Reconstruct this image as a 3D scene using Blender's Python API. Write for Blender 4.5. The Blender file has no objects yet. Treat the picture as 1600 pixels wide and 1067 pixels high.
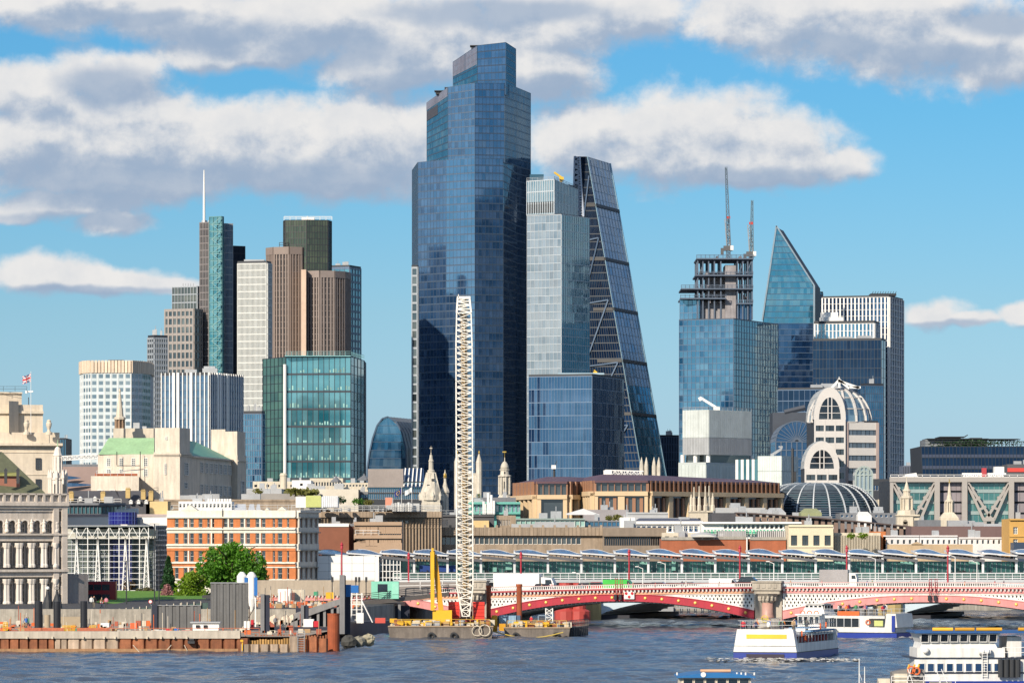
import bpy,math,random
import numpy as np
from mathutils import Vector,Matrix
random.seed(11)
R=math.radians
F,CZ,HY=6800.0,14.0,845.0
sc=bpy.context.scene
col=sc.collection
# ---------------------------------------------------------------- camera, sun, sky, exposure
cam_d=bpy.data.cameras.new('camera');cam=bpy.data.objects.new('camera',cam_d);col.objects.link(cam)
cam_d.sensor_width=36.0;cam_d.lens=36.0*F/1600.0
cam_d.shift_y=(HY-533.5)/1600.0
cam_d.clip_start=1.0;cam_d.clip_end=60000.0
cam.location=(0,0,CZ);cam.rotation_euler=(R(90),0,0)
sc.camera=cam
SUN_AZ,SUN_EL=212.0,27.0
sun_d=bpy.data.lights.new('sun','SUN');sun=bpy.data.objects.new('sun',sun_d);col.objects.link(sun)
sun_d.energy=5.0;sun_d.angle=R(0.53);sun_d.color=(1.0,0.88,0.72)
_sd=Vector((math.sin(R(SUN_AZ))*math.cos(R(SUN_EL)),math.cos(R(SUN_AZ))*math.cos(R(SUN_EL)),math.sin(R(SUN_EL))))
sun.rotation_euler=_sd.to_track_quat('Z','Y').to_euler();sun.location=(-200,-300,300)
sc.view_settings.view_transform='Standard';sc.view_settings.look='None'
sc.view_settings.exposure=0.2;sc.view_settings.gamma=1.0;sc.view_settings.use_curve_mapping=False
sc.cycles.max_bounces=6;sc.cycles.diffuse_bounces=2;sc.cycles.glossy_bounces=3
sc.cycles.transmission_bounces=3;sc.cycles.use_denoising=True
sc.cycles.caustics_reflective=True;sc.cycles.blur_glossy=1.0;sc.cycles.sample_clamp_indirect=4.0;sc.cycles.caustics_refractive=False
class NT:
 """small helper round a node tree: maths as calls"""
 def __init__(s,t):s.t=t
 def n(s,typ,**k):
  nd=s.t.nodes.new(typ)
  for a,b in k.items():setattr(nd,a,b)
  return nd
 def put(s,sock,v):
  if isinstance(v,bpy.types.NodeSocket):s.t.links.new(v,sock)
  else:sock.default_value=v
 def m(s,op,a,b=0.0,c=0.0,clamp=False):
  nd=s.n('ShaderNodeMath',operation=op,use_clamp=clamp)
  s.put(nd.inputs[0],a);s.put(nd.inputs[1],b);s.put(nd.inputs[2],c)
  return nd.outputs[0]
 def vm(s,op,a,b=(0,0,0),c=(0,0,0)):
  nd=s.n('ShaderNodeVectorMath',operation=op)
  s.put(nd.inputs[0],a);s.put(nd.inputs[1],b)
  if op=='MULTIPLY_ADD':s.put(nd.inputs[2],c)
  return nd.outputs['Value']if op in('LENGTH','DOT_PRODUCT')else nd.outputs[0]
 def noise(s,vec,scale,detail=4,rough=0.55,dist=0.0,color=False):
  nd=s.n('ShaderNodeTexNoise');s.put(nd.inputs['Vector'],vec)
  nd.inputs['Scale'].default_value=scale;nd.inputs['Detail'].default_value=detail
  nd.inputs['Roughness'].default_value=rough;nd.inputs['Distortion'].default_value=dist
  return nd.outputs['Color' if color else 'Fac']
 def rng(s,v,a,b,c=0.0,d=1.0,smooth=False):
  nd=s.n('ShaderNodeMapRange');nd.interpolation_type='SMOOTHSTEP' if smooth else 'LINEAR'
  s.put(nd.inputs[0],v)
  for i,x in zip((1,2,3,4),(a,b,c,d)):s.put(nd.inputs[i],x)
  return nd.outputs[0]
 def mix(s,f,a,b,blend='MIX'):
  nd=s.n('ShaderNodeMix',data_type='RGBA',blend_type=blend)
  s.put(nd.inputs[0],f)
  for i,x in((6,a),(7,b)):s.put(nd.inputs[i],tuple(x)+(1.0,)if isinstance(x,(tuple,list))and len(x)==3 else x)
  return nd.outputs[2]
# ---- the sky: physical sky plus cumulus laid out by direction (azimuth, elevation in degrees)
w=bpy.data.worlds.new('World');sc.world=w;w.use_nodes=True
wt=w.node_tree;wt.nodes.clear();N=NT(wt)
sky=N.n('ShaderNodeTexSky');sky.sky_type='NISHITA';sky.sun_disc=False
sky.sun_elevation=R(SUN_EL);sky.sun_rotation=R(SUN_AZ);sky.air_density=1.0;sky.dust_density=0.6;sky.ozone_density=3.0
def dg(px,py):return(math.degrees(math.atan((px-800)/F)),math.degrees(math.atan((HY-py)/F)))
# cumulus masses: centre px, py, half width, half height above and below
CL=[(60,225,150,60,75),(200,200,170,75,90),(180,130,90,52,50),(40,150,90,45,50),(330,215,130,62,90),(450,225,120,62,70),(600,215,120,85,80),(730,230,100,60,70),(200,285,260,40,40),(480,275,200,40,45),(95,325,140,30,24),(175,350,65,22,22),(20,338,60,20,16),(930,230,110,80,60),(1020,220,120,88,72),(1130,230,110,80,60),(1230,240,110,62,52),(1310,262,70,36,26),(1180,275,130,30,24),(100,15,170,50,40),(300,25,200,60,55),(480,40,190,70,72),(640,60,170,80,70),(800,40,200,70,66),(950,25,130,55,42),(380,85,150,30,30),(730,95,150,40,50),(600,110,110,40,40),(850,115,100,50,55),(1170,30,110,60,45),(1290,45,130,66,70),(1420,60,140,80,72),(1560,80,130,80,72),(1350,10,240,40,50),(60,432,90,34,26),(160,440,120,24,18),(270,443,60,14,14),(1455,497,60,26,20),(1510,505,60,14,12),(1585,496,40,20,20)]
# undersides and far banks that stand in their own shade
SH=[(180,285,330,46,60),(480,285,260,50,50),(170,140,110,34,50),(520,85,160,40,50),(330,55,160,30,40),(780,20,260,26,30),(850,145,100,34,40),(640,130,90,24,24),(960,285,160,24,40),(1180,280,200,24,34),(1300,75,140,26,40),(1480,95,150,26,40),(1550,40,90,30,30),(130,345,200,12,24),(150,452,200,9,18),(640,300,120,40,60),(1480,512,90,8,14),(200,30,180,14,22)]
g=bpy.data.node_groups.new('cloud_density','ShaderNodeTree')
g.interface.new_socket('P',in_out='INPUT',socket_type='NodeSocketVector')
g.interface.new_socket('D',in_out='OUTPUT',socket_type='NodeSocketFloat');g.interface.new_socket('S',in_out='OUTPUT',socket_type='NodeSocketFloat')
G=NT(g);gi=g.nodes.new('NodeGroupInput');go=g.nodes.new('NodeGroupOutput')
P0=gi.outputs[0]
warp=G.vm('MULTIPLY_ADD',G.vm('SUBTRACT',G.noise(P0,1.1,3,0.5,color=True),(0.5,0.5,0.5)),(0.55,0.38,0),P0)
wsep=G.n('ShaderNodeSeparateXYZ');g.links.new(warp,wsep.inputs[0]);wx,wy=wsep.outputs[0],wsep.outputs[1]
def ellipses(lst,sm):
 best=None;k=math.degrees(1/F)
 for cx,cy,hw,ha,hb in lst:
  a,e=dg(cx,cy)
  dx=G.m('MULTIPLY_ADD',wx,1/(hw*k),-a/(hw*k))
  s_=G.m('MAXIMUM',G.m('MULTIPLY_ADD',wy,1/(ha*k),-e/(ha*k)),G.m('MULTIPLY_ADD',wy,-1/(hb*k),e/(hb*k)))
  d=G.m('MULTIPLY_ADD',dx,dx,G.m('MULTIPLY',s_,s_))
  best=d if best is None else G.m('SMOOTH_MIN',best,d,sm)
 return G.m('SQRT',G.m('MAXIMUM',best,0.0))
best=ellipses(CL,0.25);shad=ellipses(SH,0.5)
mass=G.rng(best,0.45,1.60,1.0,0.0)
sep=G.n('ShaderNodeSeparateXYZ');g.links.new(P0,sep.inputs[0])
gen=G.rng(G.noise(G.vm('MULTIPLY',P0,(0.16,0.42,0)),1.0,3,0.5),0.40,0.66,0.0,0.95)
outx=G.rng(G.m('ABSOLUTE',sep.outputs[0]),7.0,9.5,0.0,1.0,True)
oute=G.rng(sep.outputs[1],7.4,9.5,0.0,1.0,True)
outf=G.m('MAXIMUM',outx,oute)
cov=G.m('ADD',G.m('MULTIPLY',mass,G.m('SUBTRACT',1.0,outf)),G.m('MULTIPLY',gen,outf))
fb=G.noise(G.vm('MULTIPLY',P0,(1.0,1.2,1.0)),1.05,9,0.58,0.15)
fine=G.noise(P0,4.5,6,0.66)
den=G.m('ADD',G.m('ADD',cov,G.m('MULTIPLY',G.m('SUBTRACT',fb,0.5),1.25)),G.m('MULTIPLY',G.m('SUBTRACT',fine,0.5),0.34))
G.put(go.inputs[0],den);G.put(go.inputs[1],G.m('MULTIPLY',G.rng(G.m('ADD',shad,G.m('MULTIPLY',G.m('SUBTRACT',fb,0.5),1.2)),0.35,1.15,1.0,0.0,True),G.m('SUBTRACT',1.0,outf)))
tc=N.n('ShaderNodeTexCoord');sp=N.n('ShaderNodeSeparateXYZ');wt.links.new(tc.outputs['Generated'],sp.inputs[0])
az=N.m('MULTIPLY',N.m('ARCTAN2',sp.outputs[0],sp.outputs[1]),180/math.pi)
el=N.m('MULTIPLY',N.m('ARCSINE',sp.outputs[2]),180/math.pi)
cb=N.n('ShaderNodeCombineXYZ');wt.links.new(az,cb.inputs[0]);wt.links.new(el,cb.inputs[1])
def dens(off):
 gn=N.n('ShaderNodeGroup');gn.node_tree=g
 wt.links.new(N.vm('ADD',cb.outputs[0],off),gn.inputs[0]);return gn.outputs
(d0,s0),(d1,s1)=dens((0,0,0)),dens((-0.13,0.26,0))
alpha=N.rng(d0,0.26,0.80,0.0,1.0,True)
thick=N.rng(d0,0.55,1.25,0.0,1.0,True)
occ=N.m('ADD',N.m('SUBTRACT',d1,d0),N.m('MULTIPLY',N.m('SUBTRACT',d1,0.75),0.40))
lit=N.m('MULTIPLY',N.rng(occ,-0.30,0.50,1.0,0.10,True),N.rng(s0,0.0,1.0,1.0,0.24))
lit=N.m('MULTIPLY',lit,N.rng(N.noise(cb.outputs[0],1.6,5,0.6),0.3,0.62,0.78,1.0))
ccol=N.mix(lit,(3.3,4.25,5.7),(8.5,8.3,8.1))
rp=N.n('ShaderNodeValToRGB');N.put(rp.inputs[0],N.m('SQRT',N.rng(el,0.0,40.0)))
cr=rp.color_ramp
for i,(e_,c_)in enumerate(((0.0,(.90,1.20,1.80)),(1.0,(.70,.96,1.46)),(3.0,(.57,.85,1.15)),(5.6,(.37,.79,1.08)),(8.0,(.31,.75,1.06)),(35.0,(.50,.80,1.05)))):
 el_=cr.elements[i]if i<2 else cr.elements.new(math.sqrt(e_/40))
 el_.position=math.sqrt(e_/40);el_.color=tuple(x*.5 for x in c_)+(1,)
skyc=N.mix(1.0,sky.outputs[0],N.vm('MULTIPLY',rp.outputs[0],(2,2,2)),'MULTIPLY')
full=N.mix(N.m('MULTIPLY',alpha,N.rng(el,-0.2,2.0,0.0,0.97,True)),skyc,ccol)
bg=N.n('ShaderNodeBackground');bg.inputs['Strength'].default_value=0.088
wt.links.new(full,bg.inputs['Color'])
wo=N.n('ShaderNodeOutputWorld');wt.links.new(bg.outputs[0],wo.inputs['Surface'])
w.cycles.sampling_method='MANUAL';w.cycles.sample_map_resolution=512
# ---------------------------------------------------------------- materials
MATS={}
def lin(r,g_,b):return tuple(((c/255)/12.92 if c/255<=0.04045 else((c/255+0.055)/1.055)**2.4)for c in(r,g_,b))
def mat(name,c,rough=0.7,metal=0.0,var=0.12,scale=0.25,isl=0.0,streak=0.0,spec=0.5,bump=0.0,bscale=3.0,dirt=0.0):
 """painted, stone, metal or brick surface: base colour with mottling, weather streaks and a per-piece difference"""
 if name in MATS:return MATS[name]
 m=bpy.data.materials.new(name);m.use_nodes=True;t=NT(m.node_tree)
 b=m.node_tree.nodes['Principled BSDF']
 b.inputs['Roughness'].default_value=rough;b.inputs['Metallic'].default_value=metal
 b.inputs['Specular IOR Level'].default_value=spec
 geo=t.n('ShaderNodeNewGeometry');pos=geo.outputs['Position']
 f=t.rng(t.noise(pos,scale,6,0.6),0.25,0.75,1-var,1+var)
 f=t.m('MULTIPLY',f,t.rng(t.noise(pos,scale*9,3,0.6),0.25,0.75,1-var*0.5,1+var*0.5))
 if streak:f=t.m('MULTIPLY',f,t.rng(t.noise(t.vm('MULTIPLY',pos,(1.6,1.6,0.12)),1.0,5,0.65),0.4,0.75,1.0,1-streak))
 if isl:
  oi=t.n('ShaderNodeObjectInfo')
  r=t.m('FRACT',t.m('ADD',geo.outputs['Random Per Island'],oi.outputs['Random']))
  f=t.m('MULTIPLY',f,t.rng(r,0,1,1-isl,1+isl))
 cc=t.mix(1.0,c,(1,1,1),'MULTIPLY');nd=cc.node
 cmb=t.n('ShaderNodeCombineColor')
 for i in range(3):t.put(cmb.inputs[i],f)
 t.put(nd.inputs[7],cmb.outputs[0])
 if dirt:
  cc=t.mix(t.rng(t.noise(t.vm('MULTIPLY',pos,(0.9,0.9,0.35)),0.8,6,0.65),0.45,0.8,0.0,dirt),cc,tuple(x*0.35 for x in c))
 t.put(b.inputs['Base Color'],cc)
 if bump:
  bp=t.n('ShaderNodeBump');bp.inputs['Strength'].default_value=bump;bp.inputs['Distance'].default_value=0.05
  t.put(bp.inputs['Height'],t.noise(pos,bscale,4,0.6));t.put(b.inputs['Normal'],bp.outputs[0])
 MATS[name]=m;return m
def glass(name,dark,tint=(0.7,0.85,1.0),ior=2.3,rough=0.06,blind=None,pb=0.25,var=0.22):
 """coated window glass: dark room behind, tinted mirror on top; some panes show a blind or a lit ceiling"""
 if name in MATS:return MATS[name]
 m=bpy.data.materials.new(name);m.use_nodes=True;t=NT(m.node_tree)
 b=m.node_tree.nodes['Principled BSDF']
 b.inputs['Roughness'].default_value=rough;b.inputs['IOR'].default_value=ior
 b.inputs['Specular Tint'].default_value=tuple(tint)+(1.0,)
 geo=t.n('ShaderNodeNewGeometry');oi=t.n('ShaderNodeObjectInfo')
 r=t.m('FRACT',t.m('ADD',geo.outputs['Random Per Island'],oi.outputs['Random']))
 r2=t.m('FRACT',t.m('MULTIPLY',r,7.31))
 c=t.mix(r2,tuple(x*(1-var)for x in dark),tuple(x*(1+var)for x in dark))
 if blind:
  lvl=t.noise(t.vm('MULTIPLY',geo.outputs['Position'],(0.018,0.018,0.16)),1.0,2,0.5)
  c=t.mix(t.rng(t.m('ADD',t.m('MULTIPLY',r,0.32),lvl),0.76-pb,1.2-pb,0.0,0.5),c,blind)
 t.put(b.inputs['Base Color'],c)
 t.put(b.inputs['Roughness'],t.rng(r2,0,1,rough*0.6,rough*1.6))
 MATS[name]=m;return m
# ---------------------------------------------------------------- mesh helpers
def V3(p):return Vector(p)
class MB:
 """collects faces (with a material slot each) and links them as ONE mesh object"""
 def __init__(s):s.v=[];s.f=[];s.mi=[]
 def face(s,pts,mi=0):
  n=len(s.v);s.v.extend(tuple(p)for p in pts);s.f.append(tuple(range(n,n+len(pts))));s.mi.append(mi)
 def hexa(s,p,mi=0,bottom=True):
  """p: 4 bottom then 4 top corners, both counter-clockwise seen from above"""
  n=len(s.v);s.v.extend(tuple(q)for q in p)
  fs=[(0,1,5,4),(1,2,6,5),(2,3,7,6),(3,0,4,7),(4,5,6,7)]
  if bottom:fs.append((3,2,1,0))
  for f in fs:s.f.append(tuple(n+i for i in f));s.mi.append(mi)
 def box(s,x0,x1,y0,y1,z0,z1,mi=0):
  s.hexa([(x0,y0,z0),(x1,y0,z0),(x1,y1,z0),(x0,y1,z0),(x0,y0,z1),(x1,y0,z1),(x1,y1,z1),(x0,y1,z1)],mi)
 def prism(s,poly,z0,z1,mi=0,cap=True):
  """vertical extrusion of a counter-clockwise plan; z1 may be a list, one height per corner"""
  n=len(s.v);k=len(poly);zt=z1 if isinstance(z1,(list,tuple))else[z1]*k
  s.v.extend((x,y,z0)for x,y in poly);s.v.extend((x,y,z)for(x,y),z in zip(poly,zt))
  for i in range(k):
   j=(i+1)%k;s.f.append((n+i,n+j,n+k+j,n+k+i));s.mi.append(mi)
  if cap:
   s.f.append(tuple(n+k+i for i in range(k)));s.mi.append(mi)
   s.f.append(tuple(n+i for i in reversed(range(k))));s.mi.append(mi)
 def extr(s,prof,a,b,mi=0,cap=True):
  """loft one closed outline (3D points) to another"""
  n=len(s.v);k=len(prof)
  s.v.extend(tuple(Vector(p)+Vector(a))for p in prof);s.v.extend(tuple(Vector(p)+Vector(b))for p in prof)
  for i in range(k):
   j=(i+1)%k;s.f.append((n+i,n+j,n+k+j,n+k+i));s.mi.append(mi)
  if cap:
   s.f.append(tuple(n+i for i in reversed(range(k))));s.mi.append(mi);s.f.append(tuple(n+k+i for i in range(k)));s.mi.append(mi)
 def bar(s,p,q,w,h=None,mi=0,up=(0,0,1)):
  p,q=Vector(p),Vector(q);d=(q-p).normalized();h=h or w
  u=Vector(up)
  if abs(d.dot(u))>0.97:u=Vector((0,1,0))
  a=d.cross(u).normalized()*(w/2);c=a.cross(d).normalized()*(h/2)
  n=len(s.v)
  for e in(p,q):s.v.extend(tuple(e+o)for o in(-a-c,a-c,a+c,-a+c))
  for f in((0,1,5,4),(1,2,6,5),(2,3,7,6),(3,0,4,7),(3,2,1,0),(4,5,6,7)):s.f.append(tuple(n+i for i in f));s.mi.append(mi)
 def tube(s,p,q,r,r2=None,n=6,mi=0):
  p,q=Vector(p),Vector(q);d=(q-p).normalized();r2=r if r2 is None else r2
  u=Vector((0,0,1))if abs(d.z)<0.97 else Vector((0,1,0))
  a=d.cross(u).normalized();c=d.cross(a);b=len(s.v)
  for e,rr in((p,r),(q,r2)):
   s.v.extend(tuple(e+a*(rr*math.cos(2*math.pi*i/n))+c*(rr*math.sin(2*math.pi*i/n)))for i in range(n))
  for i in range(n):
   j=(i+1)%n;s.f.append((b+i,b+j,b+n+j,b+n+i));s.mi.append(mi)
  s.f.append(tuple(b+i for i in reversed(range(n))));s.mi.append(mi);s.f.append(tuple(b+n+i for i in range(n)));s.mi.append(mi)
 def lathe(s,prof,cx,cy,n=12,mi=0,rot=0.0,sx=1.0,sy=1.0):
  """prof: (radius, z) from bottom to top"""
  b=len(s.v)
  for r,z in prof:
   for i in range(n):
    a=2*math.pi*i/n+rot;s.v.append((cx+r*sx*math.cos(a),cy+r*sy*math.sin(a),z))
  for k in range(len(prof)-1):
   for i in range(n):
    j=(i+1)%n;s.f.append((b+k*n+i,b+k*n+j,b+(k+1)*n+j,b+(k+1)*n+i));s.mi.append(mi)
  k=len(prof)-1
  s.f.append(tuple(b+k*n+i for i in range(n)));s.mi.append(mi);s.f.append(tuple(b+i for i in reversed(range(n))));s.mi.append(mi)
 def ring(s,c,r,t,axis='y',n=14,mi=0):
  pts=[]
  for i in range(n):
   a=2*math.pi*i/n
   pts.append({'y':(c[0]+r*math.cos(a),c[1],c[2]+r*math.sin(a)),'x':(c[0],c[1]+r*math.cos(a),c[2]+r*math.sin(a)),'z':(c[0]+r*math.cos(a),c[1]+r*math.sin(a),c[2])}[axis])
  for i in range(n):s.bar(pts[i],pts[(i+1)%n],t,t,mi)
 def slab(s,Q,s0,s1,t0,t1,d0,d1,mi=0,tilt=0.0):
  """a raised piece on a four-cornered face Q, in face coordinates 0..1; d0..d1 metres proud of it"""
  n=Q.n;n0=len(s.v)
  c=[Q.at(s0,t0),Q.at(s1,t0),Q.at(s1,t1),Q.at(s0,t1)]
  if tilt:
   j=[random.uniform(-tilt,tilt)for _ in range(2)]
   off=[j[0]+j[1],-j[0]+j[1],-j[0]-j[1],j[0]-j[1]]
   s.v.extend(tuple(p+n*(d1+o))for p,o in zip(c,off));s.f.append((n0,n0+1,n0+2,n0+3));s.mi.append(mi);return
  if d0==d1:
   s.v.extend(tuple(p+n*d1)for p in c);s.f.append((n0,n0+1,n0+2,n0+3));s.mi.append(mi);return
  s.v.extend(tuple(p+n*d0)for p in c);s.v.extend(tuple(p+n*d1)for p in c)
  for f in((4,5,6,7),(0,1,5,4),(1,2,6,5),(2,3,7,6),(3,0,4,7)):s.f.append(tuple(n0+i for i in f));s.mi.append(mi)
 def mesh(s,name,mats,off=(0,0,0)):
  me=bpy.data.meshes.new(name)
  o=off;vv=[(a-o[0],b-o[1],c-o[2])for a,b,c in s.v]
  me.from_pydata(vv,[],s.f)
  for m in(mats if isinstance(mats,(list,tuple))else[mats]):me.materials.append(m)
  if any(s.mi):me.polygons.foreach_set('material_index',s.mi)
  return me
 def build(s,name,mats,parent=None,label=None,kind=None,smooth=False):
  if not s.f:return None
  off=parent['_o']if parent is not None else(0,0,0)
  me=s.mesh(name,mats,off)
  if smooth:me.polygons.foreach_set('use_smooth',[True]*len(me.polygons))
  o=bpy.data.objects.new(name,me);col.objects.link(o)
  o['_o']=tuple(off)
  if parent is not None:o.parent=parent
  if label:o['label']=label
  if kind:o['kind']=kind
  return o
class Face:
 """a four-cornered wall: bottom left, bottom right, top right, top left as seen from outside"""
 def __init__(s,bl,br,tr,tl):
  s.c=[Vector(bl),Vector(br),Vector(tr),Vector(tl)]
  s.n=(s.c[1]-s.c[0]).cross(s.c[3]-s.c[0]).normalized()
  s.w=(s.c[1]-s.c[0]).length;s.h=(s.c[3]-s.c[0]).length
 def at(s,a,t):return(s.c[0]*(1-a)+s.c[1]*a)*(1-t)+(s.c[3]*(1-a)+s.c[2]*a)*t
def wall(p,q,z0,z1,z2=None):
 return Face((p[0],p[1],z0),(q[0],q[1],z0),(q[0],q[1],z1 if z2 is None else z2),(p[0],p[1],z1))
def thing(name,label,cat,loc=(0,0,0),group=None):
 o=bpy.data.objects.new(name,None);col.objects.link(o);o.location=loc;o['_o']=tuple(loc);o.empty_display_size=1.0
 o['label']=label;o['category']=cat
 if group:o['group']=group
 return o
def single(mb,name,mats,label,cat,group=None,loc=None,smooth=False):
 """a thing that is one mesh, its origin at its base"""
 if loc is None:
  xs=[v[0]for v in mb.v];ys=[v[1]for v in mb.v];loc=((min(xs)+max(xs))/2,(min(ys)+max(ys))/2,min(v[2]for v in mb.v))
 me=mb.mesh(name,mats,loc)
 if smooth:me.polygons.foreach_set('use_smooth',[True]*len(me.polygons))
 o=bpy.data.objects.new(name,me);col.objects.link(o);o.location=loc;o['_o']=tuple(loc);o['label']=label;o['category']=cat
 if group:o['group']=group
 return o
def struct(mb,name,mats,smooth=False):
 return mb.build(name,mats,None,None,'structure',smooth)
KIDS={}
def dup(o,loc=None,rz=None,label=None,parent=None,group=None):
 c=o.copy();col.objects.link(c)
 if parent is not None:c.parent=parent
 if loc is not None:c.location=loc
 if rz is not None:c.rotation_euler=(0,0,rz)
 if label:c['label']=label
 if group:c['group']=group
 for ch in KIDS.get(o.name)or[x for x in bpy.data.objects if x.parent is o]:dup(ch,parent=c)
 return c
_PIECE={}
def piece(name,mats,parent,Q,s0,s1,t0,t1,d0,d1,key=None,frame=0.0,bars=(0,0),fmat=None,tilt=0.0):
 """one pane, panel or window as an object of its own; alike pieces share mesh data. frame > 0 adds a frame and glazing bars round the pane"""
 c=Q.at((s0+s1)/2,(t0+t1)/2);u=(Q.at(s1,t0)-Q.at(s0,t0));wd=u.length;u.normalize()
 v=(Q.at(s0,t1)-Q.at(s0,t0));ht=v.length;n=Q.n;v=n.cross(u)
 k=(name,key,round(wd,2),round(ht,2),round(d1-d0,2),frame,bars,id(mats),id(fmat))
 me=_PIECE.get(k)
 if me is None:
  b=MB();a,h=wd/2,ht/2;dd=d1-d0
  if frame:
   b.face([(-a,-h,0.02),(a,-h,0.02),(a,h,0.02),(-a,h,0.02)],0)
   def fb(x0,x1,y0,y1,z=dd):b.hexa([(x0,y0,0),(x1,y0,0),(x1,y1,0),(x0,y1,0),(x0,y0,z),(x1,y0,z),(x1,y1,z),(x0,y1,z)],1,False)
   fb(-a,-a+frame,-h,h);fb(a-frame,a,-h,h);fb(-a+frame,a-frame,-h,-h+frame);fb(-a+frame,a-frame,h-frame,h)
   for i in range(bars[0]):x=-a+wd*(i+1)/(bars[0]+1);fb(x-frame*.35,x+frame*.35,-h+frame,h-frame,dd*.8)
   for i in range(bars[1]):y=-h+ht*(i+1)/(bars[1]+1);fb(-a+frame,a-frame,y-frame*.35,y+frame*.35,dd*.7)
  else:
   b.hexa([(-a,-h,0),(a,-h,0),(a,h,0),(-a,h,0),(-a,-h,dd),(a,-h,dd),(a,h,dd),(-a,h,dd)],0,False)
  me=b.mesh(name,[mats,fmat]if frame else mats);_PIECE[k]=me
 o=bpy.data.objects.new(name,me);col.objects.link(o)
 off=Vector(parent['_o']);o.parent=parent
 rot=Matrix((u,v,n)).transposed()
 if tilt:rot=rot@Matrix.Rotation(random.uniform(-tilt,tilt),3,'X')@Matrix.Rotation(random.uniform(-tilt,tilt),3,'Y')
 o.location=c+n*d0-off;o.rotation_euler=rot.to_euler()
 o['_o']=tuple(c)
 return o
def X(px,Y):return(px-800.0)*Y/F
def Z(py,Y):return CZ+(HY-py)*Y/F
def S(n,Y):return n*Y/F
def XY(px,Y):return(X(px,Y),Y)
def gz(Y):return 4.0 if Y<880 else min(11.0,4.0+(Y-880)*7.0/520)
def corner(xl,xc,xr,Y,th):
 """plan of a square-cornered block whose near edge stands at px xc, depth Y, its left wall turned th degrees from facing us; returns left, near, right, back"""
 t=R(th);cx=X(xc,Y);kl=(xl-800)/F;kr=(xr-800)/F
 L=(cx-kl*Y)/(math.cos(t)+kl*math.sin(t));M=(kr*Y-cx)/(math.sin(t)-kr*math.cos(t))
 l=(cx-L*math.cos(t),Y+L*math.sin(t));r=(cx+M*math.sin(t),Y+M*math.cos(t))
 return l,(cx,Y),r,(l[0]+r[0]-cx,l[1]+r[1]-Y)
def grid(Q,cols,rows,gm,mm,mw=0.16,md=0.14,hw=None,hd=None,spand=0.0,sm=None,tilt=0.004,gi=0,mi=0,every=1,fins=True):
 """curtain wall on face Q: panes into gm, mullions and floor lines into mm, spandrel strips into sm (share of the storey)"""
 hw=mw if hw is None else hw;hd=md*0.8 if hd is None else hd
 a=mw/max(Q.w,0.01)/2;b=hw/max(Q.h,0.01)/2
 for r in range(rows):
  t0,t1=r/rows,(r+1)/rows
  if spand and sm is not None:
   sm.slab(Q,0.0005,0.9995,t0+b*.5,t0+(t1-t0)*spand,0.0,0.05)
   t0=t0+(t1-t0)*spand
  for c in range(cols):gm.slab(Q,c/cols,(c+1)/cols,t0,t1,0.0,0.03,gi,tilt or 0.0001)
 if fins:
  for c in range(cols+1):
   if c%every:continue
   x=min(max(c/cols,a),1-a);mm.slab(Q,x-a,x+a,0,1,0,md,mi)
 if hw:
  for r in range(rows+1):
   y=min(max(r/rows,b),1-b);mm.slab(Q,0,1,y-b,y+b,0,hd,mi)
def punched(Q,xs,zs,wm,d0=0.0,d1=0.4,mi=0):
 """wall skin with openings xs (metres along) by zs (metres up): piers and bands round them"""
 W,H=Q.w,Q.h;z=0.0
 for(a,b)in zs:
  if a>z+0.001:wm.slab(Q,0,1,z/H,a/H,d0,d1,mi)
  x=0.0
  for(c,d)in xs:
   if c>x+0.001:wm.slab(Q,x/W,c/W,a/H,b/H,d0,d1,mi)
   x=d
  if x<W-0.001:wm.slab(Q,x/W,1,a/H,b/H,d0,d1,mi)
  z=b
 if z<H-0.001:wm.slab(Q,0,1,z/H,1,d0,d1,mi)
def even(n,W,w,m=None):
 """n openings of width w spread over W"""
 g_=(W-n*w)/(n+1)if m is None else 0
 return[(g_*(i+1)+w*i,g_*(i+1)+w*(i+1))for i in range(n)]
def rail(mb,pts,h=1.1,step=2.0,t=0.07,mids=1,mi=0):
 """post-and-rail guard along 3D points"""
 for p,q in zip(pts,pts[1:]):
  p,q=Vector(p),Vector(q);L=(q-p).length;n=max(1,int(L/step));up=Vector((0,0,h))
  for i in range(n+1):mb.bar(p.lerp(q,i/n),p.lerp(q,i/n)+up,t,t,mi)
  for k in range(mids+1):
   o=Vector((0,0,h*(k+1)/(mids+1)));mb.bar(p+o,q+o,t,t,mi)
# ---------------------------------------------------------------- the setting: river, ground, river walls
def river_mat():
 m=bpy.data.materials.new('river_water');m.use_nodes=True;t=NT(m.node_tree);b=m.node_tree.nodes['Principled BSDF']
 geo=t.n('ShaderNodeNewGeometry');pos=geo.outputs['Position']
 silt=t.rng(t.noise(t.vm('MULTIPLY',pos,(0.018,0.05,0)),1.0,4,0.6),0.35,0.7)
 t.put(b.inputs['Base Color'],t.mix(silt,(0.022,0.055,0.110),(0.085,0.085,0.082)))
 b.inputs['Roughness'].default_value=0.09;b.inputs['IOR'].default_value=1.34
 h=t.m('ADD',t.noise(t.vm('MULTIPLY',pos,(0.9,0.6,1)),1.0,5,0.65),t.m('MULTIPLY',t.noise(pos,3.2,3,0.6),0.35))
 bp=t.n('ShaderNodeBump');bp.inputs['Strength'].default_value=1.0;bp.inputs['Distance'].default_value=0.26
 t.put(bp.inputs['Height'],h);t.put(b.inputs['Normal'],bp.outputs[0]);return m
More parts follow.
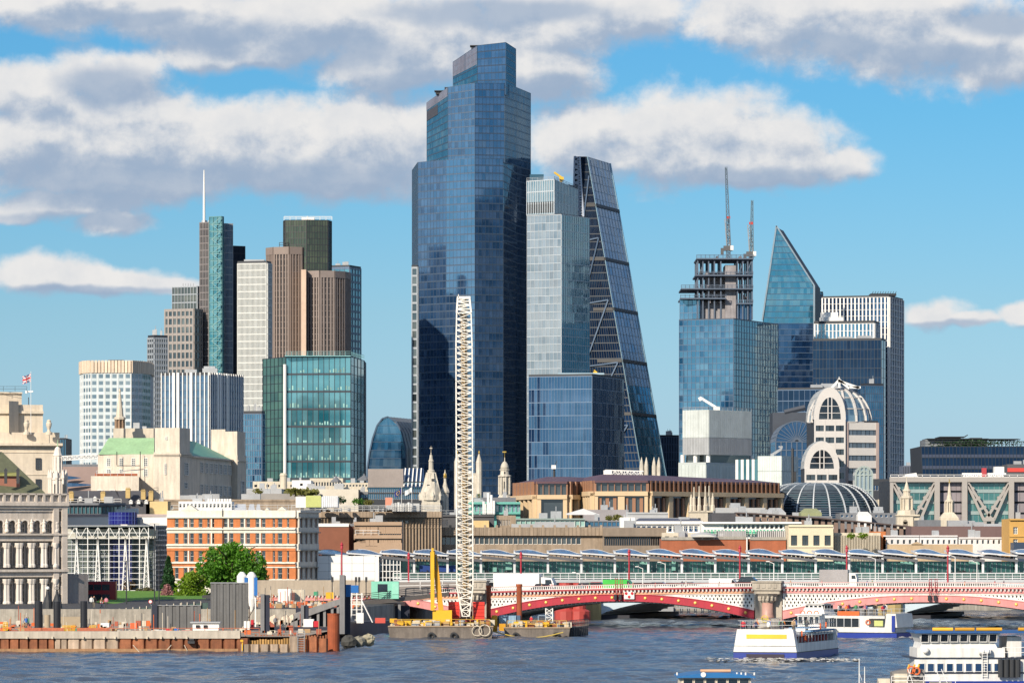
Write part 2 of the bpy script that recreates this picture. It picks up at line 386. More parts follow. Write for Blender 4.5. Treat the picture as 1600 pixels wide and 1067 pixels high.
def river():
 xs=np.concatenate([[-20000,-4000,-900,-300,-130],np.arange(-100,130.1,0.55),[160,320,900,4000,20000]])
 ys=np.concatenate([[-20000,-4000,-900,-100,150,300,350],np.arange(380,700,0.55),np.arange(700,960,1.2),[1000,1200,2000,6000,30000]])
 gx,gy=np.meshgrid(xs,ys);z=np.zeros_like(gx);rg=np.random.default_rng(3)
 for i in range(26):
  L=1.6*1.16**i if i<16 else rg.uniform(2,9);a=rg.normal(0.35,0.7);k=2*math.pi/L
  ph=k*(gx*math.sin(a)+gy*math.cos(a))+rg.uniform(0,6.28)
  z+=0.0085*L**0.72*np.sin(ph+0.6*np.sin(ph*0.37+i))
 inside=(gx>-101)&(gx<131)&(gy>379)&(gy<960)
 z*=np.where(inside,np.clip((960-gy)/60,0.15,1),0)
 ny,nx=gx.shape;co=np.stack([gx,gy,z],-1).reshape(-1,3)
 i=np.arange(ny*nx).reshape(ny,nx);q=np.stack([i[:-1,:-1],i[:-1,1:],i[1:,1:],i[1:,:-1]],-1).reshape(-1,4)
 me=bpy.data.meshes.new('river');me.vertices.add(len(co));me.vertices.foreach_set('co',co.ravel())
 me.loops.add(q.size);me.loops.foreach_set('vertex_index',q.ravel().astype(np.int32))
 me.polygons.add(len(q));me.polygons.foreach_set('loop_start',np.arange(0,q.size,4,dtype=np.int32))
 me.polygons.foreach_set('use_smooth',np.ones(len(q),bool));me.update(calc_edges=True);me.validate()
 me.materials.append(river_mat());o=bpy.data.objects.new('river',me);col.objects.link(o);o['kind']='structure'
river()
M_conc=mat('concrete',(0.36,0.34,0.30),0.85,var=0.15,streak=0.3)
M_asph=mat('asphalt',(0.055,0.055,0.058),0.9)
M_wallg=mat('embankment_granite',(0.37,0.34,0.29),0.85,var=0.25,streak=0.45,dirt=0.5)
# bank line, left to right, then the land rising behind it to the City
BANK=[(-4000,640),(-300,640),(X(540,640),640),(X(612,690),690),(X(650,745),745),(X(760,800),800),(X(860,850),850),(X(1000,872),872),(X(1700,880),880),(4000,900)]
mb=MB();rows=[]
for dy,z in((0,None),(60,None),(330,None),(760,None),(3000,11),(29000,11)):
 rows.append([(x,y+dy,(gz(y+dy)if z is None else z))for x,y in BANK])
for a,b in zip(rows,rows[1:]):
 for i in range(len(BANK)-1):mb.face([a[i],a[i+1],b[i+1],b[i]])
struct(mb,'ground',M_asph)
mb=MB()
for(x0,y0),(x1,y1)in zip(BANK,BANK[1:]):
 z0,z1=gz(y0),gz(y1)
 mb.face([(x0,y0-.3,-2),(x1,y1-.3,-2),(x1,y1-.3,z1+.02),(x0,y0-.3,z0+.02)]);mb.face([(x0,y0-.3,z0+.02),(x1,y1-.3,z1+.02),(x1,y1+.6,z1+.02),(x0,y0+.6,z0+.02)])
struct(mb,'river_wall',M_wallg)
# ---------------------------------------------------------------- towers
M_core=mat('tower_core',(0.03,0.035,0.045),0.6)
M_roof=mat('flat_roof',(0.16,0.16,0.165),0.9)
M_mulb=mat('mullion_blue',(0.09,0.14,0.22),0.4,metal=0.3)
M_muld=mat('mullion_dark',(0.035,0.045,0.06),0.45,metal=0.2)
M_mulg=mat('mullion_grey',(0.34,0.37,0.40),0.45,metal=0.2)
M_white=mat('white_paint',(0.78,0.77,0.74),0.5,var=0.05)
M_steel=mat('galvanised_steel',(0.42,0.43,0.44),0.45,metal=0.5)
M_dark=mat('dark_metal',(0.03,0.032,0.036),0.5)
M_stone=mat('portland_stone',(0.62,0.55,0.44),0.85,var=0.12,streak=0.25,dirt=0.25)
M_tan=mat('tan_stone',(0.50,0.37,0.23),0.85,var=0.12,streak=0.15)
TW='skyscrapers of the financial district'
GL=lambda n,*a,**k:glass('glass_'+n,*a,**k)
G_navy=GL('navy',(0.006,0.022,0.065),(0.32,0.62,1.0),2.4,.06,(0.10,0.15,0.24),0.20)
G_blue=GL('blue',(0.010,0.055,0.13),(0.36,0.74,1.0),2.9,.06,(0.16,0.26,0.36),0.22)
G_cyan=GL('cyan',(0.012,0.09,0.17),(0.40,0.82,1.0),3.1,.06,(0.2,0.32,0.36),0.18)
G_pale=GL('pale',(0.16,0.23,0.28),(0.85,0.95,1.0),2.6,.12,(0.36,0.40,0.42),0.3)
G_teal=GL('teal',(0.016,0.11,0.15),(0.45,0.90,1.0),2.6,.06,(0.20,0.38,0.42),0.40)
G_black=GL('black',(0.010,0.013,0.018),(0.7,0.85,1.0),1.9,.06,(0.10,0.12,0.13),0.14)
G_office=GL('office',(0.02,0.03,0.035),(0.8,0.9,1.0),2.0,.06,(0.24,0.26,0.24),0.3)
G_deep=GL('deep',(0.004,0.012,0.034),(0.35,0.6,1.0),1.6,.06,(0.02,0.05,0.10),0.2)
def shell(t,plan,z0,z1,m=None,name='wall'):
 mb=MB();mb.prism(plan,z0,z1);return mb.build(name,m or M_core,t)
def ccw(poly):
 a=sum(p[0]*q[1]-q[0]*p[1]for p,q in zip(poly,poly[1:]+poly[:1]));return poly if a>0 else poly[::-1]
def roof_plant(t,plan,z,n=4,hmax=3.0,m=None,name='plant_room'):
 """boxes, ducts and a rail on a flat roof"""
 xs=[p[0]for p in plan];ys=[p[1]for p in plan];mb=MB();x0,x1,y0,y1=min(xs),max(xs),min(ys),max(ys)
 for i in range(n):
  a=random.uniform(0.18,0.72);wv=random.uniform(.08,.2)*(x1-x0);cx=x0+a*(x1-x0);cy=y0+random.uniform(.35,.6)*(y1-y0)
  h=random.uniform(.35,1)*hmax;mb.box(cx,cx+wv,cy,cy+wv*.7,z,z+h)
  if random.random()<.5:mb.tube((cx+wv*.5,cy,z+h),(cx+wv*.5,cy,z+h+random.uniform(.5,1.6)),.12)
 return mb.build(name,m or M_steel,t,kind='stuff')
def block(name,label,xl,xc,xr,Y,th,ytop,colsL,colsR,rows,gm,mm,wm=None,group=TW,cat='skyscraper',mw=.3,md=.25,hw=None,spand=0,sm=None,gR=None,plant=3,every=1,zb=None,tilt=.012,parapet=1.0,fins=True,t=None,z0=None):
 """a square-cornered glazed tower seen corner-on; returns thing, plan, top height"""
 l,c,r,bk=corner(xl,xc,xr,Y,th);z1=Z(ytop,Y);zb=gz(Y)if zb is None else zb
 t=t or thing(name,label,cat,(c[0],c[1],zb),group)
 plan=ccw([l,c,r,bk]);shell(t,plan,zb,z1+parapet,wm)
 g1,g2,m1,s1=MB(),MB(),MB(),MB()
 grid(wall(l,c,zb,z1),colsL,rows,g1,m1,mw,md,hw,spand=spand,sm=s1,every=every,tilt=tilt,fins=fins)
 grid(wall(c,r,zb,z1),colsR,rows,g2 if gR else g1,m1,mw,md,hw,spand=spand,sm=s1,every=every,tilt=tilt,fins=fins)
 g1.build('glazing',gm,t,kind='stuff');g2.build('glazing',gR or gm,t,kind='stuff');m1.build('mullions',mm,t,kind='stuff');s1.build('spandrels',sm or mm,t,kind='stuff')
 if plant:roof_plant(t,plan,z1+parapet,plant)
 return t,plan,z1
# 1 pale tower with rounded corners and a stone crown
Y=1600;t=thing('office_tower','pale blue-grey tower with rounded corners and a beige stone crown','office tower',(X(180,Y),Y,gz(Y)),TW)
pl=[(XY(125,Y+16)),XY(130,Y+5),XY(142,Y),XY(205,Y),XY(222,Y+6),XY(235,Y+18),XY(239,Y+40),XY(125,Y+40)]
zt,zc=Z(583,Y),Z(563,Y);shell(t,ccw(pl),gz(Y),zt,mat('pale_panel',(0.50,0.56,0.58),0.5,var=.06))
pan,gl,mu=MB(),MB(),MB();crown=MB();crown.prism(ccw(pl),zt,zc-.6);crown.build('crown',mat('beige_crown',(0.62,0.50,0.38),.8,streak=.3),t);fl=MB()
for i in range(6):
 p,q=pl[i],pl[i+1];Q=wall(p,q,gz(Y),zt);n=max(1,round(Q.w/2.3));rw=26
 for r_ in range(rw):
  for c_ in range(n):
   gl.slab(Q,(c_+.2)/n,(c_+.8)/n,(r_+.28)/rw,(r_+.82)/rw,0,.05,0,.008)
   pan.slab(Q,(c_+.02)/n,(c_+.98)/n,(r_+.83)/rw,(r_+1.27)/rw,0,.04)
 for c_ in range(n+1):mu.slab(Q,max(0,c_/n-.04/n),min(1,c_/n+.04/n),0,1,0,.12)
 Qc=wall(p,q,zt,zc)
 for c_ in range(n*2):fl.slab(Qc,(c_+.12)/(2*n),(c_+.88)/(2*n),.02,1,0,.5)
gl.build('windows',GL('towerwin',(.10,.15,.19),(.8,.92,1),2.2,.08,(.4,.45,.46),.2),t,kind='stuff');pan.build('panels',mat('pale_glass_panel',(.56,.63,.65),.25,var=.05,isl=.1),t,kind='stuff');mu.build('mullions',M_white,t,kind='stuff')
fl.build('crown_flutes',mat('beige_flute',(.72,.58,.44),.8,isl=.12),t,kind='stuff');roof_plant(t,pl,zc-.6,2,1.5,M_dark)
# 2 dark slatted tower behind it
t,pl,zt=block('dark_tower','slim black framed tower between pale round-cornered tower and stepped grey tower',231,241,262,1850,55,527,3,6,38,G_black,M_mulg,mw=.35,md=.4,hw=.9)
# 3 stepped grey-brown blocks, the shaft with the teal atrium and the mast: one tower
M_hgrey=mat('brown_grey_cladding',(0.30,0.27,0.25),.6,streak=.1)
Y=2500;t=thing('stepped_tower','tall stepped tower with teal glazed atrium strip and thin white mast','skyscraper',(X(330,Y),Y,gz(Y)),TW)
def hblock(xl,xc,xr,yt,cl,cr,rows,gm,mm,Yb,mw,hw,th=25,spand=0,sm=None,gR=None):
 l,c,r,bk=corner(xl,xc,xr,Yb,th);z1=Z(yt,Yb);zb=gz(Yb)
 shell(t,ccw([l,c,r,bk]),zb,z1);a,b,s_,g2=MB(),MB(),MB(),MB()
 grid(wall(l,c,zb,z1),cl,rows,a,b,mw,.4,hw,spand=spand,sm=s_);grid(wall(c,r,zb,z1),cr,rows,g2 if gR else a,b,mw,.4,hw,spand=spand,sm=s_)
 a.build('glazing',gm,t,kind='stuff');g2.build('glazing',gR or gm,t,kind='stuff');b.build('mullions',mm,t,kind='stuff');s_.build('spandrels',sm or mm,t,kind='stuff')
 return z1
hz=hblock(257,303,316,482,7,3,28,G_office,M_hgrey,2470,.9,1.5)
hblock(269,308,318,447,8,2,32,GL('olive',(.05,.06,.055),(.85,.92,1),1.9,.08,(.25,.25,.2),.3),M_mulg,2490,.3,.6)
hblock(312,329,331,347,7,1,46,GL('brownish',(.05,.045,.045),(.9,.85,.9),2.0,.1,(.2,.18,.16),.3),mat('mullion_brown',(.20,.18,.18),.5),2480,.3,.55)
hblock(327,346,349,338,3,1,46,G_teal,mat('teal_steel',(.09,.24,.25),.5),2472,.35,.5)
hblock(347,348.5,364,349,1,8,44,G_navy,M_mulg,2480,.3,.45,70)
hblock(352,363.5,383,384,2,10,40,G_deep,M_muld,2495,.3,.6,60)
mb=MB();Qa=wall(XY(329,2470),XY(346,2470),8,Z(340,2470))
for i in range(46):
 mb.bar(Qa.at(.1 if i%2 else .9,i/46),Qa.at(.9 if i%2 else .1,(i+1)/46),.35);mb.bar(Qa.at(0,i/46),Qa.at(1,i/46),.3)
mb.build('atrium_bracing',mat('teal_white_steel',(.20,.36,.36),.5),t,kind='stuff')
mb=MB();mb.tube((X(318.5,2482),2484,Z(350,2480)),(X(318.5,2482),2484,Z(300,2480)),.75,.65,8);mb.tube((X(318.5,2482),2484,Z(300,2480)),(X(318.5,2482),2484,Z(265,2480)),.6,.3,8);mb.build('mast',M_white,t)
mb=MB()
for px in range(314,344,5):mb.box(X(px,2480),X(px+3,2480),2485,2488,Z(347,2480),Z(343.5,2480))
for px in range(285,304,4):mb.tube((X(px,2490),2495,Z(447,2490)),(X(px,2490),2495,Z(442,2490)),.15)
mb.build('roof_plant',M_steel,t)
# 4 blue glass office with white fins
t,pl,zt=block('finned_office','blue glass office block with closely spaced white vertical fins, in front of the stepped tower',252,327,379,1550,22,586,11,14,24,GL('finblue',(.02,.06,.13),(.55,.8,1),2.4,.06,(.2,.26,.32),.3),M_mulb,mw=.0,md=.3,hw=.28,cat='office building',group='glass office blocks')
mb=MB();l,c,r,bk=corner(252,327,379,1550,22)
for Q,n in((wall(l,c,gz(1550),zt+1),11),(wall(c,r,gz(1550),zt+1),14)):
 for i in range(n+1):
  a=.17/Q.w;x=min(max(i/n,a),1-a);mb.slab(Q,x-a,x+a,0,1,0,.4)
  if Q.w>14 and i in(3,4,7):mb.slab(Q,max(0,x-a*3),min(1,x+a*3),0,1,0,.75)
mb.build('fins',M_white,t,kind='stuff')
# 5 white-grey banded slab
t,pl,zt=block('striped_tower','white-grey tower with fine vertical ribs beside the brown striped tower',371,417,424,2000,14,411,24,4,40,GL('whitish',(.36,.40,.40),(.9,.97,1),2.0,.15,(.5,.53,.52),.35),mat('white_rib',(.62,.63,.60),.6),mw=.28,md=.5,hw=.5,plant=0)
mb=MB();mb.box(X(380,2000),X(412,2000),2006,2012,zt+1,zt+2);mb.build('roof_rail',M_steel,t)
t,pl,zt=block('blue_office','low dark blue office squeezed between green-roofed stone hall and teal glass office',376,409,414,1640,12,646,9,2,22,G_blue,M_mulb,mw=.2,md=.2,hw=.3,cat='office building',group='glass office blocks')
# 6 brown striped tower, three leaves round a dark glass core
Y=2200;t=thing('ribbed_tower','brown ribbed concrete tower with dark green glass upper storeys','skyscraper',(X(480,Y),Y,gz(Y)),TW)
M_rib=mat('brown_rib',(0.235,0.185,0.16),.7,var=.08);G_brown=GL('brownwin',(.028,.022,.022),(1,.85,.8),1.7,.1,(.12,.1,.09),.2)
def leaf(pts,yt,m_rib,gm,step=1.75,rw=.75):
 z1=Z(yt,Y);zb=gz(Y);shell(t,ccw(pts+[(pts[-1][0],pts[-1][1]+25),(pts[0][0],pts[0][1]+25)]),zb,z1)
 a,b=MB(),MB()
 for p,q in zip(pts,pts[1:]):
  Q=wall(p,q,zb,z1);n=max(2,round(Q.w/step));grid(Q,n,48,a,b,rw,.6,.25,.25)
 b2=MB()
 for p,q in zip(pts,pts[1:]):b2.slab(wall(p,q,zb,z1),0,1,.975,1,0,.7)
 a.build('glazing',gm,t,kind='stuff');b.build('ribs',m_rib,t,kind='stuff');b2.build('parapet',m_rib,t)
leaf([XY(417,Y+8),XY(428,Y+1),XY(452,Y-2),XY(471,Y+1),XY(476,Y+6)],386,M_rib,G_brown)
leaf([XY(478,Y-2),XY(500,Y-6),XY(522,Y-4),XY(538,Y+2),XY(546,Y+12)],424,mat('brown_rib_grey',(0.25,0.205,0.185),.7),G_brown)
mb=MB();mb.box(X(472,Y),X(479.5,Y),Y-9,Y+4,gz(Y),Z(423,Y));mb.build('stone_fin',mat('cream_fin',(.60,.44,.33),.7),t)
pc=[XY(443,Y+10),XY(446,Y+4),XY(479,Y+2),XY(512,Y+4),XY(518,Y+12)];zc0,zc1=Z(430,Y),Z(343,Y)
shell(t,ccw(pc+[XY(518,Y+30),XY(443,Y+30)]),zc0,zc1,name='upper_core');a,b=MB(),MB()
for p,q,n in zip(pc,pc[1:],(2,8,8,3)):grid(wall(p,q,zc0,zc1),n,9,a,b,.22,.25,.3)
a.build('upper_glazing',GL('olivedark',(.030,.032,.020),(.9,.95,.75),1.9,.08,(.1,.11,.06),.25),t,kind='stuff');b.build('upper_mullions',M_dark,t,kind='stuff')
mb=MB();rail(mb,[(X(443,Y),Y+5,zc1),(X(518,Y),Y+5,zc1)],1.8,3,.25);mb.box(X(470,Y),X(490,Y),Y+8,Y+14,zc1,zc1+1.5);mb.tube((X(479,Y),Y+8,zc1),(X(479,Y),Y+8,Z(336,Y)),.2);mb.build('roof_rail',M_white,t)
mb=MB();rail(mb,[(X(436,Y),Y+3,Z(386,Y)),(X(450,Y),Y+3,Z(386,Y))],2.4,1.6,.25);mb.build('roof_aerials',M_dark,t)
# teal slab behind it
t,pl,zt=block('teal_tower','teal glass slab tower showing behind the brown ribbed tower',515,546,564,2350,20,417,4,4,38,GL('tealblue',(.012,.06,.11),(.5,.85,1),2.4,.06,(.16,.36,.42),.40),M_mulb,mw=.25,md=.3,hw=1.2)
# 7 teal glass office in front, panes one by one on the long side
Y=1700;l,c,r,bk=corner(447,548,569,Y,6);z0,z1=Z(750,Y),Z(557,Y);zg=gz(Y)
l2,c2=XY(411,Y+22),l;t=thing('teal_office','broad teal glass office with white corner pole, in front of the brown ribbed tower','office building',(c[0],c[1],zg),'glass office blocks')
shell(t,ccw([l2,l,c,r,(r[0],r[1]+25),(l2[0],l2[1]+25)]),zg,z1)
Q1,Q2,Q3=wall(l,c,zg,z1),wall(c,r,zg,z1),wall(l2,c2,zg,z1);rows=11
a,b,s_=MB(),MB(),MB();grid(Q2,4,rows*2,a,b,.2,.2);grid(Q3,6,rows*2,a,b,.22,.2)
for i in range(13):s_.slab(Q1,max(0,i/12-.003),min(1,i/12+.003),0,1,0,.3)
for i in range(rows+1):s_.slab(Q1,0,1,max(0,i/rows-.005),min(1,i/rows+.005),0,.2)
for i in range(rows):
 for k in range(12):piece('pane',G_teal,t,Q1,(k+.03)/12,(k+.97)/12,(i+.03)/rows,(i+.97)/rows,.02,.08,tilt=.004)
a.build('side_glazing',GL('tealdark',(.008,.05,.05),(.5,.95,.9),2.0,.06,(.10,.22,.16),.34),t,kind='stuff');b.build('side_mullions',M_muld,t,kind='stuff');s_.build('mullions',M_muld,t,kind='stuff')
sb=MB()
for i in range(rows):
 for k in range(24):
  if random.random()<.55:
   h_=random.uniform(.06,.28);x_=random.uniform(.05,.4);sb.slab(Q1,(k+x_)/24,(k+x_+.5)/24,(i+.1)/rows,(i+.1+h_)/rows,.085,.1)
sb.build('window_blinds',mat('pale_blind',(.22,.40,.37),.7,isl=.4),t,kind='stuff')
mb=MB();mb.tube((l[0]-.4,l[1]-1.2,zg),(l[0]-.4,l[1]-1.2,z1-3),.65,.65,10);mb.build('corner_pole',M_white,t)
mb=MB();mb.box(l[0]-.3,c[0],Y-1,Y+8,z1,z1+.4);rail(mb,[(l[0],l[1],z1+.4),(c[0],c[1],z1+.4),(r[0],r[1],z1+.4)],1.6,2,.1);mb.build('roof_edge',mat('teal_edge',(.2,.42,.44),.4),t)
# 8 curved glass building
Y=2420;t=thing('curved_office','low glass building with curved humped roof, left of the tallest tower','office building',(X(600,Y),Y,gz(Y)),'glass office blocks')
prof=[(572,856),(574,730),(577,708),(582,685),(589,665),(597,654),(606,651),(618,658),(628,676),(634,700),(637,856)]
P3=[(X(x,Y),Y,Z(y,Y))for x,y in prof];back=Vector((16,60,0));mb=MB();mb.extr(P3,(0,0,0),back);mb.build('shell',mat('bronze_grey_roof',(.22,.22,.21),.5,var=.2,scale=.03),t)
a,b=MB(),MB();f0=MB();Pin=[Vector(p)+Vector((0,-.3,0))for p in P3];nr=16
for i in range(nr):
 zA,zB=P3[0][2]+(Z(652,Y)-P3[0][2])*i/nr,P3[0][2]+(Z(652,Y)-P3[0][2])*(i+1)/nr
 def sp_(z):
  def xat(side):
   seq=P3[:7]if side==0 else P3[6:]
   for p,q in zip(seq,seq[1:]):
    lo,hi=min(p[2],q[2]),max(p[2],q[2])
    if lo<=z<=hi and hi>lo:return p[0]+(q[0]-p[0])*(z-p[2])/(q[2]-p[2])
   return P3[6][0]
  return xat(0),xat(1)
 (xa0,xa1),(xb0,xb1)=sp_(zA),sp_(zB)
 for k in range(10):
  u0,u1=k/10,(k+1)/10
  a.face([(xa0+(xa1-xa0)*u0,Y-.35,zA),(xa0+(xa1-xa0)*u1,Y-.35,zA),(xb0+(xb1-xb0)*u1,Y-.35,zB),(xb0+(xb1-xb0)*u0,Y-.35,zB)])
 b.bar((xa0,Y-.5,zA),(xa1,Y-.5,zA),.25)
for p,q in zip(P3,P3[1:]):
 b.bar((p[0],Y-.6,p[2]),(q[0],Y-.6,q[2]),.8)
 for k in range(0,60,6):b.bar(Vector(p)+back*(k/60),Vector(q)+back*(k/60),.35)
a.build('end_glazing',G_blue,t,kind='stuff');b.build('ribs',M_mulb,t,kind='stuff')
# 9 the tallest tower: three stacked tiers of faceted glass
Y=2300;t=thing('tallest_tower','tallest tower, faceted dark blue glass rising in three steps','skyscraper',(X(735,Y),Y,gz(Y)),TW)
M_m22=mat('mullion_steel_blue',(.06,.095,.15),.35,metal=.4)
def tier(pts,z0,ztops,back,glz,rows_h=4.0,colw=1.9,name='glazing'):
 zmax=max(ztops);shell(t,ccw(pts+[(pts[-1][0],pts[-1][1]+back),(pts[0][0],pts[0][1]+back)]),z0,min(ztops)-.3)
 out={};b=MB();bd=MB()
 for i,(p,q)in enumerate(zip(pts,pts[1:])):
  Q=wall(p,q,z0,ztops[i],ztops[i+1]);n=max(1,round(Q.w/colw));rw=round((zmax-z0)/rows_h)
  a=out.setdefault(glz[i],MB());grid(Q,n,rw,a,b,.12,.16,.2,tilt=.004,spand=.14,sm=bd)
 for k,a in out.items():a.build(name,k,t,kind='stuff')
 b.build('mullions',M_m22,t,kind='stuff');bd.build('spandrels',mat('spandrel_blue',(.05,.085,.145),.3,metal=.3,var=.2,scale=.02),t,kind='stuff')
G_tall=GL('tall',(0.014,0.045,0.11),(0.50,0.74,1.0),2.7,.07,(0.075,0.125,0.22),0.26);G_tallside=GL('tallside',(0.008,0.025,0.055),(0.42,0.72,1.0),2.4,.06,(0.07,0.12,0.19),0.16)  # reflections put into the face tints: cyan ends, darker lower side, bluer upper side
za,zb_,zc=Z(255,Y),Z(140,Y),Z(68,Y)
p1=[XY(644,Y+40),XY(653,Y+6),XY(697,Y),XY(742,Y-4),XY(786,Y),XY(808,Y+22),XY(829,Y+46)]
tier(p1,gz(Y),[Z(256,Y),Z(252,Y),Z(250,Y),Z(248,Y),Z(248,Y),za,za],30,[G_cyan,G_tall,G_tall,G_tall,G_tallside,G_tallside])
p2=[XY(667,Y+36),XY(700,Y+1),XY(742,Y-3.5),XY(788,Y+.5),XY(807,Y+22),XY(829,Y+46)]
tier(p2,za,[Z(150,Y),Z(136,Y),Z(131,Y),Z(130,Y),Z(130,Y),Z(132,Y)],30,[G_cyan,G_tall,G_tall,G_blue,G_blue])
p3=[XY(708,Y+34),XY(746,Y+1),XY(790,Y+1),XY(806,Y+26)]
tier(p3,zb_-3,[Z(86,Y),Z(71,Y),Z(66,Y),Z(68,Y)],16,[G_cyan,G_tall,G_blue])
mb=MB()
for(x0,x1,yb)in((680,694,143),(696,706,138),(736,752,72)):
 mb.box(X(x0,Y),X(x1,Y),Y+14,Y+19,Z(yb,Y),Z(yb-4,Y));mb.box(X(x0-2,Y),X(x1+1,Y),Y+13,Y+20,Z(yb-4,Y),Z(yb-5.5,Y))
mb.build('cleaning_cradle',M_dark,t,kind='stuff')
mb=MB();Qx=wall(p2[0],p2[1],za,Z(150,Y),Z(136,Y));mb.slab(Qx,.02,.52,.72,.86,0,.25);mb.build('louvre_panel',mat('dark_louvre',(.06,.06,.075),.6),t)
mb=MB();Qx=wall(p2[0],p2[1],za,Z(150,Y),Z(136,Y))
for i in range(18):mb.slab(Qx,i/18,(i+.5)/18,.88,.995,0,.3)
Qx=wall(p3[0],p3[1],zb_-3,Z(86,Y),Z(71,Y))
for i in range(18):mb.slab(Qx,i/18,(i+.5)/18,.62,.985,0,.3)
mb.build('top_louvres',mat('mauve_louvre',(.20,.20,.26),.5),t,kind='stuff')
# narrow tower with pale floor slabs at its foot
t,pl,zt=block('slab_edge_tower','sliver of dark tower with pale floor slabs, hugging the tallest tower',643,652.5,654,2255,6,417,1,1,31,G_office,M_mulg,mw=.5,md=.4,hw=1.0,plant=0)
# 10 pale-faced tower with set-back crown
t,pl,zt=block('two_tone_tower','square glass tower with pale grey face and cyan side, beside the tallest tower',823.5,877,921,2230,30,335,9,13,41,GL('greyface',(.17,.21,.25),(.85,.93,1.0),2.4,.10,(.34,.37,.39),.35),mat('mullion_pale',(.50,.54,.57),.4,metal=.3),gR=GL('cyanside',(.02,.10,.15),(.6,.92,1),2.9,.06,(.24,.38,.44),.32),mw=.16,md=.2,hw=.3,plant=0,parapet=0.3)
z0=zt+.3;Yc=2236;l,c,r,bk=corner(823,866,903,Yc,30);z1=Z(281,Yc)
shell(t,ccw([l,c,r,bk]),z0,z1-1.5,name='crown_core');a,b=MB(),MB()
grid(wall(l,c,z0,z1,z1+.3),12,3,a,b,.35,.3,.5);grid(wall(c,r,z0,z1+.3,Z(291,Yc)),16,3,a,b,.25,.2,.3)
a.build('crown_glazing',GL('crownglass',(.06,.13,.17),(.75,.95,1),2.6,.08,(.36,.42,.45),.5),t,kind='stuff');b.build('crown_mullions',mat('mullion_pale',(.5,.5,.5)),t,kind='stuff')
lv=MB();Qx=wall(l,c,z0,z1)
for i in range(12):lv.slab(Qx,(i+.3)/12,(i+.75)/12,.06,.38,.0,.32)
lv.build('crown_louvres',M_dark,t,kind='stuff')
mb=MB();mb.box(X(828,Yc),X(850,Yc),Yc+18,Yc+30,z1-2,Z(268,Yc));mb.build('lift_overrun',GL('overrun',(.03,.08,.12),(.6,.9,1),2.2),t)
mb=MB();rail(mb,[(l[0],l[1],z1),(c[0],c[1],z1),(r[0],r[1],Z(291,Yc))],1.5,3,.15);mb.build('roof_rail',M_mulg,t)
mb=MB();q=lambda x,y:(X(x,2240),2246,Z(y,2240));M_yel=mat('crane_yellow',(.62,.40,.03),.5)
mb.bar(q(877,283),q(877,276),1.6);mb.bar(q(879,277),q(866,268),1.0);mb.bar(q(880,279),q(870,271),.5);mb.box(X(874,2240),X(881,2240),2244,2248,Z(280,2240),Z(275.5,2240))
single(mb,'roof_crane',M_yel,'small yellow roof crane on top of the two-tone glass tower','crane','small cranes on roofs')
# 11 lower dark blue block
t,pl,zt=block('dark_blue_block','wide dark blue glass block with bright floor lines at the foot of the two-tone tower',826,925,975,2140,20,587,22,16,13,G_navy,mat('mullion_line',(.13,.19,.28),.4,metal=.3),gR=GL('greyblue',(.05,.075,.11),(.6,.8,1),2.0,.1,(.03,.05,.08),.15),mw=.14,md=.15,hw=.35,plant=0)
mb=MB();mb.box(X(872,2140),X(945,2140),2152,2164,zt+1,Z(581,2140));mb.build('plant_screen',mat('pale_blue_screen',(.30,.42,.50),.5),t)
mb=MB();q=lambda x,y:(X(x,2140),2156,Z(y,2140));mb.bar(q(936,582),q(929,576),.5);mb.box(X(928,2140),X(934,2140),2155,2158,Z(582,2140),Z(578.5,2140))
single(mb,'roof_crane',M_yel,'tiny yellow roof crane on the wide dark blue glass block','crane','small cranes on roofs')
# 12 the wedge: one upright side, one long sloping side
Y=2350;t=thing('wedge_tower','wedge-shaped tower with one sloping glass side and a ladder frame','skyscraper',(X(960,Y),Y,gz(Y)),TW)
def W(px,py,Yd):return Vector((X(px,Yd),Yd,Z(py,Yd)))
A0,B0,C0=W(879,855,Y+6),W(1022,855,Y-14),W(1061,855,Y+16);A1,B1,C1=W(897,245,Y+24),W(917,245,Y+20),W(953.5,256,Y+46)
D0,D1=W(925,855,Y+70),W(933,250,Y+70);mb=MB();i_=Vector((0,1.5,0));mb.hexa([A0+i_,B0+i_,C0+i_,D0,A1+i_,B1+i_,C1+i_,D1]);mb.build('core',M_core,t)
QL,QR=Face(A0,B0,B1,A1),Face(B0,C0,C1,B1);a,b,e=MB(),MB(),MB()
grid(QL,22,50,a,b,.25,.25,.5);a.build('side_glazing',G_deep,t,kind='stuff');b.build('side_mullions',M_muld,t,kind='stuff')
gup,glo,b=MB(),MB(),MB();nr=46
for r_ in range(nr):
 for c_ in range(8):(gup if r_>18 else glo).slab(QR,c_/8,(c_+1)/8,r_/nr,(r_+1)/nr,0,.05,0,.02)
for i in range(9):b.slab(QR,max(0,i/8-.004),min(1,i/8+.004),0,1,0,.2)
for i in range(nr+1):b.slab(QR,0,1,max(0,i/nr-.0005),min(1,i/nr+.0005),0,.15)
G_slope=GL('slope',(.31,.36,.41),(.8,.92,1.0),2.6,.12,(.2,.23,.26),.3)  # pale base colour stands in for the sky reflected by the slope
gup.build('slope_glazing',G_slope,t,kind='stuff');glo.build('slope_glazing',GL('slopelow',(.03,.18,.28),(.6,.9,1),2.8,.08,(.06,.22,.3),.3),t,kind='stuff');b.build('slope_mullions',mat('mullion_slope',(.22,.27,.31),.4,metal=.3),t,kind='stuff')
for py in(326,410,488,568,650):
 tt=(855-py)/(855-250);mb=MB();mb.slab(QR,0,1,tt-.004,tt+.004,0,.6);mb.slab(QL,.55,1,tt-.004,tt+.004,0,.4);mb.build('storey_band',M_dark,t)
mb=MB();mb.slab(QR,.975,1,0,1,0,.5);mb.slab(QR,0,.012,0,1,0,.4);mb.build('edge_trim',mat('steel_blue_edge',(.25,.40,.50),.35,metal=.4),t)
mb=MB();tl=(855-345)/610
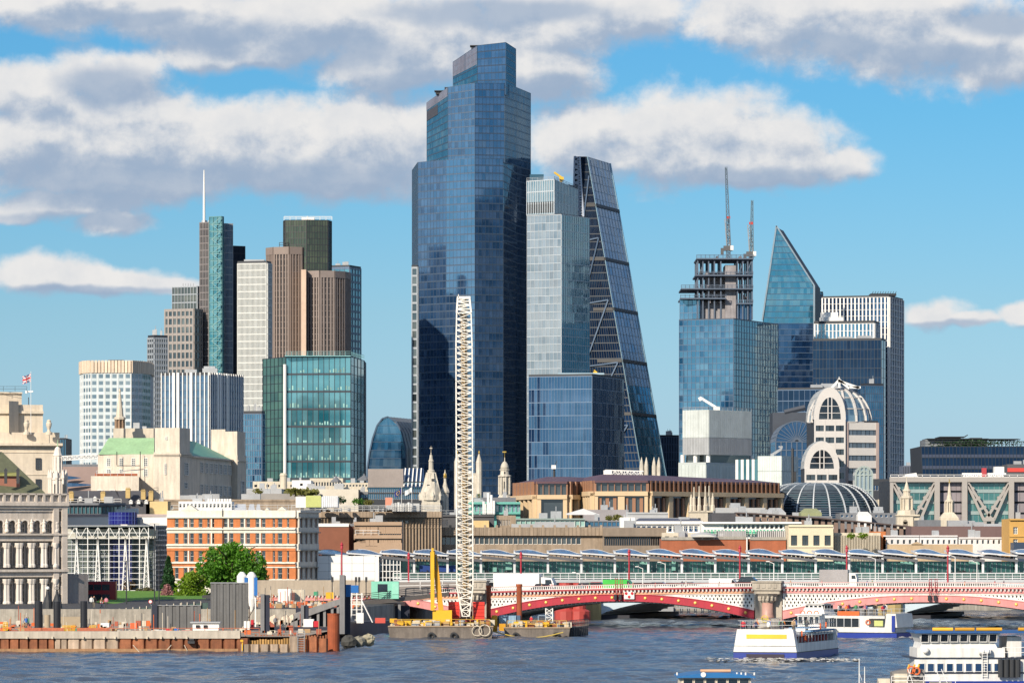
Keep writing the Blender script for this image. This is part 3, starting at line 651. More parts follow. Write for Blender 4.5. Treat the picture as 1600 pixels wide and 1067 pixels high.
for i in range(12):
 t0,t1=tl+(1-tl)*i/12,tl+(1-tl)*(i+1)/12;t2=(t0+t1)/2
 for(u0,v0,u1,v1)in((.05,t0,.42,t2),(.42,t2,.05,t1),(.42,t0,.05,t0)):mb.bar(QL.at(u0,v0)-i_*.7,QL.at(u1,v1)-i_*.7,.8)
for u in(.03,.44):mb.bar(QL.at(u,tl)-i_*.7,QL.at(u,1)-i_*.7,.9)
mb.build('ladder_frame',mat('frame_lilac',(.40,.45,.54),.4),t,kind='stuff')
mb=MB()
for k in range(5):mb.bar(QL.at(.92,.15+k*.16)-i_*.5,QL.at(.30,.02+k*.16+.12)-i_*.5,.7);mb.bar(QL.at(.3,.14+k*.16)-i_*.5,QL.at(.92,.31+k*.16)-i_*.5,.7)
mb.build('megaframe',M_mulb,t,kind='stuff')
t,pl,zt=block('navy_block','small navy glass block between the wedge tower and the pale louvred block',1026,1031,1062,2550,75,682,2,12,14,G_deep,M_mulb,mw=.4,md=.4,hw=.3,cat='office building',group='glass office blocks')
# 13 tower still being built
t,pl,zt=block('unfinished_tower','blue glass tower topped by unfinished floors, under two tower cranes',1061,1146,1216,2280,24,498,13,17,36,G_blue,M_mulb,gR=GL('ublue',(.02,.09,.15),(.5,.84,1),2.9,.06,(.12,.28,.36),.2),mw=.2,md=.2,hw=.3,plant=0,parapet=.3)
Yu=2300;zt+=.3;a,b=MB(),MB();l,c,r,bk=corner(1062,1095,1105,Yu,20);z2=Z(465,Yu);shell(t,ccw([l,c,r,bk]),zt,z2,name='upper_core');grid(wall(l,c,zt,z2),5,3,a,b,.2,.2,.3);grid(wall(c,r,zt,z2),2,3,a,b,.2,.2,.3)
a.build('upper_glazing',G_blue,t,kind='stuff');b.build('upper_mullions',M_mulb,t,kind='stuff')
M_cnc=mat('raw_concrete',(.31,.295,.31),.9,var=.2,streak=.3);mb=MB();mb.box(X(1133,Yu),X(1150,Yu),Yu+1,Yu+22,zt,Z(414,Yu));mb.box(X(1104,Yu),X(1133,Yu),Yu+9,Yu+26,zt,Z(424,Yu));mb.box(X(1096,Yu),X(1133,Yu),Yu+4,Yu+9,zt,Z(470,Yu));mb.build('lift_core',M_cnc,t)
fr=MB();dk=mat('steel_frame_navy',(.085,.115,.165),.6)
for py,x0,x1 in((406,1088,1177),(432,1086,1176),(453,1064,1176),(468,1063,1134),(476,1150,1176)):
 o=MB();o.box(X(x0,Yu),X(x1,Yu),Yu-4,Yu+32,Z(py,Yu),Z(py-2.2,Yu));rail(o,[(X(x0,Yu),Yu-4,Z(py-2.2,Yu)),(X(x1,Yu),Yu-4,Z(py-2.2,Yu))],1.6,2.2,.25);o.build('floor_slab',dk,t)
for px in(1090,1098,1107,1116,1126,1152,1160,1168,1175):
 for yy in(-2,12,28):fr.bar((X(px,Yu),Yu+yy,zt),(X(px,Yu),Yu+yy,Z(404,Yu)),.7)
for px in(1152,1164):fr.bar((X(px,Yu),Yu-2,Z(432,Yu)),(X(px+10,Yu),Yu-2,Z(408,Yu)),.5)
a=MB();[a.box(X(p_,Yu),X(p_+3.4,Yu),Yu-1,Yu,zt,Z(476,Yu))for p_ in(1151,1156,1161,1166,1171)];a.build('new_glazing',G_navy,t,kind='stuff');fr.build('steel_columns',dk,t,kind='stuff')
mb=MB()
for i in range(30):
 px=random.uniform(1088,1174);py=random.choice([404,430,451,466,474]);mb.box(X(px,Yu),X(px+random.uniform(1,4),Yu),Yu+random.uniform(-3,10),Yu+11,Z(py,Yu),Z(py-random.uniform(2,7),Yu))
mb.build('site_clutter',mat('site_bits',(.14,.13,.14),.7,isl=.7),t,kind='stuff')
def lattice(mb,p,q,w,n,t_=.2,w2=None,mi=0):
 """square lattice mast or jib from p to q"""
 p,q=Vector(p),Vector(q);d=(q-p).normalized();u=Vector((0,1,0))if abs(d.y)<.9 else Vector((1,0,0));a=d.cross(u).normalized();c=a.cross(d).normalized();w2=w if w2 is None else w2
 def cn(i,k):ww=(w+(w2-w)*i/n)/2;return p.lerp(q,i/n)+a*(ww*(-1,1,1,-1)[k])+c*(ww*(-1,-1,1,1)[k])
 for k in range(4):
  mb.bar(cn(0,k),cn(n,k),t_,t_,mi)
  for i in range(n):
   mb.bar(cn(i,k),cn(i+1,(k+1)%4)if i%2==0 else cn(i+1,k),t_*.6,t_*.6,mi)if i%2==0 else mb.bar(cn(i,(k+1)%4),cn(i+1,k),t_*.6,t_*.6,mi)
   mb.bar(cn(i,k),cn(i,(k+1)%4),t_*.6,t_*.6,mi)
def tower_crane(label,px,ytop,ycab,Yd,tipdx,mcol):
 x=X(px,Yd);zc_=Z(ycab,Yd);zb2=Z(404,Yd)+.2;t=thing('tower_crane',label,'crane',(x,Yd,zb2),'luffing tower cranes');t_=t
 mb=MB();lattice(mb,(x,Yd,zb2),(x,Yd,zc_),2.0,4,.35);mb.build('mast',mcol,t)
 mb=MB();mb.box(x-2.5,x+2.2,Yd-1.5,Yd+1.5,zc_,zc_+2.6);mb.box(x-4,x-2.5,Yd-1.2,Yd+1.2,zc_-2,zc_+1.4);mb.build('machinery_deck',mat('crane_grey',(.12,.12,.125),.6,isl=.3),t)
 mb=MB();mb.box(x+1.0,x+2.6,Yd-2.6,Yd-1.5,zc_+.2,zc_+2.6);mb.build('cab',M_white,t)
 mb=MB();lattice(mb,(x,Yd,zc_+2.6),(x-.9,Yd+2,zc_+17),1.7,5,.32);mb.build('backstay',mat('crane_pale',(.26,.26,.27),.6),t)
 mb=MB();lattice(mb,(x+.3,Yd,zc_+2.6),(x+tipdx,Yd,Z(ytop,Yd)),1.9,16,.34,.9);mb.build('jib',mcol,t)
 mb=MB();mb.box(x-1,x+1,Yd-.8,Yd+.8,zc_+17,zc_+18.4);mb.build('red_light_box',mat('red_box',(.5,.04,.03),.5),t)
tower_crane('taller of the two tower cranes on the unfinished tower, jib raised upright',1138,261,392,2312,-1.2,mat('crane_dark',(.08,.12,.16),.6))
tower_crane('shorter tower crane at the edge of the unfinished tower, jib raised upright',1173.5,313,401,2318,.6,mat('crane_bluegrey',(.10,.16,.20),.6))
# 14 the blade-topped tower
Y=2480;t=thing('pointed_tower','cyan glass tower cut to a sharp point like a blade','skyscraper',(X(1235,Y),Y,gz(Y)),TW)
a0,a1,a2,a3=W(1190,855,Y),W(1271,855,Y),W(1271,446,Y),W(1213,355,Y);off=Vector((6,30,0))
mb=MB();P3=[a0+Vector((0,.6,0)),a1+Vector((0,.6,0)),a2+Vector((0,.6,0)),a3+Vector((0,.6,0)),W(1192,500,Y+.6)];mb.extr(P3,(0,0,0),off);mb.build('core',M_core,t)
gu,gd,b=MB(),MB(),MB();nr=54
def span_(py):
 xl=1190.5+(1213-1190.5)*max(0,min(1,(520-py)/(520-355)));xr=1271 if py>446 else 1213+(1271-1213)*(py-355)/(446-355);return xl,xr
for i in range(nr):
 pa,pb=855-(855-358)*i/nr,855-(855-358)*(i+1)/nr;(l0,r0),(l1,r1)=span_(pa),span_(pb);n=14
 for k in range(n):
  u,v=k/n,(k+1)/n;j=[random.uniform(-.012,.012)for _ in range(4)]
  (gd if pb>500 else gu).face([W(l0+(r0-l0)*u,pa,Y)+Vector((0,j[0],0)),W(l0+(r0-l0)*v,pa,Y)+Vector((0,j[1],0)),W(l1+(r1-l1)*v,pb,Y)+Vector((0,j[2],0)),W(l1+(r1-l1)*u,pb,Y)+Vector((0,j[3],0))])
 b.bar(W(l0,pa,Y-.1),W(r0,pa,Y-.1),.3)
gu.build('glazing',G_cyan,t,kind='stuff');gd.build('lower_glazing',G_navy,t,kind='stuff');b.build('floor_lines',M_mulb,t,kind='stuff')  # navy lower panes put the reflection of nearby buildings into the glass colour
mb=MB();mb.bar(W(1191,500,Y-.3),W(1213,353,Y-.3),.8);mb.bar(W(1213,353,Y-.3),W(1272,446,Y-.3),.8);mb.bar(W(1272,446,Y-.3),W(1272,700,Y-.3),1.0);mb.build('steel_edges',mat('pale_edge',(.30,.38,.44),.35,metal=.3),t)
# flat blue wing behind the point
t,pl,zt=block('blue_wing','narrow banded blue wing behind the pointed tower',1268,1272,1286,2530,60,458,2,8,40,G_navy,M_mulg,mw=.35,md=.3,hw=.6,plant=0)
mb=MB();mb.extr([W(1268,447,2532),W(1286,460,2532),W(1268,460,2532)],(0,0,0),(0,16,0));mb.build('slanted_top',G_blue,t)
# 15 white striped tower group
t,pl,zt=block('striped_office','broad tower with white vertical stripes on dark glass, furthest along the skyline',1284,1389,1411,2420,17,464,18,6,40,G_navy,M_white,mw=.8,md=.7,hw=.2,plant=0)
mb=MB();mb.box(X(1362,2420),X(1402,2420),2426,2440,zt+1,zt+2.3)
for px in range(1364,1402,4):mb.bar((X(px,2420),2426,zt+2),(X(px+2,2420),2426,zt+3.4),.3)
mb.build('roof_plant',M_dark,t)
t,pl,zt=block('white_rib_block','lower block with white ribs and stepped white top, in front of the striped tower',1272,1366,1374,2380,14,505,16,3,30,G_blue,M_white,mw=.8,md=.5,hw=.25,plant=0,parapet=1.5)
mb=MB();mb.box(X(1284,2380),X(1320,2380),2390,2400,zt+1.5,Z(494,2380));mb.box(X(1286,2380),X(1312,2380),2392,2402,Z(494,2380),Z(486,2380));mb.build('set_back_storeys',M_white,t)
t,pl,zt=block('black_glass_block','black-blue glass slab in front of the white-ribbed block',1270,1377,1384,2300,14,531,20,2,22,G_deep,M_muld,mw=.15,md=.15,hw=.2,plant=2)
t,pl,zt=block('lower_glass_block','low blue glass block with pale edges, tucked behind the vaulted cream building',1215,1300,1340,2200,20,608,10,6,14,G_deep,M_mulb,mw=.2,md=.2,hw=.4,plant=4)
t,pl,zt=block('blue_side_block','blue-grey glass block behind the vaulted cream building and beside the striped tower',1345,1352,1380,2150,70,602,2,9,20,G_blue,M_mulb,mw=.2,md=.2,hw=.4,plant=2)
# 16 lattice barrel vault
Y=2050;t=thing('vaulted_atrium','dark blue barrel-vaulted glass atrium between the unfinished tower and the cream vaulted building','atrium',(X(1240,Y),Y,gz(Y)),'glass office blocks')
mb=MB();mm_=MB();n=14;zs=Z(690,Y);rr=S(33,Y);cx=X(1245,Y)
arc=[(cx+rr*math.cos(math.pi*k/n),zs+rr*.95*math.sin(math.pi*k/n))for k in range(n+1)]
mb.extr([(x,Y,z)for x,z in arc],(0,0,0),(0,40,0));mb.box(cx-rr,cx+rr,Y,Y+40,gz(Y),zs);mb.build('glazing',G_navy,t)
for(x0,z0_),(x1,z1_)in zip(arc,arc[1:]):
 for yy in range(0,41,5):mm_.bar((x0,Y+yy-.2,z0_+.2),(x1,Y+yy-.2,z1_+.2),.45)
 mm_.bar((x0,Y,z0_+.2),(x0,Y+40,z0_+.2),.35);mm_.bar((cx,Y-.3,zs),(x0,Y-.3,z0_),.3)
for k in range(9):mm_.bar((cx-rr+rr*k/4,Y-.3,gz(Y)),(cx-rr+rr*k/4,Y-.3,zs),.5)
for k in range(8):mm_.bar((cx-rr,Y-.3,zs-4*k),(cx+rr,Y-.3,zs-4*k),.4)
mm_.build('ribs',mat('rib_blue_grey',(.10,.13,.18),.4),t,kind='stuff')
mb=MB();mb.box(X(1216,Y),X(1285,Y),Y+44,Y+70,gz(Y),Z(640,Y));mb.tube((X(1235,Y),Y+45,Z(640,Y)),(X(1268,Y),Y+45,Z(632,Y)),1.5);mb.build('plant_block',mat('dark_cladding',(.05,.06,.08),.6),t)
# 17 pale louvred block on columns
Y=1800;l,c,r,bk=corner(1067,1107,1174,Y,40);t=thing('louvred_block','pale grey louvred box raised on short columns over a pale base','office building',(c[0],c[1],gz(Y)),'glass office blocks')
zb2,zm,zt=Z(710,Y),Z(683,Y),Z(640,Y);shell(t,ccw([l,c,r,bk]),zb2,zt,mat('pale_louvre',(.52,.55,.53),.5));lo,up=MB(),MB()
for Q,n in((wall(l,c,zb2,zt),16),(wall(c,r,zb2,zt),22)):
 s0=(zm-zb2)/(zt-zb2)
 for i in range(n):
  up.slab(Q,(i+.06)/n,(i+.94)/n,s0,1,0,.25);lo.slab(Q,(i+.06)/n,(i+.94)/n,0,s0-.01,0,.22)
up.build('upper_louvres',mat('louvre_pale',(.56,.60,.58),.5,isl=.06),t,kind='stuff');lo.build('lower_louvres',mat('louvre_grey',(.36,.37,.38),.5,isl=.08),t,kind='stuff')
for p in(l,c,r,((l[0]+c[0])/2,(l[1]+c[1])/2),((c[0]+r[0])/2,(c[1]+r[1])/2)):
 mb=MB();mb.tube((p[0],p[1]+2,Z(724,Y)),(p[0],p[1]+2,zb2),.9,.9,8);mb.build('column',M_white,t)
mb=MB();mb.prism(ccw([XY(1072,Y+12),XY(1110,Y+8),XY(1170,Y+14),XY(1168,Y+40),XY(1074,Y+40)]),Z(724,Y),zb2);mb.build('recessed_storey',G_office,t)
mb=MB();rail(mb,[(l[0],l[1],zt),(c[0],c[1],zt),(r[0],r[1],zt)],1.2,3,.12);mb.build('roof_rail',M_steel,t)
M_gp=mat('grey_panel',(.44,.48,.47),.45,var=.06)
mb=MB();l2,c2,r2,b2=corner(1060,1103,1150,Y-12,30);mb.prism(ccw([l2,c2,r2,b2]),gz(Y),Z(722,Y-12));mb.build('base_block',M_gp,t)
mb=MB()
for Q,n in((wall(l2,c2,gz(Y),Z(722,Y-12)),8),(wall(c2,r2,gz(Y),Z(722,Y-12)),9)):
 for i in range(n):mb.slab(Q,(i+.04)/n,(i+.96)/n,0,.97,0,.12)
mb.build('base_panels',mat('base_panel',(.50,.55,.53),.45,isl=.08),t,kind='stuff')
q=lambda x,y:(X(x,Y),Y+20,Z(y,Y));mb=MB();mb.bar(q(1098,619),q(1122,634),1.0);mb.bar(q(1096,618),q(1099,623),1.4);mb.box(X(1118,Y),X(1128,Y),Y+18,Y+22,zt,Z(633,Y));mb.bar(q(1122,634),q(1122,640),1.0)
single(mb,'roof_crane',M_white,'white window-cleaning crane on the pale louvred box, arm up','crane','small cranes on roofs')
Y=1720;l,c,r,bk=corner(1184,1221,1247,Y,25);t=thing('pale_office','pale green-white office beside the louvred box, striped glazed end','office building',(c[0],c[1],gz(Y)),'glass office blocks')
zt=Z(712,Y);shell(t,ccw([l,c,r,bk]),gz(Y),zt,M_gp);mb,a=MB(),MB()
for Q,n in((wall(l,c,gz(Y),zt),10),(wall(c,r,gz(Y),zt),7)):
 for i in range(n):
  for j in range(6):mb.slab(Q,(i+.03)/n,(i+.97)/n,(j+.04)/6,(j+.96)/6,0,.12)
mb.build('panels',mat('pale_green_panel',(.58,.64,.61),.4,isl=.06),t,kind='stuff')
Qs=wall(XY(1150,Y+14),(l[0],l[1]-.2),gz(Y),Z(717,Y));mb=MB();shell(t,ccw([XY(1150,Y+14.3),(l[0],l[1]+.1),(l[0],l[1]+14),XY(1150,Y+30)]),gz(Y),Z(717,Y),name='stair_wall')
for i in range(8):(a if i%2 else mb).slab(Qs,i/8,(i+1)/8,0,1,0,.3)
a.build('glazed_strips',G_teal,t);mb.build('white_strips',M_white,t)
q=lambda x,y:(X(x,Y),Y+6,Z(y,Y));mb=MB();mb.bar(q(1206,711),q(1222,701),1.0);mb.bar(q(1222,701),q(1223,696),.8);mb.bar(q(1218,697),q(1224,699),.7);mb.bar(q(1208,713),q(1208,708),1.4)
single(mb,'roof_crane',M_steel,'grey window-cleaning crane on the pale green-white office','crane','small cranes on roofs')
t=thing('flue_stack','black flue stack standing against the pale green-white office','chimney',(X(1239,1700),1702,gz(1700)))
mb=MB();mb.tube((X(1239,1700),1702,gz(1700)),(X(1239,1700),1702,Z(700,1700)),.7,.5,8);mb.build('stack',M_dark,t);mb=MB();mb.box(X(1240,1700),X(1244,1700),1700,1703,Z(752,1700),Z(737,1700));mb.build('platform',M_dark,t)
# ---------------------------------------------------------------- middle distance: the old City roofs between river and towers
M_brick=mat('red_brick',(0.36,0.115,0.055),.85,var=.15,scale=.6,streak=.15)
M_obrick=mat('orange_brick',(0.52,0.175,0.06),.85,var=.18,scale=.6,streak=.2,dirt=.2)
M_bconc=mat('brown_concrete',(0.36,0.28,0.205),.85,var=.16,streak=.4,dirt=.4)
M_cream=mat('cream_render',(0.64,0.57,0.45),.8,var=.1,streak=.25,dirt=.3)
M_lead=mat('lead_roof',(0.17,0.18,0.20),.7,var=.15,streak=.2)
M_slate=mat('slate_roof',(0.075,0.075,0.085),.8,var=.2)
M_frame=mat('window_frame_white',(.72,.70,.66),.6)
M_dframe=mat('window_frame_dark',(.05,.05,.055),.5)
M_copper=mat('copper_green',(0.34,0.54,0.30),.6,var=.12,streak=.2)
M_copper2=mat('copper_green_dull',(0.13,0.36,0.27),.6,var=.12,streak=.2)
RF='low City buildings between river and towers'
def fr(x0,x1,y0,y1,Y,dY=0.0):
 """upright face seen square-on: px left, right, px top, bottom"""
 return Face((X(x0,Y),Y,Z(y1,Y)),(X(x1,Y+dY),Y+dY,Z(y1,Y)),(X(x1,Y+dY),Y+dY,Z(y0,Y)),(X(x0,Y),Y,Z(y0,Y)))
def mid(name,label,x0,x1,yt,Y,depth,wm,wins=(),gm=None,fm=None,trims=(),cat='building',group=RF,bars=(0,0),plant=2,dY=0.0,frame=.10,railing=False,skin=.35,zb=None,tm=None,yb=None):
 """a flat-fronted building; wins: (px top, px bottom, number, share of the bay that is window[, x0, x1])"""
 zt=Z(yt,Y);zb=gz(Y)if zb is None else zb
 x0w,x1w=X(x0,Y),X(x1,Y+dY);t=thing(name,label,cat,((x0w+x1w)/2,Y,zb),group)
 plan=[(x0w,Y+skin),(x1w,Y+dY+skin),(x1w,Y+dY+depth),(x0w,Y+depth)];shell(t,plan,zb,zt-.05,wm)
 Q=Face((x0w,Y+skin,zb),(x1w,Y+dY+skin,zb),(x1w,Y+dY+skin,zt),(x0w,Y+skin,zt));H=Q.h;W=Q.w;mb=MB();z=0.0
 for wn in sorted(wins,key=lambda q:-q[1]):
  a,b=Z(wn[1],Y)-zb,Z(wn[0],Y)-zb;n,f=wn[2],wn[3]
  xa,xb=(wn[4],wn[5])if len(wn)>4 else(x0,x1);sa,sb=(xa-x0)/(x1-x0),(xb-x0)/(x1-x0)
  if a>z+.01:mb.slab(Q,0,1,z/H,a/H,0,skin)
  xs=[(sa+(sb-sa)*(i+.5-f/2)/n,sa+(sb-sa)*(i+.5+f/2)/n)for i in range(n)];x=0
  for c,d in xs:
   if c>x+.0005:mb.slab(Q,x,c,a/H,b/H,0,skin)
   x=d
   piece('window',gm or G_office,t,Q,c,d,a/H,b/H,.02,.14,frame=frame,bars=bars,fmat=fm or M_frame)
  if x<.9995:mb.slab(Q,x,1,a/H,b/H,0,skin)
  z=b
 if z<H-.01:mb.slab(Q,0,1,z/H,1,0,skin)
 mb.build('facade',wm,t)
 if trims:
  tb=MB()
  for(ya,yb_,pr)in trims:tb.slab(Q,0,1,(Z(yb_,Y)-zb)/H,(Z(ya,Y)-zb)/H,0,skin+pr)
  tb.build('cornice',tm or wm,t)
 if plant:roof_plant(t,plan,zt,plant,1.7)
 if railing:
  rb=MB();rail(rb,[(x0w,Y+.6,zt),(x1w,Y+dY+.6,zt)],1.1,2.0,.07);rb.build('roof_rail',M_steel,t)
 return t,Q
# ---- stone hall with green copper roofs
Y=1050;M_fs=mat('pale_hall_stone',(0.66,0.58,0.48),.85,var=.12,streak=.3,dirt=.3)
t=thing('stone_hall','big pale stone hall with square towers and green copper roofs','building',(X(270,Y),Y,gz(Y)),RF)
c0=(X(281,Y),Y);ang=R(22);uR=(math.sin(ang)*0+math.cos(R(38)),math.sin(R(38)))
def hp(px,Yd):return(X(px,Yd),Yd)
zb=gz(Y);pl=[hp(240,Y+2),hp(281,Y),hp(299,Y+9),hp(262,Y+14)];w_=MB();w_.prism(ccw(pl),zb,Z(706,Y));i2=[hp(242,Y+3),hp(280.5,Y+1),hp(297,Y+9),hp(262,Y+13)];w_.prism(ccw(i2),Z(706,Y),Z(668,Y));w_.build('near_tower',M_fs,t)
w_=MB();w_.prism(ccw([hp(153,Y+7),hp(243,Y+4),hp(243,Y+26),hp(153,Y+28)]),zb,Z(709,Y));w_.build('west_wing',M_fs,t)
w_=MB();Yr=Y+5
w_.face([(X(153,Yr),Yr+1.5,Z(709,Y)),(X(241,Yr),Yr-.5,Z(709,Y)),(X(241,Yr+9),Yr+9,Z(682,Y)),(X(170,Yr+9),Yr+9,Z(682,Y))]);w_.face([(X(153,Yr),Yr+1.5,Z(709,Y)),(X(170,Yr+9),Yr+9,Z(682,Y)),(X(170,Yr+12),Yr+12,Z(682,Y)),(X(153,Yr+20),Yr+20,Z(709,Y))]);w_.face([(X(170,Yr+9),Yr+9,Z(682,Y)),(X(241,Yr+9),Yr+9,Z(682,Y)),(X(241,Yr+18),Yr+18,Z(709,Y)),(X(153,Yr+20),Yr+20,Z(709,Y))])
w_.build('west_roof',M_copper,t)
e0,e1=hp(299,Y+10),hp(363,Y+62);w_=MB();w_.prism(ccw([e0,e1,(e1[0]-6,e1[1]+12),(e0[0]-6,e0[1]+10)]),zb,Z(713,Y+20));w_.build('east_wing',M_fs,t)
Qe=wall(e0,e1,zb,Z(713,Y+20));w_=MB();zr=Z(684,Y+20);dx=Vector((-5,9,0))
w_.face([Qe.c[3],Qe.c[2],Qe.c[2]+dx+Vector((-4.5,-4,zr-Qe.c[2].z)),Qe.c[3]+dx*.9+Vector((0,0,zr-Qe.c[3].z))]);w_.build('east_roof',M_copper2,t)
wm_,wd_=MB(),MB()
for r_,(ta,tb_)in enumerate(((.86,.95),(.67,.76))):
 for k in range(7):piece('window',G_office,t,Qe,.20+k*.115,.26+k*.115,ta,tb_,.02,.3,frame=.12,bars=(1,3),fmat=M_frame)
for k in range(9):piece('oval_window',G_office,t,Qe,.06+k*.10,.11+k*.10,.30,.42,.02,.2,frame=.15,bars=(0,1),fmat=M_frame)
pl=[hp(350,Y+62),hp(371,Y+60),hp(385,Y+70),hp(364,Y+78)];w_=MB();w_.prism(ccw(pl),zb,Z(711,Y+62));w_.prism(ccw([hp(351,Y+63),hp(370.5,Y+61),hp(383,Y+70),hp(364,Y+76)]),Z(711,Y+62),Z(674,Y+62));w_.build('far_tower',M_fs,t)
w_=MB();w_.prism(ccw([hp(330,Y+66),hp(352,Y+64),hp(352,Y+76),hp(330,Y+78)]),zb,Z(671,Y+66));w_.build('far_tower_stair',M_fs,t)
for(Yw,pts)in((Y+7,[(170,715,728),(189.5,715,728),(208.5,715,728),(228,715,728),(170,732,743),(189.5,732,743),(228,732,744)]),):
 Qw=wall(hp(153,Y+7),hp(243,Y+4),zb,Z(709,Y))
 for px,ya,yb in pts:piece('window',G_office,t,Qw,(px-3.2-153)/90,(px+3.2-153)/90,(Z(yb,Y)-zb)/Qw.h,(Z(ya,Y)-zb)/Qw.h,.02,.12,frame=.12,bars=(1,3),fmat=M_frame)
Qt=wall(hp(240,Y+2),hp(281,Y),zb,Z(706,Y))
piece('window',G_office,t,Qt,.42,.50,(Z(741,Y)-zb)/Qt.h,(Z(724,Y)-zb)/Qt.h,.02,.25,frame=.1,bars=(1,5),fmat=M_frame)
Qt2=wall(hp(242,Y+3),hp(280.5,Y+1),Z(706,Y),Z(668,Y));piece('window',G_office,t,Qt2,.42,.52,.5,.64,.02,.2,frame=.12,bars=(1,1),fmat=M_frame)
Qt3=wall(hp(281,Y),hp(299,Y+9),zb,Z(706,Y));piece('window',G_office,t,Qt3,.38,.66,(Z(742,Y)-zb)/Qt3.h,(Z(722,Y)-zb)/Qt3.h,.02,.3,frame=.15,bars=(1,4),fmat=M_frame);piece('window',G_office,t,Qt3,.38,.62,(Z(763,Y)-zb)/Qt3.h,(Z(753,Y)-zb)/Qt3.h,.02,.2,frame=.15,bars=(1,1),fmat=M_frame)
Qt4=wall(hp(371,Y+60),hp(385,Y+70),zb,Z(711,Y+62));piece('window',G_office,t,Qt4,.36,.66,.58,.78,.02,.3,frame=.15,bars=(1,4),fmat=M_frame)
w_=MB()
for Qx,ys in((Qt,(706.5,)),(Qt,(711,)),(Qt3,(706.5,)),(Qt3,(711,)),(Qt4,(712,))):
 for y in ys:tt=(Z(y,Y)-zb)/Qx.h;w_.slab(Qx,0,1,min(tt,.985)-.006,min(tt,.985),0,.3)
w_.slab(Qe,0,1,.56,.575,0,.35);w_.slab(Qe,0,1,.985,1,0,.5);w_.build('string_course',M_fs,t)
w_=MB();w_.prism(ccw([hp(142,Y-4),hp(217,Y-6),hp(217,Y+6),hp(142,Y+7)]),zb,Z(744,Y));w_.build('porch_block',M_fs,t)
Qp=wall(hp(142,Y-4),hp(217,Y-6),zb,Z(744,Y))
for k in range(3):piece('arched_window',G_office,t,Qp,.14+k*.255,.25+k*.255,.72,.86,.02,.2,frame=.15,bars=(3,1),fmat=M_frame)
w_=MB();rail(w_,[(X(150,Y-4),Y-3,Z(744,Y)),(X(216,Y-6),Y-5,Z(744,Y))],1.3,1.6,.08);w_.build('balcony_rail',M_steel,t)
w_=MB();w_.box(X(150,Y),X(216,Y),Y-2.5,Y-2,Z(744,Y),Z(739.5,Y));w_.build('brick_parapet',M_brick,t)
for a_,b_ in(((180,704,708),None),):pass
w_=MB();w_.tube((X(180.5,Y),Y+3.6,Z(726,Y)),(X(180.5,Y),Y+3.6,Z(705,Y)),.1);w_.tube((X(217.5,Y),Y+3,Z(750,Y)),(X(217.5,Y),Y+3,Z(705,Y)),.1);w_.tube((X(180.5,Y),Y+3.6,Z(727,Y)),(X(217,Y),Y+3.2,Z(727,Y)),.1);w_.build('drainpipe',M_dark,t,kind='stuff')
# its neighbour with the stone spirelet
Y=1120;t=thing('church_tower','slender stone church spire rising behind the green copper roof','church spire',(X(186,Y),Y,gz(Y)),'church spires among the City roofs')
w_=MB();w_.box(X(177,Y),X(193,Y),Y,Y+6,gz(Y),Z(669,Y));w_.build('tower',M_stone,t)
w_=MB();cx=X(185.5,Y);w_.lathe([(.85,Z(669,Y)),(.85,Z(655,Y))],cx,Y+3,8)
for k in range(8):a_=k*math.pi/4;w_.tube((cx+1.15*math.cos(a_),Y+3+1.15*math.sin(a_),Z(669,Y)),(cx+1.15*math.cos(a_),Y+3+1.15*math.sin(a_),Z(654,Y)),.2)
w_.build('lantern',mat('brown_lantern',(.30,.20,.13),.8),t)
w_=MB();w_.lathe([(1.5,Z(655,Y)),(1.55,Z(652,Y)),(1.0,Z(650,Y)),(.55,Z(628,Y)),(.2,Z(612,Y)),(.35,Z(611,Y)),(.1,Z(606,Y))],cx,Y+3,8);w_.build('spire',M_stone,t)
mid('stone_terrace','tan stone attic block behind the green copper roof',190,240,669,1130,12,M_stone,group=RF,cat='building')
mid('glass_sliver','narrow teal glass block just showing beside the stone corner building',88,103,684,1500,20,M_core,[(686,742,6,.8)],gm=G_cyan,fm=M_mulb,cat='office building',group='glass office blocks')
# brown shed with lens-shaped windows
Y=1250;t=thing('curved_hall','brown curved hall with blue lens-shaped windows','building',(X(120,Y),Y,gz(Y)),RF)
w_=MB();w_.prism(ccw([hp(96,Y),hp(158,Y-3),hp(162,Y+30),hp(96,Y+34)]),gz(Y),Z(729,Y));w_.build('wall',mat('mauve_brown',(.26,.185,.165),.7,var=.08),t)
for(x0,x1,yc,h)in((94,126,746.5,3.2),(94,150,757.5,3.0)):
 w_=MB();n=10;pts=[]
 for k in range(n+1):x=x0+(x1-x0)*k/n;pts.append((x,h*math.sin(math.pi*(.45+.55*k/n))))
 for(xa,ha),(xb,hb)in zip(pts,pts[1:]):w_.face([(X(xa,Y-6),Y-3.2,Z(yc+ha,Y)),(X(xb,Y-6),Y-3.2,Z(yc+hb,Y)),(X(xb,Y-6),Y-3.2,Z(yc-hb,Y)),(X(xa,Y-6),Y-3.2,Z(yc-ha,Y))])
 w_.build('lens_window',G_navy,t)
Y=1300;t=thing('roof_gantry','white perforated gantry and pale roof above the brown curved hall','roof gantry',(X(130,Y),Y,gz(Y)),None)
w_=MB();w_.box(X(95,Y),X(156,Y),Y,Y+20,gz(Y),Z(725,Y));w_.build('pale_roof',M_lead,t);w_=MB()
p_,q_=(X(95,Y),Y,Z(716,Y)),(X(153,Y),Y,Z(713,Y));lattice(w_,p_,q_,1.2,16,.28);w_.build('truss',M_white,t,kind='stuff')
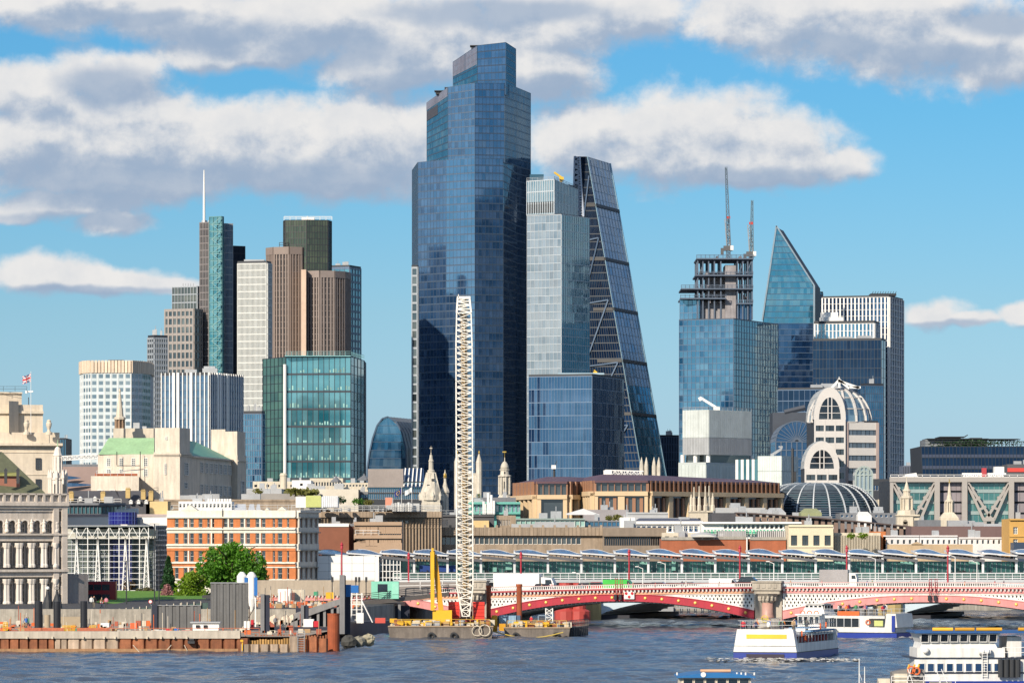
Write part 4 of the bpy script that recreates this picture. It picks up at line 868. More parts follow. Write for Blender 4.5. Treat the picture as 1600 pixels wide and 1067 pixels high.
# slate mansard with chimneys and dormers
Y=960;t=thing('mansard_building','dark slate mansard roof with yellow brick chimneys and white dormers','building',(X(170,Y),Y,gz(Y)),RF)
w_=MB();zr0,zr1=Z(787,Y),Z(766,Y)
for(a_,b_,c_,d_)in((100,190,106,180),(192,240,176,228)):
 w_.hexa([(X(a_,Y),Y,gz(Y)),(X(b_,Y),Y,gz(Y)),(X(b_,Y),Y+14,gz(Y)),(X(a_,Y),Y+14,gz(Y)),(X(a_,Y),Y,zr0),(X(b_,Y),Y,zr0),(X(b_,Y),Y+14,zr0),(X(a_,Y),Y+14,zr0)])
 w_.hexa([(X(a_,Y),Y,zr0),(X(b_,Y),Y,zr0),(X(b_,Y),Y+14,zr0),(X(a_,Y),Y+14,zr0),(X(c_,Y),Y+5,zr1),(X(d_,Y),Y+5,zr1),(X(d_,Y),Y+9,zr1),(X(c_,Y),Y+9,zr1)])
w_.build('mansard',M_slate,t)
M_ybrick=mat('yellow_brick',(.50,.36,.15),.85,var=.15)
for px,y0,y1 in((111.5,770,783),(161,770,784),(200,764,778),(224,767,780),(236,769,782)):
 w_=MB();w_.box(X(px-3.5,Y),X(px+3.5,Y),Y-.6,Y+1,Z(y1,Y),Z(y0,Y));w_.box(X(px-4,Y),X(px+4,Y),Y-.7,Y+1.1,Z(y0,Y),Z(y0-1,Y))
 for k in range(3):w_.tube((X(px-2+k*2,Y),Y,Z(y0-1,Y)),(X(px-2+k*2,Y),Y,Z(y0-3,Y)),.1)
 w_.build('chimney',M_ybrick,t)
for px,y0 in((126,776),(149,776),(205,781),(217,781),(229,781)):
 w_=MB();w_.prism([(X(px-2.6,Y),Y-1),(X(px+2.6,Y),Y-1),(X(px+2.6,Y),Y+1),(X(px-2.6,Y),Y+1)],Z(y0+6,Y),Z(y0+2,Y));w_.extr([(X(px-3.2,Y),Y-1.2,Z(y0+2,Y)),(X(px+3.2,Y),Y-1.2,Z(y0+2,Y)),(X(px,Y),Y-1.2,Z(y0-1,Y))],(0,0,0),(0,2.4,0));w_.build('dormer',M_white,t)
w_=MB();rail(w_,[(X(100,Y),Y-1.2,zr0),(X(190,Y),Y-1.2,zr0)],1.1,1.5,.08);w_.build('roof_rail',M_white,t)
# glazed top storey below it, white parapet, blue drum
mid('attic_office','grey attic with a strip of blue-green glazing below the slate mansard roof',103,196,787,930,12,M_lead,[(791,802.5,15,.88)],gm=GL('atticblue',(.03,.09,.12),(.7,.9,1),2.1,.08,(.12,.26,.3),.4),fm=M_dframe,frame=.08,trims=((785.5,789,.5),))
mid('white_parapet','white flat-roofed block with a mauve roof line beside the blue drum',104,262,803.5,890,14,M_white,trims=((803,807,.15),),tm=mat('mauve_parapet',(.42,.36,.35),.8),plant=3)
mb=MB();Yd=884;mb.lathe([(S(22,Yd),Z(819,Yd)),(S(22,Yd),Z(800,Yd))],X(192,Yd),Yd,24);t=thing('blue_drum','shiny dark blue drum standing on a white roof','drum',(X(192,Yd),Yd,Z(819,Yd)))
mb.build('drum',mat('drum_blue',(.012,.014,.16),.18,var=.1),t,smooth=False);mb=MB()
for k in range(24):a_=2*math.pi*k/24;r_=S(22,Yd)+.02;mb.bar((X(192,Yd)+r_*math.cos(a_),Yd+r_*math.sin(a_),Z(819,Yd)),(X(192,Yd)+r_*math.cos(a_),Yd+r_*math.sin(a_),Z(800,Yd)),.07)
for zz in(806,812.5):mb.lathe([(S(22.3,Yd),Z(zz,Yd)),(S(22.3,Yd),Z(zz-.7,Yd))],X(192,Yd),Yd,24)
mb.build('panel_joints',mat('joint_blue',(.10,.14,.40),.3),t,kind='stuff')
mb=MB();mb.lathe([(S(7,Yd),Z(819,Yd)),(S(7,Yd),Z(812,Yd)),(S(5,Yd),Z(808,Yd))],X(216,Yd),Yd+1,14);single(mb,'roof_vent_drum',mat('grey_vent',(.2,.22,.25),.5),'round grey vent beside the blue drum on the white roof','vent')
# atrium office: steel lattice in front of glass
Y=800;t=thing('atrium_office','glass atrium office behind a white steel lattice, with a pale roof beam','office building',(X(180,Y),Y,gz(Y)),'glass office blocks')
pl=[hp(104,Y+6),hp(240,Y+6),hp(262,Y+22),hp(262,Y+40),hp(104,Y+40)];shell(t,ccw(pl),gz(Y),Z(822,Y),M_core)
Qa=fr(104,240,840,925,Y+5.8);a,b=MB(),MB();grid(Qa,16,14,a,b,.12,.25,.10);a.build('glazing',GL('atrium',(.10,.12,.11),(.85,1,1),1.9,.08,(.30,.34,.30),.40),t,kind='stuff');b.build('mullions',M_mulg,t,kind='stuff')
mb=MB();mb.box(X(104,Y),X(242,Y),Y+2,Y+7,Z(841,Y),Z(826,Y));mb.build('roof_beam',mat('pale_beam',(.50,.49,.43),.6),t)
mb=MB();mb.box(X(104,Y),X(234,Y),Y-1,Y+7,Z(822,Y),Z(820.5,Y));mb.build('eaves',M_steel,t)
mb=MB();mb.box(X(171,Y),X(203,Y),Y+4,Y+6,gz(Y),Z(843,Y));mb.build('blue_stair_glass',GL('stairblue',(.05,.06,.16),(.8,.85,1),1.7,.1,(.12,.14,.3),.3),t);mb=MB();mb.box(X(168.5,Y),X(171,Y),Y+3.5,Y+6,gz(Y),Z(843,Y));mb.build('blue_post',mat('post_navy',(.02,.02,.06),.4),t)
mb=MB();ya=Y-.5
for px in(104,120,137,153,170,186,202,218,232):mb.bar((X(px,ya),ya,gz(Y)),(X(px,ya),ya,Z(821,Y)),.14)
for py in range(823,925,9):mb.bar((X(104,ya),ya,Z(py,Y)),(X(232,ya),ya,Z(py,Y)),.09)
for px in(120,153,196,229):
 for s_ in(-1,1):
  mb.bar((X(px,ya),ya-.4,Z(840,Y)),(X(px+s_*5,ya),ya-.4,gz(Y)),.2)
  for k in range(10):mb.bar((X(px-s_*5*(k/10),ya),ya-.4,Z(840+80*k/10,Y)),(X(px+s_*5*((k+1)/10),ya),ya-.4,Z(840+80*(k+1)/10,Y)),.06)
for k in range(7):mb.bar((X(108+18*k,ya),ya,Z(839,Y)),(X(117+18*k,ya),ya,Z(823,Y)),.1);mb.bar((X(117+18*k,ya),ya,Z(823,Y)),(X(126+18*k,ya),ya,Z(839,Y)),.1)
mb.build('steel_lattice',M_white,t,kind='stuff')
a,b=MB(),MB();grid(wall(hp(240,Y+5.5),hp(262,Y+21.5),gz(Y),Z(820,Y)),8,14,a,b,.22,.4,.3);a.build('side_glazing',G_black,t,kind='stuff');b.build('side_mullions',M_mulg,t,kind='stuff')
# ---- orange brick and white stone office
Y=790;zb=gz(Y);t=thing('brick_office','orange brick office with white stone bands and small gables','building',(X(380,Y),Y,zb),RF)
l,c,r,bk=corner(262,463,495,Y,18);M_bw=mat('white_stone_band',(.72,.67,.58),.8,var=.1,streak=.22,dirt=.25);z1=Z(797,Y)
in_=Vector((math.sin(R(18))*.4,math.cos(R(18))*.4,0));shell(t,ccw([(l[0],l[1]+.5),(c[0]-.1,c[1]+.5),(r[0]-.4,r[1]),bk]),zb,z1-.3,M_core,'core')
Q=wall(l,c,zb,z1);H=Q.h;tz=lambda py,Yd=Y+6:(Z(py,Yd)-zb)/H
sx=lambda px:(px-262)/201;WX=[277,291,301,314.5,327,334,354,363,379.5,389,403.5,413,429,438.5,451];WW=[6,6,6,6,4,4,6,6,6,6,6,6,3.5,7,3.5]
rowsY=[(809.5,824),(832.5,849.5),(860,877.5),(886.5,904)];wb,bb=MB(),MB();prev=0
for(ya,yb)in reversed(rowsY):
 a_,b_=tz(yb),tz(ya);wb.slab(Q,0,1,prev,a_,-.1,.42);x=0
 for px,ww in zip(WX,WW):
  s0,s1=sx(px-ww/2),sx(px+ww/2);bb.slab(Q,x,s0,a_,b_,-.1,.3)
  piece('window',G_black,t,Q,s0,s1,a_,b_,-.05,.12,frame=.07,bars=(0,1),fmat=M_frame);x=s1
  wb.slab(Q,s0-.003,s1+.003,a_-.006,a_+.004,.3,.5)
 bb.slab(Q,x,1,a_,b_,-.1,.3);prev=b_
wb.slab(Q,0,1,prev,1,-.1,.42)
for k in(296,332,358.5,384,408):
 for(ya,yb)in rowsY:wb.slab(Q,sx(k-1.1),sx(k+1.1),tz(yb),tz(ya),.3,.42)
for py in(857.5,882):bb.slab(Q,0,1,tz(py+2.5),tz(py-1.5),.42,.45)
for py in(808,826.5,851.5,879,905):wb.slab(Q,0,1,tz(py+1),tz(py-1),.42,.75)
Q2=wall(c,r,zb,z1);prev=0
for(ya,yb)in reversed(rowsY):
 a_,b_=tz(yb),tz(ya);wb.slab(Q2,0,1,prev,a_,-.1,.42)
 for k in range(4):
  s0=.12+k*.24;bb.slab(Q2,max(0,s0-.12),s0-.04,a_,b_,-.1,.1);piece('window',G_office,t,Q2,s0-.04,s0+.08,a_,b_,-.05,.1,frame=.10,bars=(0,1),fmat=M_frame);bb.slab(Q2,s0+.08,s0+.12,a_,b_,-.1,.1)
  wb.tube(Q2.at(s0-.08,a_)+Q2.n*.3,Q2.at(s0-.08,b_)+Q2.n*.3,.22,n=8);wb.tube(Q2.at(s0+.11,a_)+Q2.n*.3,Q2.at(s0+.11,b_)+Q2.n*.3,.22,n=8)
 for ps in(0,1):wb.slab(Q2,0,1,b_,b_+.012,.42,.8)
 prev=b_
wb.slab(Q2,0,1,prev,1,-.1,.42);wb.slab(Q2,0,1,.975,1,.42,.8)
wb.build('stone_bands',M_bw,t);bb.build('brickwork',M_obrick,t)
mb=MB()
for px,hw,yt in((298,14,788),(442,8,791),(419,4,793)):x0=Q.at(sx(px),1);uu=(Q.c[1]-Q.c[0]).normalized()*S(hw,Y);mb.extr([x0-uu,x0+uu,x0+Vector((0,0,S(797-yt,Y)))],Q.n*.5,Q.n*-.5)
mb.build('gable',M_bw,t,kind='stuff')
mb=MB();mb.bar(Q.at(sx(350),0)+Q.n*.6,Q.at(sx(350),1.02)+Q.n*.6,.12);mb.build('drainpipe',M_dark,t)
mb=MB();rail(mb,[Q.at(0,1)-Q.n*1.5,Q.at(1,1)-Q.n*1.5],1.0,2,.06);mb.build('roof_rail',M_steel,t)
# ---- roofs between brick office and tallest tower
mid('tan_block','tan concrete plant storey behind the orange brick office',228,470,781,960,14,M_bconc,[(790,796,4,.3,250,300)],trims=((780,783,.2),),plant=4)
mid('yellow_block','small yellow-cream rendered roof block behind the orange brick office',234,262,783,900,8,mat('yellow_render',(.60,.45,.22),.8),trims=())
t,Q=mid('white_roof_storey','long white rooftop storey with small square dark openings behind the orange brick office',279,362,783,850,8,M_white,[(787,792.5,14,.55)],gm=G_black,frame=.05)
mb=MB()
for k in range(9):mb.box(X(324+k*4.2,850),X(326.8+k*4.2,850),851,853,Z(783,850),Z(779,850))
mb.build('roof_vents',M_white,t,kind='stuff')
Y=850;t=thing('sloped_skylights','pale sloping skylights and ducts behind the brick office gables','skylight',(X(390,Y),Y,gz(Y)))
mb=MB()
for(a_,b_)in((366,385),(388,398),(400,407)):mb.extr([(X(a_,Y),Y,Z(796,Y)),(X(b_,Y),Y,Z(796,Y)),(X(b_-3,Y),Y+4,Z(787,Y)),(X(a_,Y),Y+4,Z(787,Y))],(0,0,0),(0,.5,-.4))
mb.box(X(362,Y),X(410,Y),Y,Y+8,gz(Y),Z(796,Y));mb.build('skylight',mat('pale_skylight',(.55,.57,.60),.35),t,kind='stuff')
t,Q=mid('plant_boxes','white and lime green plant boxes on the concrete roof',462,528,776,905,6,M_white,zb=Z(793,905),plant=0)
mb=MB();mb.slab(Q,.24,.60,.05,1.12,.35,.55);mb.build('lime_box',mat('lime_panel',(.48,.52,.18),.6),t);mb=MB();mb.slab(Q,.64,1.0,.05,1.08,.35,.7)
for k in range(8):mb.slab(Q,.65+k*.045,.66+k*.045,.05,1.08,.7,.8)
mb.build('white_box',mat('white_box',(.7,.72,.74),.4),t)
t,Q=mid('concrete_office','long tan concrete office block with a deep roof band',493,690,799,930,16,M_bconc,[(812.5,817.5,5,.6,598,640)],trims=((799,808,.5),(823.5,825,.15)),railing=True)
mb=MB()
for k in range(40):mb.slab(Q,k/40-.0006+.001,k/40+.0016,.0,1,.35,.9)
mb.build('panel_joints',mat('joint_brown',(.27,.21,.15),.9),t,kind='stuff')
# roof steelwork on it
Y=925;t=thing('roof_steelwork','galvanised ducts, rails and cooling units on the tan concrete roof','roof plant',(X(570,Y),Y,Z(799,Y)));mb=MB()
rail(mb,[(X(455,Y),Y,Z(799,Y)),(X(690,Y),Y,Z(799,Y))],1.3,1.6,.09,2)
for k in range(26):px=random.uniform(460,640);mb.box(X(px,Y),X(px+random.uniform(3,9),Y),Y+1,Y+3,Z(799,Y),Z(799-random.uniform(2,6),Y))
for k in range(8):px=615+k*4;mb.tube((X(px,Y),Y+1,Z(799,Y)),(X(px,Y),Y+1,Z(782+random.uniform(0,6),Y)),.35,n=8)
mb.box(X(611,Y),X(655,Y),Y+2,Y+6,Z(799,Y),Z(786,Y));mb.build('roof_plant',mat('duct_metal',(.50,.50,.49),.45,metal=.3,isl=.3),t,kind='stuff')
t,Q=mid('brick_block','red-brown brick block with a pale roof edge, above the station roof end',494,545,819,885,14,mat('brown_brick',(.22,.085,.05),.85,var=.12,scale=.6),trims=((817.5,822.5,.2),),tm=M_white)
mid('brown_brick_return','dark brown brick side block next to the red-brown block',545,561,819,889,12,mat('dark_brown_brick',(.14,.06,.045),.85),trims=((818,822,.2),),tm=M_lead)
t,Q=mid('banded_office','small brown office with two bands of dark windows beside the red-brown block',553,628,815,880,14,mat('tan_band',(.40,.28,.19),.8),[(823,833.5,5,.86,561,590),(822.5,835.5,10,.9,592,627),(843,853,3,.9,571,590),(843,852.5,10,.9,592,627)],gm=G_black,fm=M_dframe,trims=((815,820.5,.5),(836,841,.5)),frame=.07)
mb=MB();rail(mb,[(X(555,879),879.4,Z(836,879)),(X(592,879),879.4,Z(836,879))],1.0,1.2,.07);mb.build('balcony_rail',M_white,t)
for(lab,x0,x1,yt,Yy,m,p,wn)in(('cream stone roofscape with little domed turret below teal glass office',395,470,752,1400,M_cream,3,[(757,761,8,.5)]),('white roof block with one dark door below teal glass office',456,486,750,1330,M_white,1,[(755,759,1,.15)]),('cream block with a strip of dark windows below teal glass office',484,536,747,1380,M_cream,1,[(753,759,12,.6)]),('pale roof block with pyramid cap below the curved glass building',535,580,754,1300,M_cream,2,[(757,760,9,.6)]),('low grey roofs with parapet between hall and glass office',384,440,763,1180,mat('grey_roof_block',(.40,.41,.42),.8),3,()),('long pale stone parapet roof behind the roof gardens',440,560,764,1150,mat('bleached_stone',(.62,.57,.48),.8),3,()),('brown-grey roof terrace with planters',386,500,771,1060,mat('grey_brown',(.30,.28,.26),.8),2,())):
 mid('roof_block',lab,x0,x1,yt,Yy,16,m,wn,plant=p,gm=G_black,frame=.05,bars=(0,0))
t=thing('roof_turret','round cream turret with dark band at the foot of the teal glass office','turret',(X(443,1350),1350,gz(1350)));mb=MB();mb.lathe([(S(5.5,1350),gz(1350)),(S(5.5,1350),Z(744,1350)),(S(6,1350),Z(743,1350)),(S(6,1350),Z(741.5,1350)),(S(4.5,1350),Z(739,1350))],X(443,1350),1350,14);mb.build('drum',M_cream,t,smooth=False)
for px,py,hw in((524,745,9),(568,742,11)):
 Yp=1290;mb=MB();mb.lathe([(S(hw,Yp),Z(py+8,Yp)),(S(hw,Yp),Z(py+6,Yp)),(S(1.5,Yp),Z(py,Yp)),(.1,Z(py-3,Yp))],X(px,Yp),Yp+5,8,rot=.4)
 single(mb,'pyramid_roof',M_lead,'grey pyramid roof cap, '+('nearer the curved glass building' if px>540 else 'in front of the teal glass office'),'roof')
# glass office with flags
t,Q=mid('flag_office','low blue glass office with a brown cornice and two flags in front',575,664,752,1150,20,M_core,[(753,769,30,.92),(771,780,30,.9)],gm=G_blue,fm=M_steel,frame=.07)
mb=MB();mb.slab(Q,0,.62,.93,1.15,.35,.9);mb.build('brown_cornice',mat('taupe_panel',(.30,.26,.24),.7),t);mb=MB()
mb.extr([Q.at(.62,.93)+Q.n,Q.at(1.0,.93)+Q.n,Q.at(.97,1.16)+Vector((0,5,0)),Q.at(.62,1.16)+Vector((0,5,0))],(0,0,0),(0,.4,0));mb.build('sloped_glazing',G_navy,t)
mb=MB();[mb.bar(Q.at(.63+.07*k,.94)+Q.n*1.2,Q.at(.65+.07*k,1.16)+Vector((0,4.4,0)),.3)for k in range(5)];mb.build('white_fins',M_white,t,kind='stuff')
mid('glass_wing','dark grey-green glass wing left of the flag office, low',534,576,768,1160,14,M_lead,[(772,778,16,.85)],gm=G_navy,fm=M_dframe,frame=.06)
def flag(name,label,px,py,Yf,w_,h_,pattern,mats,poleh,lean=0.0,cat='flag',group=None,pm=None):
 x,z=X(px,Yf),Z(py,Yf);t=thing(name,label,cat,(x,Yf,z-poleh),group)
 mb=MB();mb.tube((x,Yf,z-poleh),(x,Yf,z+.3),max(.06,w_*.03),max(.04,w_*.02),8);mb.lathe([(w_*.02,z+.3),(w_*.05,z+.36),(w_*.02,z+.46)],x,Yf,6);mb.build('flagpole',pm or M_white,t)
 mb=MB();n,k=26,18;sg=-1 if w_>0 else 1
 def pt(i,j):u,v=i/n,j/k;return(x-u*w_*(1-.06*abs(lean)),Yf+.12*w_*math.sin(u*7+v),z-v*h_-lean*u*w_+.04*h_*math.sin(u*8))
 for i in range(n):
  for j in range(k):mb.face([pt(i,j),pt(i+1,j),pt(i+1,j+1),pt(i,j+1)],pattern((i+.5)/n,(j+.5)/k))
 mb.build('cloth',mats,t);return t
M_fb,M_fr,M_fw=mat('flag_blue',(.02,.03,.17),.8),mat('flag_red',(.50,.02,.035),.8),mat('flag_white',(.75,.75,.74),.8)
def star_ring(u,v):
 x,y=(u-.5)*1.5,v-.5
 return 1 if any((x-.33*math.cos(a*math.pi/6))**2+(y-.33*math.sin(a*math.pi/6))**2<.0030 for a in range(12))else 0
flag('flag','blue flag with a ring of yellow stars outside the low glass office',627.5,763,1140,1.9,1.35,star_ring,[M_fb,mat('flag_yellow',(.75,.55,.05),.8)],4,.5,group='flags outside the glass office')
flag('flag','white flag hanging outside the low glass office',643.5,761,1140,1.9,1.25,lambda u,v:0,[M_fw],4,.55,group='flags outside the glass office')
# roof gardens
def leaf_mat(name,c):
 if name in MATS:return MATS[name]
 m=bpy.data.materials.new(name);m.use_nodes=True;t=NT(m.node_tree);b=m.node_tree.nodes['Principled BSDF']
 geo=t.n('ShaderNodeNewGeometry');r=t.m('ADD',t.m('MULTIPLY',geo.outputs['Random Per Island'],.6),t.m('MULTIPLY',t.noise(geo.outputs['Position'],.5,3),.5))
 t.put(b.inputs['Base Color'],t.mix(r,tuple(x*.45 for x in c),tuple(min(1,x*1.6)for x in c)));b.inputs['Roughness'].default_value=.6
 tr=t.n('ShaderNodeBsdfTranslucent');tr.inputs[0].default_value=tuple(min(1,x*1.5)for x in c)+(1,);ms=t.n('ShaderNodeMixShader');ms.inputs[0].default_value=.3
 t.t.links.new(b.outputs[0],ms.inputs[1]);t.t.links.new(tr.outputs[0],ms.inputs[2]);t.t.links.new(ms.outputs[0],m.node_tree.nodes['Material Output'].inputs['Surface'])
 MATS[name]=m;return m
M_lg,M_lb,M_ld,M_ly,M_lo=leaf_mat('leaf_green',(.055,.16,.012)),leaf_mat('leaf_bright',(.16,.26,.015)),leaf_mat('leaf_dark',(.018,.065,.018)),leaf_mat('leaf_olive',(.15,.15,.03)),leaf_mat('blossom_pink',(.36,.17,.17))
M_bark=mat('bark',(.10,.075,.05),.9)
def leaves(mb,c,rx,ry,rz,n,s,seed,hollow=.45):
 rg=random.Random(seed);clumps=[(rg.gauss(0,.45),rg.gauss(0,.45),rg.gauss(0,.42))for _ in range(max(5,n//90))]
 for i in range(n):
  if rg.random()<.72:b=rg.choice(clumps);p=[b[k]+rg.gauss(0,.19)for k in range(3)]
  else:p=[rg.gauss(0,.5)for _ in range(3)]
  d=math.sqrt(sum(x*x for x in p))
  if d>1:p=[x/d*rg.uniform(.82,1)for x in p]
  q=Vector((c[0]+p[0]*rx,c[1]+p[1]*ry,c[2]+p[2]*rz));a=Vector((rg.gauss(0,1),rg.gauss(0,1),rg.gauss(0,1))).normalized();b_=a.cross(Vector((rg.gauss(0,1),rg.gauss(0,1),rg.gauss(0,1)))).normalized();k=s*rg.uniform(.6,1.3)
  mb.face([q-a*k,q+b_*k*.6,q+a*k,q-b_*k*.6])
def shrub(name,label,px0,px1,y0,y1,Yd,m,cat,n=500,s=None,group=None,stem=True):
 cx,rx=X((px0+px1)/2,Yd),S((px1-px0)/2,Yd);z0,z1=Z(y1,Yd),Z(y0,Yd);t=thing(name,label,cat,(cx,Yd,z0),group)
 if stem:
  mb=MB();mb.tube((cx,Yd,z0),(cx,Yd,z0+(z1-z0)*.6),rx*.07,rx*.03)
  for k in range(4):mb.tube((cx,Yd,z0+(z1-z0)*.3),(cx+rx*.6*math.cos(k*1.6),Yd+rx*.6*math.sin(k*1.6),z0+(z1-z0)*.75),rx*.035,rx*.015)
  mb.build('trunk',M_bark,t)
 mb=MB();leaves(mb,(cx,Yd,(z0+z1)/2),rx,rx*.9,(z1-z0)/2,n,s or rx*.14,int(px0*7));mb.build('crown',m,t,kind='stuff');return t
for lab,a_,b_,y0,y1,Yd,m in(('round green roof-garden tree left of its pair, behind the plant boxes',549,571,777,790,940,M_lg),('olive roof-garden tree beside the green one',566,585,778,790,945,M_ly),('olive hedge on the roof terrace nearest the stone hall',394,412,762,772,1050,M_ly),('brown-green hedge along the roof terrace',442,500,763,774,1050,M_ly),('dark hedge beside white plant boxes',524,541,774,788,950,M_ld)):
 shrub('roof_shrub',lab,a_,b_,y0,y1,Yd,m,'shrub',420,group='planting on the roofs')
mid('pink_chimney','salmon pink brick chimney stack by the stone steeple',602,613,777,950,3,mat('salmon_brick',(.58,.25,.17),.8),cat='chimney',zb=Z(793,950),plant=0)
# ---- spires
SG='church spires among the City roofs'
def zl(mb,prof,px,Yd,n=8,rot=.39,mi=0):mb.lathe([(S(r,Yd),Z(y,Yd))for r,y in prof],X(px,Yd),Yd+4,n,mi,rot)
M_sp=mat('steeple_stone',(.62,.57,.48),.8,var=.18,streak=.4,dirt=.4,scale=.6);M_gold=mat('gilding',(.75,.50,.12),.35,metal=.8)
Yd=1120;t=thing('stone_steeple','broad white stone pyramid steeple with tall obelisk top and cross','church spire',(X(673,Yd),Yd,gz(Yd)),SG)
mb=MB();zl(mb,[(21,855),(21,786),(20,785),(20,781),(17,780)],673,Yd,4,math.pi/4);mb.build('tower',M_sp,t)
mb=MB();zl(mb,[(19,781),(18,772),(15.5,764),(11.5,752),(8,742),(5.5,736)],673,Yd,8);
for k in range(8):
 a_=k*math.pi/4+.39;r_=S(15,Yd);mb.bar((X(673,Yd)+r_*math.cos(a_),Yd+4+r_*math.sin(a_),Z(775,Yd)),(X(673,Yd)+S(6,Yd)*math.cos(a_),Yd+4+S(6,Yd)*math.sin(a_),Z(738,Yd)),.7)
mb.build('pyramid',M_sp,t);mb=MB();zl(mb,[(6,736),(6,734.5),(4,733),(3.6,721),(4.4,720),(3,717),(2,710)],673,Yd,8);mb.build('obelisk',M_sp,t);mb=MB();zl(mb,[(.5,710),(1,708),(.3,706),(.3,696)],673,Yd,6);mb.bar((X(671,Yd),Yd+4,Z(699.5,Yd)),(X(675,Yd),Yd+4,Z(699.5,Yd)),.3);mb.build('cross',M_sp,t)
mb=MB()
for k in range(8):a_=k*math.pi/4+.2;r_=S(17.5,Yd);x,y=X(673,Yd)+r_*math.cos(a_),Yd+4+r_*math.sin(a_);mb.lathe([(.35,Z(781,Yd)),(.5,Z(774,Yd)),(.05,Z(768,Yd))],x,y,5)
mb.build('pinnacles',M_sp,t,kind='stuff')
mb=MB()
for k,(px,py)in enumerate(((669,758),(676,749),(672,764))):mb.lathe([(.02,Z(py+.1,Yd)),(.5,Z(py,Yd)),(.02,Z(py-.1,Yd))],X(px,Yd),Yd+4-S(11,Yd),8,sy=.1);mb.box(X(px,Yd)-.35,X(px,Yd)+.35,Yd+4-S(12.5,Yd),Yd+4-S(8,Yd),Z(py+2,Yd),Z(py-1.5,Yd))
mb.build('openings',M_dark,t,kind='stuff')
Yd=1160;t=thing('small_lantern','small stone lantern turret with flared roof beside the pyramid steeple','church spire',(X(695,Yd),Yd,gz(Yd)),SG);mb=MB();zl(mb,[(6,855),(6,771),(7.2,769),(7,766),(4,760),(2.2,752),(2.2,747),(3,745),(2.6,740),(1.2,738),(.3,733)],695,Yd,8);mb.build('lantern',M_sp,t)
mb=MB();mb.lathe([(S(2.2,Yd),Z(746,Yd)),(S(2.6,Yd),Z(742,Yd)),(S(.8,Yd),Z(738.5,Yd))],X(695,Yd),Yd+3.7,8);mb.build('gilded_urn',M_gold,t)
Yd=1330;t=thing('pinnacled_tower','square stone church tower with four gold-tipped corner pinnacles, behind the crane jib','church spire',(X(732,Yd),Yd,gz(Yd)),SG);mb=MB();mb.box(X(714,Yd),X(750,Yd),Yd,Yd+8,gz(Yd),Z(740,Yd));mb.box(X(713,Yd),X(751,Yd),Yd-.2,Yd+8.2,Z(741,Yd),Z(739,Yd));mb.build('tower',M_sp,t)
mb=MB()
for px,dy in((714.5,0),(748.5,0),(714.5,8),(748.5,8)):mb.lathe([(S(4.8,Yd),gz(Yd)),(S(4.8,Yd),Z(722,Yd)),(S(3.2,Yd),Z(716,Yd)),(S(1,Yd),Z(709,Yd))],X(px,Yd),Yd+dy,8)
mb.build('pinnacle',M_sp,t,kind='stuff');mb=MB()
for px,dy in((714.5,0),(748.5,0),(714.5,8),(748.5,8)):mb.lathe([(S(1,Yd),Z(709,Yd)),(S(1.4,Yd),Z(707,Yd)),(S(.2,Yd),Z(703.5,Yd))],X(px,Yd),Yd+dy,6)
mb.build('gold_tips',M_gold,t,kind='stuff');mb=MB();mb.box(X(727,Yd),X(737,Yd),Yd-.15,Yd+.5,Z(772,Yd),Z(748,Yd));mb.build('belfry_opening',M_dark,t)
Yd=1280;t=thing('domed_steeple','round stone belfry with small dome and gilded vane, right of the crane jib','church spire',(X(788.5,Yd),Yd,gz(Yd)),SG);mb=MB();zl(mb,[(11,855),(11,776),(9.5,774),(9.2,772)],788.5,Yd,8);mb.build('base',M_sp,t)
mb=MB();zl(mb,[(7.6,772),(7.6,745),(10.5,744),(10.5,742.5),(7,741),(6.6,735),(8,734),(8,732.5)],788.5,Yd,12);mb.build('belfry',M_sp,t)
for k in range(8):
 a_=k*math.pi/4+.2;mb=MB();mb.tube((X(788.5,Yd)+S(9,Yd)*math.cos(a_),Yd+4+S(9,Yd)*math.sin(a_),Z(772,Yd)),(X(788.5,Yd)+S(9,Yd)*math.cos(a_),Yd+4+S(9,Yd)*math.sin(a_),Z(745,Yd)),.28,.24,8);mb.build('column',M_sp,t)
mb=MB();zl(mb,[(6.8,732.5),(6.4,728),(4.8,724),(2.4,721),(.8,720),(.5,714)],788.5,Yd,12);mb.build('dome',mat('dome_stone',(.50,.46,.38),.7),t,smooth=True);mb=MB();zl(mb,[(.35,720),(.25,704)],788.5,Yd,6);mb.box(X(785,Yd),X(791,Yd),Yd+3.9,Yd+4.1,Z(706.5,Yd),Z(704.5,Yd));mb.build('gilded_vane',M_gold,t)
mb=MB();mb.box(X(787,Yd),X(790,Yd),Yd+4-S(8.2,Yd),Yd+3,Z(764,Yd),Z(752,Yd));mb.box(X(787.4,Yd),X(789.4,Yd),Yd+4-S(7.4,Yd),Yd+3,Z(740,Yd),Z(736.5,Yd));mb.build('belfry_opening',M_dark,t,kind='stuff')
Yd=1600
for lab,xs in(('nearer the wedge tower',(1002.5,1010)),('beside the small navy block',(1022,1029.5))):
 t=thing('twin_pinnacle','pair of pale crocketed stone pinnacles rising over the bronze roof, '+lab,'church spire',(X(xs[0],Yd),Yd,gz(Yd)),SG)
 for px in xs:mb=MB();mb.lathe([(S(3.4,Yd),gz(Yd)),(S(3.4,Yd),Z(729,Yd)),(S(2.4,Yd),Z(722,Yd)),(S(.4,Yd),Z(714,Yd))],X(px,Yd),Yd,6);mb.build('pinnacle',M_sp,t)
